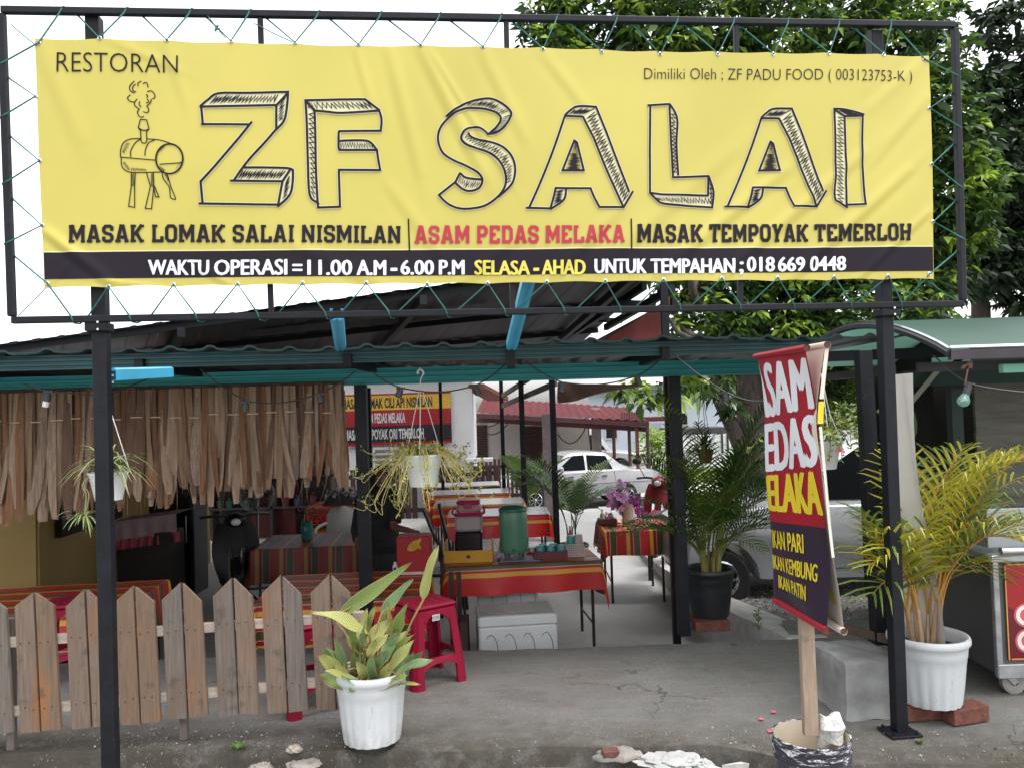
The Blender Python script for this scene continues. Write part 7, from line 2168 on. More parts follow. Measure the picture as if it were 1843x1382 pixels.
for k in range(150):
    a = r.uniform(0, 6.283); q = R_ * math.sqrt(r.random()) * 1.05; e = hb + V(q * math.cos(a), q * math.sin(a), h_ + r.uniform(0, .055)); d = V(r.uniform(-1, 1), r.uniform(-1, 1), r.uniform(.2, 1.4)).normalized() * r.uniform(.018, .035); s_ = d.orthogonal().normalized() * .007
    ml.add([e, e + d * .6 - s_, e + d, e + d * .6 + s_], [(0, 1, 2, 3)], r.choice((0, 1, 2)))
part('stems', ms, M('straw_stem', (.46, .39, .13), .5, .2, 6), t, True); part('leaves', ml, [M('yellow_succulent_leaf', (.36, .36, .05), .5, .2, 9), M('green_succulent_leaf', (.09, .15, .04), .5, .2, 9), M('ochre_leaf', (.32, .24, .05), .5, .2, 9)], t)
sp_leaf = M('spider_plant_leaf', (.13, .19, .05), .5, .25, 6, trans=.2); sp_cream = M('cream_striped_leaf', (.40, .42, .19), .5, .2, 6, trans=.2)
def spider(t, c, n, L_, r, name='leaves', up=.9):
    m_ = MB()
    for k in range(n):
        a = r.uniform(0, 6.283); l = L_ * r.uniform(.55, 1.1); o = V(math.cos(a), math.sin(a), 0); s_ = V(-math.sin(a), math.cos(a), 0)
        rise = r.uniform(.45, up + .15) ; dr = r.uniform(.45, 1.05)
        pts = [c + o * l * (.25 * q + .75 * q ** 1.4) * .8 + V(0, 0, l * (rise * q - dr * q ** 2.4)) for q in (0, .2, .4, .6, .8, 1)]
        ws = [.004, .0065, .007, .006, .004, .0008]
        m_.ribbon([p for p in pts], ws, s_, 0)
        m_.ribbon([p + V(0, 0, .0012) for p in pts], [w * .5 for w in ws], s_, 1)
    return part(name, m_, [sp_leaf, sp_cream], t)
hb = P(196, 899, 3.82)
t = thing('hanging_basket', 'white hanging pot of spider plant behind the left sign post', 'hanging basket', hb)
basket_pot(t, hb, .092, .135, white_plastic)
hanger(t, P(193, 720, 3.85), hb + V(0, 0, .135), .092, white_plastic, True, -1)
r = random.Random(3)
spider(t, hb + V(0, 0, .125), 74, .28, r)
b1 = P(152, 935, 3.78)
m_ = MB(); m_.tube(catmull([hb + V(-.06, -.03, .13), hb + V(-.105, -.04, .08), P(155, 890, 3.77), b1 + V(0, 0, .02)], 5), .003, 5); m_.tube(catmull([hb + V(-.05, -.03, .13), hb + V(-.1, -.04, .09), P(160, 890, 3.77), b1 + V(.004, 0, .03)], 5), .0025, 5); part('runner', m_, sp_cream, t)
spider(t, b1, 30, .16, r, 'plantlet', .7)
b2_ = P(245, 925, 3.9); 
hb = P(1270, 833, 6.0)
t = thing('hanging_basket', 'terracotta hanging pot of spider plant beside the right canopy post', 'hanging basket', hb)
basket_pot(t, hb, .066, .105, M('terracotta_plastic', (.30, .085, .05), .55, .1, 4))
hanger(t, P(1262, 695, 6.0), hb + V(0, 0, .105), .066, black_plastic, False)
spider(t, hb + V(0, 0, .1), 60, .27, random.Random(9), 'leaves', 1.1)
hb = P(1482, 843, 4.5)
t = thing('hanging_basket', 'white hanging pot of pink flowers behind the leaning banner stand', 'hanging basket', hb)
basket_pot(t, hb, .105, .16, white_plastic)
hanger(t, P(1478, 672, 4.6), hb + V(0, 0, .16), .105, white_plastic, False)
m_pinkb = M('pink_blossom', (.55, .15, .20), .6, .1, 8)
ml, ms = MB(), MB(); r = random.Random(23)
for k in range(34):
    a = r.uniform(0, 6.283); o = V(math.cos(a), math.sin(a) * .8, 0); L_ = r.uniform(.1, .34)
    b = hb + V(0, 0, .155) + o * .05
    up = r.uniform(.02, .2)
    pts = catmull([b, b + o * L_ * .45 + V(0, 0, up), b + o * L_ * .85 + V(0, 0, up * .9 - .03), b + o * L_ * 1.05 + V(r.uniform(-.03, .03), 0, up * .6 - r.uniform(.03, .25))], 5)
    ms.tube(pts, .0022, 5)
    for q in pts[3:]:
        for j in range(2):
            d = V(r.uniform(-1, 1), r.uniform(-1, 1), r.uniform(-.3, .8)).normalized() * r.uniform(.02, .04); s_ = d.orthogonal().normalized() * .009
            ml.add([q, q + d * .55 - s_, q + d, q + d * .55 + s_], [(0, 1, 2, 3)], 0 if r.random() < .6 else 1)
    if k % 3 == 0:
        mf = MB()
        for j in range(5): petals(mf, pts[-1] + V(r.uniform(-.018, .018), r.uniform(-.018, .018), r.uniform(-.015, .015)), .013, r, 0)
        part('flower_cluster', mf, [m_pinkb] * 5, t)
part('stems', ms, gstem, t); part('leaves', ml, [M('light_creeper_leaf', (.24, .29, .06), .5, .2, 8, trans=.2), M('creeper_leaf', (.09, .16, .03), .5, .2, 8, trans=.2)], t)
# big leaves in the gap at the right post
t = thing('potted_plant', 'broad green leaves growing beside the right sign post', 'plant', V(2.35, 5.0, 0))
m_ = MB(); ms = MB()
for k, (a, b, w) in enumerate((((1590, 770), (1596, 715), 12), ((1592, 800), (1600, 745), 14), ((1625, 785), (1632, 725), 11), ((1628, 800), (1645, 740), 12), ((1594, 830), (1602, 785), 12))):
    A, B = P(*a, 5.0), P(*b, 5.0); blade(m_, A, B, w / 280, (0, -1, .4), 0, .15, .05, k); ms.tube(catmull([V(2.35, 5.0, .02), A - V(0, 0, .3), A], 5), .008, 6)
part('leaves', m_, M('broad_leaf', (.07, .15, .05), .45, .25, 4, trans=.2), t, 'all'); part('stems', ms, gstem, t)

# ------------------------------------------------------------------ leaning two sheet banner on a stake in a bucket
dR = 2.72
st_ = thing('banner_stand', 'narrow red and black menu banner on a wooden stake in the paint bucket', 'banner stand', G(1458, 1340, 0.28))
def ecurve(pts): 
    return pts
RE = [(1450, 622, 2.72), (1461, 690, 2.72), (1471, 760, 2.73), (1478, 840, 2.73), (1486, 930, 2.73), (1492, 1010, 2.72), (1490, 1080, 2.72), (1488, 1136, 2.72)]
LE = [(1364, 637, 3.18), (1374, 700, 3.17), (1380, 780, 3.17), (1384, 850, 3.17), (1388, 920, 3.18), (1391, 990, 3.18), (1394, 1040, 3.18), (1396, 1080, 3.18)]
RB = [(1487, 617, 2.72), (1479, 690, 2.72), (1473, 760, 2.725), (1480, 840, 2.725), (1488, 930, 2.725), (1497, 1010, 2.72), (1508, 1070, 2.72), (1519, 1135, 2.72)]
def curve_at(E, t):
    f = t * (len(E) - 1); i = min(int(f), len(E) - 2); q = f - i
    a, b = P(*E[i]), P(*E[i + 1])
    p0, p3 = P(*E[max(i - 1, 0)]), P(*E[min(i + 2, len(E) - 1)])
    return .5 * ((2 * a) + (b - p0) * q + (2 * p0 - 5 * a + 4 * b - p3) * q * q + (3 * a - p0 - 3 * b + p3) * q ** 3)
def sheet(s, t, off=0.0):
    """s: 0 left .. 1 right, t: 0 bottom .. 1 top; the far edge rolls back"""
    r_ = curve_at(RE, 1 - t); l_ = curve_at(LE, 1 - t)
    S0 = .2
    d = (r_ - l_); n = V(-d.y, d.x, 0).normalized()
    if n.x > 0: n = -n                          # towards the street, -x side
    flat = 1.0 if t > .94 else min(1.0, 1.0)
    if s >= S0: p = l_.lerp(r_, (s - S0) / (1 - S0))
    else:
        q = (S0 - s) / S0; k = 1 - max(0, (t - .9) / .1)
        p = l_ - d.normalized() * (.07 * math.sin(q * 1.2) * (1.0)) - n * (.09 * (1 - math.cos(q * 1.4)) * k)
    b = .010 * math.sin(s * 3.0) * math.sin(t * math.pi) + .004 * math.sin(s * 9 + t * 11)
    return p + n * (b + off)
m_ = MB()
def sband(t0, t1, mi, o=0.0): m_.grid(lambda s, t: sheet(s, lerp(t0, t1, t), o), 30, max(3, int((t1 - t0) * 50)), mi)
sband(0, .03, 0); sband(.03, .395, 1); sband(.395, 1, 0)
def stx(s, s0, s1, t0, t1, mi, off=.035, lift=.0022, cuts=(12, 8)):
    q = off * (.45 if off > .032 else .13)
    for k, j in ((-1, 0), (-.33, .12), (.33, -.12), (1, 0)):
        text_on(m_, s, lambda a, b: sheet(lerp(s0, s1, a) + k * q, lerp(t0, t1, b) + j * q, lift + k * .0002), mi, 0, cuts=cuts)
stx('ASAM', .02, .965, .765, .945, 2, .05); stx('PEDAS', .02, .965, .575, .745, 2, .05); stx('MELAKA', .02, .98, .435, .56, 3, .045)
stx('IKAN PARI', .22, .70, .30, .365, 3, .03, cuts=(10, 3)); stx('IKAN KEMBUNG', .20, .86, .20, .268, 3, .03, cuts=(12, 3)); stx('IKAN PATIN', .28, .73, .105, .172, 3, .03, cuts=(10, 3))
m_st = [vinyl('crimson_vinyl', (.30, .010, .024), .4), vinyl('night_vinyl', (.028, .022, .038), .3), vinyl('grey_white_lettering', (.66, .68, .72)), vinyl('lemon_lettering', (.66, .52, .03)), vinyl('vinyl_back', (.62, .58, .50), .5)]
part('front_sheet', m_, m_st, st_, 'all', label='red and black sheet with white and yellow lettering')
m_ = MB()
def bsheet(s, t):
    r_ = curve_at(RB, 1 - t); l_ = curve_at(LE, 1 - t); l_ = l_ + V(.09 * abs(2 * t - 1) + .012, .02, 0)
    return l_.lerp(r_, s) + V(.008 * math.sin(t * 6), 0, 0)
m_.grid(bsheet, 12, 30, 4)
text_on(m_, 'A', lambda a, b: bsheet(lerp(.93, .6, a), lerp(.1, .2, b)) - V(.002, 0, 0), 3, .03, cuts=(3, 3))
part('back_sheet', m_, m_st, st_, 'all', label='rear sheet showing its plain pale back')
# yellow strip of the rear sheet's face, folded round its edge
m_ = MB()
m_.ribbon([curve_at(RB, u) + V(.004, -.002, 0) for u in (.02, .08, .15, .2)], .007, V(1, 0, 0), 1)
m_.ribbon([curve_at(RB, u) + V(.006, -.002, 0) for u in (.21, .25, .29)], .010, V(1, 0, 0), 0)
m_.ribbon([curve_at(RB, u) + V(.006, -.002, 0) for u in (.3, .45, .6, .7)], .005, V(1, 0, 0), 1)
part('edge_fold', m_, [m_st[3], m_st[4]], st_)
for (a, b, nm) in ((P(1360, 642, 3.2), P(1452, 626, 2.70), 0), (P(1452, 627, 2.74), P(1489, 621, 2.71), 1), (P(1396, 1080, 3.18), P(1489, 1135, 2.71), 0), (P(1420, 1078, 3.18), P(1519, 1136, 2.71), 1)):
    mt = MB(); d = (b - a).normalized(); n_ = 14
    if nm == 1 and a.y < 2.8: a = P(1405, 635, 3.18); d = (b - a).normalized()
    mt.tube([a, b], .0125, n_, 0, cap=False)
    x = d.orthogonal().normalized(); y = d.cross(x)
    mt.add([b - d * .004 + (x * math.cos(k * .4488) + y * math.sin(k * .4488)) * .0125 for k in range(14)], [tuple(range(14))], 1)
    part('tube', mt, [m_st[0] if nm == 0 else M('cream_tube', (.62, .57, .48), .5), M('dark_tube_end', (.09, .03, .025), .7)], st_, True)
mt = MB(); mt.tube([P(1480, 692, 2.72), P(1494, 745, 3.0), P(1513, 790, 3.4)], .002, 5); part('string', mt, M('white_string', (.6, .6, .58), .8), st_)
mt = MB(); mt.bar(P(1459, 1322, 2.93), P(1447, 1040, 2.99), .052, .03, up=(0, 1, 0), bev=.002); mt.bar(P(1447, 1040, 2.99), P(1432, 640, 3.0), .04, .02, up=(0, 1, 0), bev=.002)
part('stake', mt, wood('pale_stake', (.34, .26, .19), (.22, .16, .115), (.27, .20, .15)), st_)
bk = P(1460, 1320, 2.92); brz = bk.z
t = thing('paint_bucket', 'navy paint bucket splashed with white paint at the road edge', 'bucket', V(bk.x, bk.y, -.085))
Rb = .137
m_ = MB(); H_ = brz + .085
m_.lathe([(0, .003), (Rb * .84, 0), (Rb * .86, .01), (Rb * .955, H_ * .80), (Rb * .985, H_ * .805), (Rb * .985, H_ * .825), (Rb * .96, H_ * .83), (Rb * .965, H_ * .88), (Rb * 1.01, H_ * .885), (Rb * 1.01, H_ * .905), (Rb * .97, H_ * .91), (Rb * .98, H_ * .96), (Rb * 1.0, H_ * .97), (Rb * 1.0, H_), (Rb * .965, H_)], V(bk.x, bk.y, -.085), 48)
def splash():
    m = M('splashed_navy', (.022, .02, .035), .45, .2, 6)
    nt = m.node_tree; N, L = nt.nodes, nt.links
    src = N['Principled BSDF'].inputs['Base Color'].links[0].from_socket
    tc = N.new('ShaderNodeTexCoord'); n = N.new('ShaderNodeTexNoise'); n.inputs['Scale'].default_value = 24; n.inputs['Detail'].default_value = 8; n.inputs['Roughness'].default_value = .75
    mp = N.new('ShaderNodeMapping'); mp.inputs['Scale'].default_value = (.7, .7, 3.2); L.new(tc.outputs['Object'], mp.inputs[0]); L.new(mp.outputs[0], n.inputs['Vector'])
    sx = N.new('ShaderNodeSeparateXYZ'); L.new(tc.outputs['Object'], sx.inputs[0])
    r = N.new('ShaderNodeMapRange'); r.inputs['From Min'].default_value = .22; r.inputs['From Max'].default_value = H_; r.inputs['To Min'].default_value = -.17; r.inputs['To Max'].default_value = .035; L.new(sx.outputs['Z'], r.inputs['Value'])
    f = math_node(m, 'ADD', n.outputs['Fac'], r.outputs[0])
    k = N.new('ShaderNodeMapRange'); k.inputs['From Min'].default_value = .545; k.inputs['From Max'].default_value = .575; L.new(f, k.inputs['Value'])
    x = N.new('ShaderNodeMix'); x.data_type = 'RGBA'; L.new(k.outputs[0], x.inputs['Factor']); L.new(src, x.inputs['A']); x.inputs['B'].default_value = (.62, .62, .64, 1)
    L.new(x.outputs['Result'], N['Principled BSDF'].inputs['Base Color'])
    return m
part('bucket_wall', m_, splash(), t, 'auto')
m_ = MB(); m_.lathe([(Rb * .962, H_ * .998), (Rb * .93, H_ * .7), (Rb * .925, H_ * .62)], V(bk.x, bk.y, -.085), 40); part('inside', m_, M('cream_inside', (.60, .52, .40), .7, .12, 6), t, True)
m_ = MB(); m_.lathe([(Rb * .925, H_ * .62), (Rb * .5, H_ * .64), (0, H_ * .63)], V(bk.x, bk.y, -.085), 24); part('filling', m_, M('dirty_sand', (.14, .10, .06), .95, .4, 30, .8, 60), t)
m_ = MB(); m_.grid(lambda s, q: V(bk.x, bk.y, -.085) + V(math.cos(-2.3 + s * 1.5), math.sin(-2.3 + s * 1.5), 0) * (Rb * .925 + .005 + q * .004) + V(0, 0, H_ * lerp(.46, .57, q)), 14, 3); part('red_label', m_, M('dark_red_label', (.2, .01, .02), .5, .5, 20), t)
rk = MB(); r = random.Random(5)
rc_ = P(1494, 1318, 2.94)
rk.sphere(rc_, .062, 14, 10, 0, (.82, .7, 1.15))
rk.v = [tuple(Vector(p) + (Vector(p) - rc_) * (.16 * math.sin(p[0] * 90 + p[2] * 60) + .12 * math.sin(p[2] * 130 + p[1] * 50)) ) for p in rk.v]
solo('rock', rk, M('rough_white_stone', (.46, .45, .43), .95, .25, 18, 1.0, 45, detail=8), 'rough whitish stone wedged in the bucket beside the stake', 'rock', smooth=True)

# ------------------------------------------------------------------ drinks cart, its green awning and the shed wall
t = thing('food_cart', 'steel food cart with a red printed front panel at the right edge', 'cart', (3.2, 4.45, 0))
CX0, CX1, CY0, CY1 = 2.43, 3.95, 4.08, 4.85
m_ = MB(); m_.box(((CX0 + CX1) / 2, (CY0 + CY1) / 2, .40), (CX1 - CX0, CY1 - CY0, .56), bev=.006); part('cabinet', m_, M('dark_grey_panel', (.075, .08, .078), .45, .12, 3, .05, 30), t)
m_ = MB()
for x in (CX0 + .012, CX1 - .012):
    for y in (CY0 - .004, CY1 - .01): m_.box((x, y, .40), (.03, .03, .58), bev=.003)
m_.box(((CX0 + CX1) / 2, CY0 - .006, .135), (CX1 - CX0, .03, .07), bev=.003)
part('corner_strip', m_, M('worn_steel', (.34, .35, .36), .4, .25, 12, .1, 40, metal=.5), t)
m_ = MB()
X0 = CX0 + .05
m_.box(((X0 + CX1) / 2, CY0 - .004, .43), (CX1 - X0 - .03, .012, .49), m=0)
for (za, zb) in ((.67, .678), (.19, .198)): m_.box(((X0 + CX1) / 2, CY0 - .0115, (za + zb) / 2), (CX1 - X0 - .05, .004, .006), m=1)
m_.box((X0 + .012, CY0 - .0115, .43), (.006, .004, .48), m=1)
yq = CY0 - .0125
def disc(c, r_, m, y, a0=0, a1=6.2832, w=None, n=26):
    if w is None: m_.add([V(c[0] + r_ * math.cos(a0 + (a1 - a0) * k / n), y, c[1] + r_ * math.sin(a0 + (a1 - a0) * k / n)) for k in range(n)], [tuple(range(n))], m)
    else:
        vs = []
        for k in range(n + 1):
            a = a0 + (a1 - a0) * k / n; vs += [V(c[0] + (r_ - w) * math.cos(a), y, c[1] + (r_ - w) * math.sin(a)), V(c[0] + r_ * math.cos(a), y, c[1] + r_ * math.sin(a))]
        m_.add(vs, [(2 * k, 2 * k + 1, 2 * k + 3, 2 * k + 2) for k in range(n)], m)
m_.add([V(X0 + .02, yq + .001, .2), V(X0 + .5, yq + .001, .2), V(X0 + .2, yq + .001, .36), V(X0 + .02, yq + .001, .46)], [(0, 1, 2, 3)], 3)
for (cz, ) in ((.415,), (.285,)):
    c = (P(1846, 1100, 4.07).x, cz)
    disc(c, .062, 2, yq); disc(c, .052, 4, yq - .001, .6, 5.6, .02); 
part('printed_panel', m_, [M('red_print_panel', (.30, .012, .016), .3, .12, 2), M('gold_line', (.5, .25, .06), .4), M('pale_red_print', (.5, .10, .10), .35), M('maroon_print', (.10, .008, .012), .3), M('white_print_ring', (.66, .62, .62), .35)], t, label='glossy red printed panel with pale round marks')
m_ = MB(); m_.box(((CX0 + CX1) / 2, (CY0 + CY1) / 2, .705), (CX1 - CX0 + .03, CY1 - CY0 + .04, .04), bev=.008); part('counter_top', m_, grey_steel, t)
m_ = MB(); m_.tube([V(CX0 + .04, CY0 - .02, .745), V(CX1, CY0 - .02, .745)], .02, 10); part('rail', m_, chrome, t, True)
m_ = MB(); m_.box(((CX0 + CX1) / 2, CY0 + .03, .855), (CX1 - CX0, .02, .20), bev=.003); m_.box((CX0 + .01, (CY0 + CY1) / 2, .855), (.02, CY1 - CY0 - .1, .2), bev=.003); part('splash_guard', m_, M('dull_steel_sheet', (.33, .36, .36), .45, .08, 2, metal=.3), t)
for (x, y) in ((CX0 + .09, CY0 + .05), (CX1 - .1, CY0 + .05), (CX0 + .09, CY1 - .08), (CX1 - .1, CY1 - .08)):
    m_ = MB(); c = V(x + .02, y, .062)
    m_.bar(V(x - .03, y - .035, .115), c + V(0, -.035, 0), .03, .004, up=(0, 1, 0)); m_.bar(V(x - .03, y + .035, .115), c + V(0, .035, 0), .03, .004, up=(0, 1, 0)); m_.box((x - .03, y, .117), (.08, .08, .008)); part('caster_fork', m_, grey_steel, t)
    m_ = MB(); nn = 20
    prof = [(.018, -.02), (.05, -.022), (.062, -.016), (.062, .016), (.05, .022), (.018, .02)]
    vs = [c + V(a * math.cos(6.2832 * k / nn), b, a * math.sin(6.2832 * k / nn)) for a, b in prof for k in range(nn)]
    m_.add(vs, [(i * nn + k, i * nn + (k + 1) % nn, (i + 1) * nn + (k + 1) % nn, (i + 1) * nn + k) for i in range(5) for k in range(nn)])
    part('wheel', m_, M('grey_wheel', (.28, .26, .24), .7, .15, 12), t, 'auto')
m_ = MB(); p = P(1752, 950, 4.6)
m_.lathe([(0, 0), (.12, 0), (.125, .03), (.125, .13), (.118, .16), (.09, .2), (.04, .225), (0, .23)], V(p.x, 4.5, .73), 24); so = solo('steel_pot', m_, M('polished_steel_pot', (.6, .62, .64), .15, .05, 3, metal=.9), 'shiny domed steel pot standing on the cart behind the palm', 'pot', smooth=True)
# shed
t = thing('market_shed', 'dark shed with a grey planked wall behind the food cart', 'shed', (3.8, 6.3, 0))
m_ = MB()
pa = P(1762, 850, 5.2); 
for k in range(17):
    z = .3 + k * .105
    m_.box((pa.x + .95, 5.22 + .004 * (k % 2), z), (1.9, .025, .112), rot=Matrix.Rotation(-.05, 3, 'X'))
part('planked_wall', m_, M('grey_plank', (.15, .135, .115), .8, .25, 3, .2, 30, stretch=(1, 8, 8)), t)
m_ = MB(); pb_ = P(1655, 850, 5.6)
m_.box(((pb_.x + pa.x) / 2 + .3, 6.2, 1.0), (pa.x - pb_.x + .9, .06, 2.0)); m_.box((pb_.x + .12, 5.95, 1.0), (.06, .6, 2.0)); part('dark_wall', m_, M('near_black_wall', (.016, .014, .013), .85, .3, 2), t)  # plain near-black colour over the inner walls
m_ = MB(); m_.bar(P(1716, 700, 5.1), V(P(1716, 700, 5.1).x, 5.1, 0), .07, .07); m_.bar(V(2.5, 5.08, 1.66), V(5.6, 5.08, 1.68), .07, .1); part('post', m_, M('dark_green_post', (.012, .03, .025), .6, .2, 4), t)
m_ = MB(); m_.bar(P(1622, 745, 5.0), P(1690, 664, 5.0), .012, .03); part('brace', m_, M('pale_batten', (.3, .27, .23), .7), t)
aw = thing('green_awning', 'curved translucent green awning with steel edge above the food cart', 'awning', (3.6, 4.9, 1.7))
AX0, AX1 = 2.16, 6.2
def arch(s):
    y = lerp(3.88, 6.1, s)
    return V(0, y, 1.775 + .245 * math.sin(math.pi * min(s * .98 + .0, 1)) ** .9)
m_awn = M('green_polycarbonate', (.075, .16, .12), .35, .18, 1.3, trans=.5)
m_ = MB(); m_.grid(lambda s, q: arch(q) + V(lerp(AX0, AX1, s), 0, 0), 20, 26); part('cover', m_, m_awn, aw, 'all')
for x in (AX0, 3.4, 4.6):
    m_ = MB(); m_.tube([arch(k / 24) + V(x, 0, -.022) for k in range(25)], .022, 6); part('arch_rib', m_, M('dark_rib', (.03, .03, .035), .4, .2, 5) if x == AX0 else black_steel, aw, True)
m_ = MB(); m_.ribbon([arch(k / 24) + V(AX0 - .004, 0, .006) for k in range(25)], .007, V(1, 0, .4).normalized()); m_.ribbon([V(AX0, 3.873, 1.785), V(AX1, 3.873, 1.785)], .006, V(0, .3, 1).normalized()); part('edge_trim', m_, chrome, aw)
m_ = MB(); m_.bar(V(AX0, 3.885, 1.745), V(AX1, 3.885, 1.752), .03, .048); m_.bar(V(AX0 + .02, 4.5, 1.70), V(AX0 + .02, 6, 1.70), .03, .05); m_.bar(V(AX0, 4.2, 1.70), V(AX1, 4.2, 1.70), .03, .05); part('edge_beam', m_, M('purple_black_beam', (.03, .022, .03), .4, .3, 8), aw)
m_ = MB()
for k in range(4): m_.tube([arch(.12 + .02 * k) + V(lerp(2.75, 2.95, k / 3), 0, .006), arch(.10) + V(3.25, 0, .008)], .006, 5)
part('blue_ribbon', m_, M('blue_ribbon', (.12, .35, .7), .5), aw)
m_ = MB(); c = P(1830, 662, 3.95); m_.box((c.x + .45, 4.0, c.z), (1.0, .04, .045), bev=.004)
part('lamp_channel', m_, M('mint_green_steel', (.16, .40, .30), .5, .1, 4), aw)

# ------------------------------------------------------------------ festoon lights along the canopy
fe = thing('festoon_lights', 'black festoon cable with lamp holders looping under the canopy', 'string lights', CF(-.2, 1.65, -.6))
m_cable = M('black_cable', (.02, .022, .022), .5, .2, 10)
m_sock = M('black_lamp_holder', (.03, .032, .036), .5, .25, 12)
def holder(p, d, bulb=None):
    d = Vector(d).normalized()
    m_ = MB(); m_.tube([p, p + d * .012, p + d * .014, p + d * .055], [.013, .013, .018, .019], 10); m_.box(p + d * .008 + V(0, 0, .004), (.05, .014, .012)); s_ = part('lamp_holder', m_, m_sock, fe, 'auto')
    if bulb == 'short': m_ = MB(); m_.tube([p + d * .055, p + d * .085], [.018, .016], 10); part('bulb', m_, white_plastic, s_, True)
    if bulb == 'round':
        m_ = MB(); m_.sphere(p + d * .092, .03, 14, 10); m_.tube([p + d * .05, p + d * .072], [.015, .022], 12, cap=False); part('bulb', m_, glass_mat('clear_bulb', (.30, .55, .48), .04, .32), s_, 'all')
        m_ = MB()
        for k in range(3): m_.tube([p + d * .085 + V(-.016, 0, -.006 + .006 * k), p + d * .085 + V(.016, 0, -.004 + .006 * k)], .0018, 4)
        m_.tube([p + d * .055, p + d * .085], .004, 5); part('filament', m_, white_plastic, s_)
RUNS = [((40, 690, 4.2), [(88, 704, 4.2)], (190, 712, 4.3), .0), ((190, 712, 4.3), [], (300, 668, 4.5), .03), ((360, 664, 4.4), [(443, 722, 4.4), (575, 708, 4.4)], (640, 668, 4.5), 0), ((668, 668, 4.4), [(722, 698, 4.4), (855, 694, 4.5)], (910, 655, 4.6), 0),
        ((945, 650, 4.5), [(1012, 688, 4.5), (1145, 677, 4.6)], (1190, 645, 4.7), 0), ((1215, 640, 4.5), [(1305, 705, 4.4), (1395, 718, 4.3)], (1470, 700, 4.3), 0), ((1680, 640, 4.0), [(1745, 690, 3.9)], (1860, 708, 3.8), 0)]
HD = {(88, 704, 4.2): (-.25, 0, -1), (443, 722, 4.4): (-.1, 0, -1), (575, 708, 4.4): (.2, -.2, -1), (722, 698, 4.4): (-.35, -.1, -1), (855, 694, 4.5): (.35, -.1, -1), (1012, 688, 4.5): (-.1, 0, -1), (1145, 677, 4.6): (.35, -.1, -1), (1305, 705, 4.4): (.0, 0, -1), (1745, 690, 3.9): (-.4, 0, -1)}
for a, mid, b, sg in RUNS:
    A, B = P(*a), P(*b)
    if len(mid) == 2:
        q0, q1 = P(*mid[0]), P(*mid[1])
        pts = [A.lerp(q0, k / 5) + V(0, 0, -.012 * math.sin(k / 5 * math.pi)) for k in range(5)] + [q0.lerp(q1, k / 9) + V(0, 0, -.03 * math.sin(k / 9 * math.pi)) for k in range(9)] + [q1.lerp(B, k / 5) + V(0, 0, -.012 * math.sin(k / 5 * math.pi)) for k in range(6)]
    else:
        pts = catmull([A] + [P(*q) for q in mid] + [B], 8)
        pts = [p - V(0, 0, sg * math.sin(i / (len(pts) - 1) * math.pi)) for i, p in enumerate(pts)]
    cab = MB(); cab.tube(pts, .0042, 6); part('cable', cab, m_cable, fe, True)
    for q in mid:
        if q in HD: holder(P(*q) , HD[q], 'short' if q[0] == 88 else ('round' if q[0] == 1745 else None))
m_ = MB(); 
for k in range(5): m_.tube([P(1740, 660, 3.9) + V(rf.uniform(-.03, .03), 0, rf.uniform(-.01, .03)) for _ in range(4)], .003, 4)
m_.tube([P(1742, 664, 3.9), P(1737, 690, 3.9)], .004, 5)
part('wire_tie', m_, M('rusty_wire', (.16, .07, .05), .7), fe)

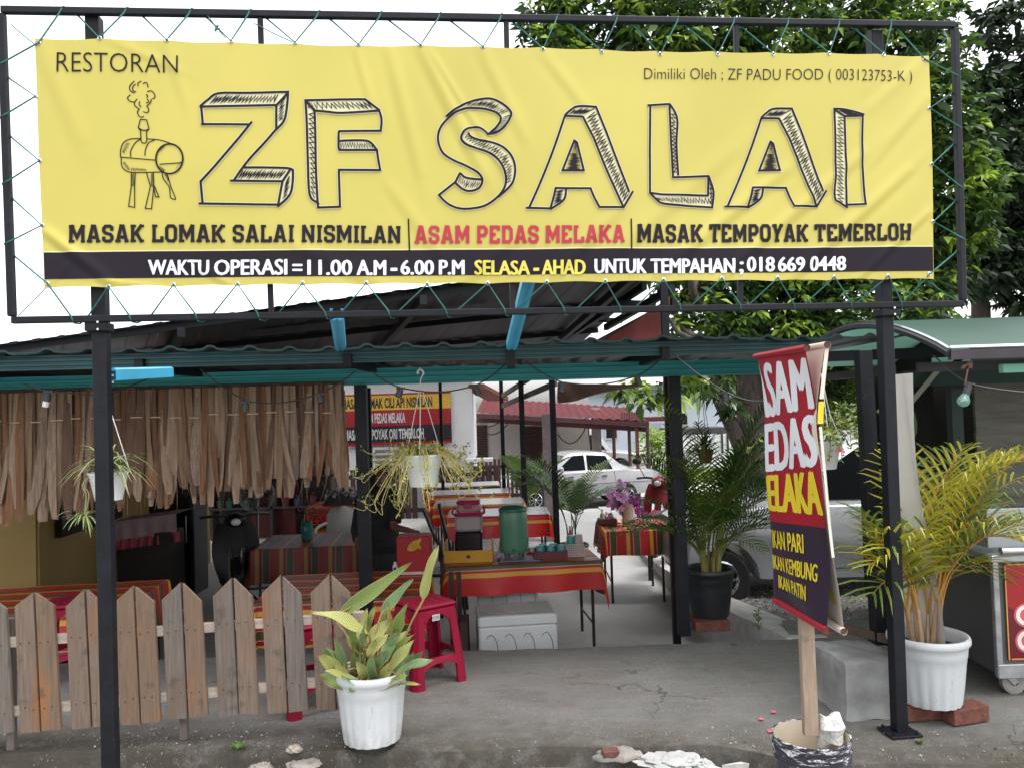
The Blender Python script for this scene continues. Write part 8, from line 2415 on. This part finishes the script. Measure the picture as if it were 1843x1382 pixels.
# ------------------------------------------------------------------ the cook, dark clothed, behind the fence tables
def person():
    d = 7.45
    x0 = P(686, 900, d).x
    t = thing('person', 'person in black clothing and headscarf bending over the red fish box', 'person', (x0, d, FL))
    def J(px, py, dy=0): return P(px, py, d + dy)
    hip = V(x0 - .02, d + .05, FL + .82)
    def skin_chain(name, verts, edges, radii, mat, sub=2, root=0):
        me = bpy.data.meshes.new(name)
        inv = ROOT[t.name]
        me.from_pydata([tuple(inv @ Vector(v)) for v in verts], edges, [])
        o = bpy.data.objects.new(name, me); col.objects.link(o)
        md = o.modifiers.new('skin', 'SKIN'); md.use_smooth_shade = True
        if not me.skin_vertices: 
            bpy.context.view_layer.objects.active = o
        sv = me.skin_vertices[0].data if me.skin_vertices else None
        if sv is None:
            bm = bmesh.new(); bm.from_mesh(me); bm.verts.layers.skin.verify(); bm.to_mesh(me); bm.free(); sv = me.skin_vertices[0].data
        for i, r_ in enumerate(radii): sv[i].radius = r_ if isinstance(r_, tuple) else (r_, r_)
        for i in range(len(radii)): sv[i].use_root = (i == root)
        sb = o.modifiers.new('sub', 'SUBSURF'); sb.levels = sb.render_levels = sub
        me.materials.append(mat)
        o.parent = t; ROOT[o.name] = inv
        return o
    skin = M('brown_skin', (.16, .075, .045), .5, .1, 6); cloth_ = M('black_clothing', (.010, .010, .012), .85, .3, 5, .2, 30)
    # body (skin): head, neck, torso, arms with hands, legs
    sh = J(686, 893); nk = sh + V(.005, -.01, .07); hd = nk + V(.012, -.03, .10); tp = hd + V(0, .0, .09)
    sR = sh + V(.15, -.02, -.02); sL = sh + V(-.17, .02, -.02)
    eR = J(708, 948, -.12); wR = J(740, 955, -.42); eL = sL + V(-.06, -.05, -.29); wL = eL + V(.06, -.26, -.05)
    kR, kL = V(x0 + .08, d + .02, FL + .45), V(x0 - .13, d + .05, FL + .45)
    vs = [hip, hip + V(.01, -.02, .18), sh + V(0, 0, -.1), nk, hd, tp, sR, eR, wR, sL, eL, wL, hip + V(.09, 0, -.05), kR, V(x0 + .08, d + .06, FL + .07), V(x0 + .09, d - .1, FL + .035), hip + V(-.1, 0, -.05), kL, V(x0 - .13, d + .09, FL + .07), V(x0 - .13, d - .07, FL + .035)]
    ed = [(0, 1), (1, 2), (2, 3), (3, 4), (4, 5), (2, 6), (6, 7), (7, 8), (2, 9), (9, 10), (10, 11), (0, 12), (12, 13), (13, 14), (14, 15), (0, 16), (16, 17), (17, 18), (18, 19)]
    ra = [(.15, .11), (.135, .10), (.13, .10), .05, .085, .05, .058, .04, .026, .058, .04, .026, .09, .06, .04, .03, .09, .06, .04, .03]
    skin_chain('body', vs, ed, ra, skin)
    for (w, e) in ((wR, eR), (wL, eL)):
        dr = (w - e).normalized(); sd_ = dr.cross(V(0, 0, 1)).normalized()
        palm_ = w + dr * .05
        V_, E_, R_ = [w - dr * .01, palm_, w + dr * .085], [(0, 1), (1, 2)], [(.026, .02), (.036, .016), (.034, .014)]
        for k, (o_, l) in enumerate(((-.027, .058), (-.009, .07), (.009, .066), (.026, .05))):
            b = w + dr * .088 + sd_ * o_
            V_ += [b, b + dr * l * .5 - V(0, 0, .012), b + dr * l * .85 - V(0, 0, .035)]; n0 = len(V_) - 3; E_ += [(2, n0), (n0, n0 + 1), (n0 + 1, n0 + 2)]; R_ += [.0095, .0085, .007]
        b = w + dr * .03 - sd_ * .03
        V_ += [b, b + dr * .03 - sd_ * .02 - V(0, 0, .012), b + dr * .055 - sd_ * .018 - V(0, 0, .03)]; n0 = len(V_) - 3; E_ += [(0, n0), (n0, n0 + 1), (n0 + 1, n0 + 2)]; R_ += [.011, .010, .008]
        skin_chain('hand', V_, E_, R_, skin, 1)
    m_ = MB()
    q = V(0, -.08, 0)
    m_.tube([hip + V(0, 0, -.12), hip + V(0, 0, .0), hip + V(.01, -.02, .2), sh + V(0, 0, -.14), sh + V(0, 0, -.04), sh + V(0, -.005, .02)], [.19, .175, .155, .17, .15, .07], 16)
    m_.tube([sR.lerp(sh, .35), sR, sR.lerp(eR, .55), sR.lerp(eR, .82)], [.085, .082, .07, .068], 12); m_.tube([sL.lerp(sh, .35), sL, sL.lerp(eL, .5), eL, eL.lerp(wL, .8)], [.085, .082, .068, .06, .05], 12)
    part('shirt', m_, cloth_, t, 'all')
    m_ = MB(); m_.tube([hip + V(0, 0, -.02), hip + V(0, .0, -.3), V(x0 - .02, d + .05, FL + .09)], [.18, .185, .2], 16); part('skirt', m_, cloth_, t, 'all')
    m_ = MB()
    m_.sphere(hd + V(0, .022, .012), .112, 16, 12, 0, (.92, 1.0, 1.12)); m_.tube([hd + V(0, .03, -.06), nk + V(0, .01, -.01), sh + V(0, 0, .0)], [.09, .105, .16], 14); part('headscarf', m_, cloth_, t, 'all')
    m_ = MB(); fc = hd + V(.01, -.088, 0)
    m_.sphere(fc + V(0, .018, .0), .075, 14, 10, 0, (.82, .55, 1.1)); m_.sphere(fc + V(0, -.028, -.012), .014, 8, 6, 0, (.8, 1, 1.3)); part('face', m_, skin, t, 'all')
    m_ = MB()
    for s in (-1, 1): m_.sphere(fc + V(s * .028, -.02, .02), .010, 8, 6, 0, (1.3, .6, .7)); m_.sphere(fc + V(s * .028, -.026, .02), .005, 6, 5, 1)
    m_.sphere(fc + V(0, -.02, -.045), .016, 8, 5, 2, (1.3, .5, .4)); part('features', m_, [M('eye_white', (.6, .58, .55), .3), M('eye_dark', (.015, .01, .01), .2), M('lip', (.22, .07, .06), .5)], t, 'all')
person()

t = thing('studded_seat', 'dark padded seat edged with white studs behind the orchid table', 'bench seat', P(1200, 950, 8.9))
m_ = MB(); a_, b_ = P(1168, 958, 9.0), P(1250, 925, 9.6); m_.tube([a_, a_.lerp(b_, .3) + V(0, 0, .02), a_.lerp(b_, .7) + V(0, 0, .02), b_], [.10, .16, .17, .12], 12); part('cushion', m_, M('dark_leatherette', (.03, .028, .028), .5, .3, 6), t, 'all')
m_ = MB()
for k in range(8): m_.sphere(a_.lerp(b_, k / 7) + V(-.03, -.10, .125), .022, 8, 6)
part('studs', m_, white_plastic, t, True)
m_ = MB()
for q in (a_, b_): m_.tube([V(q.x, q.y + .05, -.6), q], .02, 6)
part('legs', m_, black_plastic, t)

# ------------------------------------------------------------------ odds and ends on the ground
def lump(name, c, s, mat, label, cat, seed, n=30):
    r = random.Random(seed); c = Vector(c); mb = MB(); mb.sphere(V(0, 0, 0), 1, n, max(6, n // 2))
    ph = [r.uniform(0, 6) for _ in range(6)]
    vs = []
    for p in mb.v:
        p = Vector(p); k = 1 + .10 * math.sin(p.x * 23 + p.y * 19 + ph[4]) + .08 * math.sin(p.x * 37 - p.y * 41 + ph[5]) + .16 * math.sin(p.x * 4.1 + ph[0]) * math.sin(p.y * 3.7 + ph[1]) + .12 * math.sin(p.z * 6 + p.x * 7 + ph[2]) + .05 * math.sin(p.x * 15 + p.y * 13 + ph[3])
        vs.append(c + V(p.x * s[0] * k, p.y * s[1] * k, (max(p.z, -.35) + .3) * s[2] * k))
    mb.v = [tuple(p) for p in vs]
    return solo(name, mb, mat, label, cat, smooth=True)
m_plast = M('white_plaster', (.42, .42, .405), .9, .15, 9, .6, 40)
m_rub = M('rubble_stone', (.24, .22, .195), .95, .3, 14, .9, 40)
c = G(1205, 1372, -.03); lump('plaster_patch', c, (.13, .085, .018), m_plast, 'big white plaster lump at the road edge by the bucket', 'plaster', 3, 44)
c = G(1265, 1380, -.06); lump('plaster_patch', c, (.06, .05, .018), m_plast, 'small white plaster lump between the big lump and the bucket', 'plaster', 4)
t = thing('brick_rubble', 'broken red brick bedded in pale mortar at the road edge', 'rubble', G(1112, 1362, -.02))
c = Vector(t.location); mb = MB(); mb.sphere(V(0, 0, 0), 1, 18, 9)
mb.v = [tuple(c + V(p[0] * .105 * (1 + .2 * math.sin(p[1] * 5 + p[0] * 3)), p[1] * .055 * (1 + .2 * math.sin(p[0] * 7)), (max(p[2], -.3) + .2) * .032 * (1 + .25 * math.sin(p[0] * 9 + p[1] * 8)))) for p in mb.v]
part('mortar', mb, m_rub, t, True)
mb = MB(); mb.box(c + V(-.035, -.02, .03), (.075, .05, .035), rz=.1, bev=.006); part('brick_piece', mb, M('dull_brick', (.13, .055, .045), .95, .3, 18, .6, 40), t)
lump('stone', G(530, 1351, 0), (.033, .022, .02), M('cream_pebble', (.34, .29, .24), .9, .1, 9), 'cream pebble lying left of the white leafy pot', 'stone', 8)
lump('stone', G(545, 1377, -.035), (.075, .05, .012), m_rub, 'flat pale stone at the very bottom left of the white leafy pot', 'stone', 9)
lump('stone', G(468, 1380, -.035), (.05, .035, .010), m_rub, 'grey stone at the frame bottom below the picket fence', 'stone', 10)
mb = MB(); mb.add([G(1742, 1372, -.083), G(1850, 1362, -.083), G(1860, 1384, -.083), G(1755, 1392, -.083)], [(0, 1, 2, 3)]); vs = [Vector(p) for p in mb.v]; mb = MB(); mb.prism(vs, V(0, 0, .012))
solo('board', mb, M('reddish_board', (.15, .07, .07), .85, .25, 6), 'flat reddish board on the road in the bottom right corner', 'board')
mb = MB(); mb.prism([G(1775, 1362, -.083), G(1812, 1358, -.083), G(1830, 1366, -.083), G(1790, 1371, -.083)], V(0, 0, .012)); solo('cardboard', mb, M('damp_card', (.30, .26, .23), .9, .25, 9), 'scrap of damp card beside the reddish board', 'card')
mb = MB(); mb.prism([G(1300, 1388, -.08), G(1480, 1356, -.08), G(1640, 1352, -.08), G(1640, 1368, -.08), G(1500, 1378, -.08)], V(0, 0, .03)); solo('kerb_slab', mb, m_kerb, 'pale concrete slab strip on the road behind the bucket', 'slab')
for k, (px, py, lab) in enumerate(((1392, 1280, 'square pink scrap of paper above the other two pink scraps'), (1370, 1293, 'crumpled pink scrap between the other two'), (1386, 1315, 'pink scrap of paper nearest the paint bucket'))):
    c = G(px, py, .004); mb = MB(); q = .013
    mb.add([c + V(-q, -q, 0), c + V(q * .8, -q, .003), c + V(q, q, .001), c + V(-q * .8, q * .9, .004), c + V(0, 0, .007)], [(0, 1, 4), (1, 2, 4), (2, 3, 4), (3, 0, 4)])
    solo('paper_scrap', mb, M('pink_paper', (.62, .09, .13), .7, .1, 9), lab, 'litter', 'pink paper scraps on the apron')
def weed(label, c, n, s, mats, seed, tall=False):
    r = random.Random(seed); mb = MB(); c = Vector(c)
    for k in range(n):
        a = r.uniform(0, 6.28); l = s * r.uniform(.4, 1); o = V(math.cos(a), math.sin(a), 0); b = c + o * s * .3 * r.random() + V(0, 0, (r.random() * s * 2.4 if tall else 0)); s_ = V(-o.y, o.x, 0)
        mb.ribbon([b, b + o * l * .35 + V(0, 0, l * .3), b + o * l * .6 + V(0, 0, l * .35)], [.002, .006 if not tall else .008, .001], s_, r.randrange(len(mats)))
    if tall: mb.tube([c, c + V(.01, 0, s * 2.4)], .0025, 5)
    return solo('weed', mb, mats, label, 'weed')
weed('small bright green weed on the apron below the fence', G(428, 1347, 0), 110, .055, [M('weed_green', (.07, .16, .025), .6, .3, 20), lf_mid], 2)
weed('thin upright weed growing by the pale kerb', G(1364, 1135, 0), 40, .06, [M('weed_olive', (.10, .13, .04), .6, .3, 20)], 4, True)
weed('low weed at the foot of the right sign post', G(1655, 1335, 0), 30, .03, [M('weed_dull', (.08, .11, .03), .6, .3, 20)], 5)
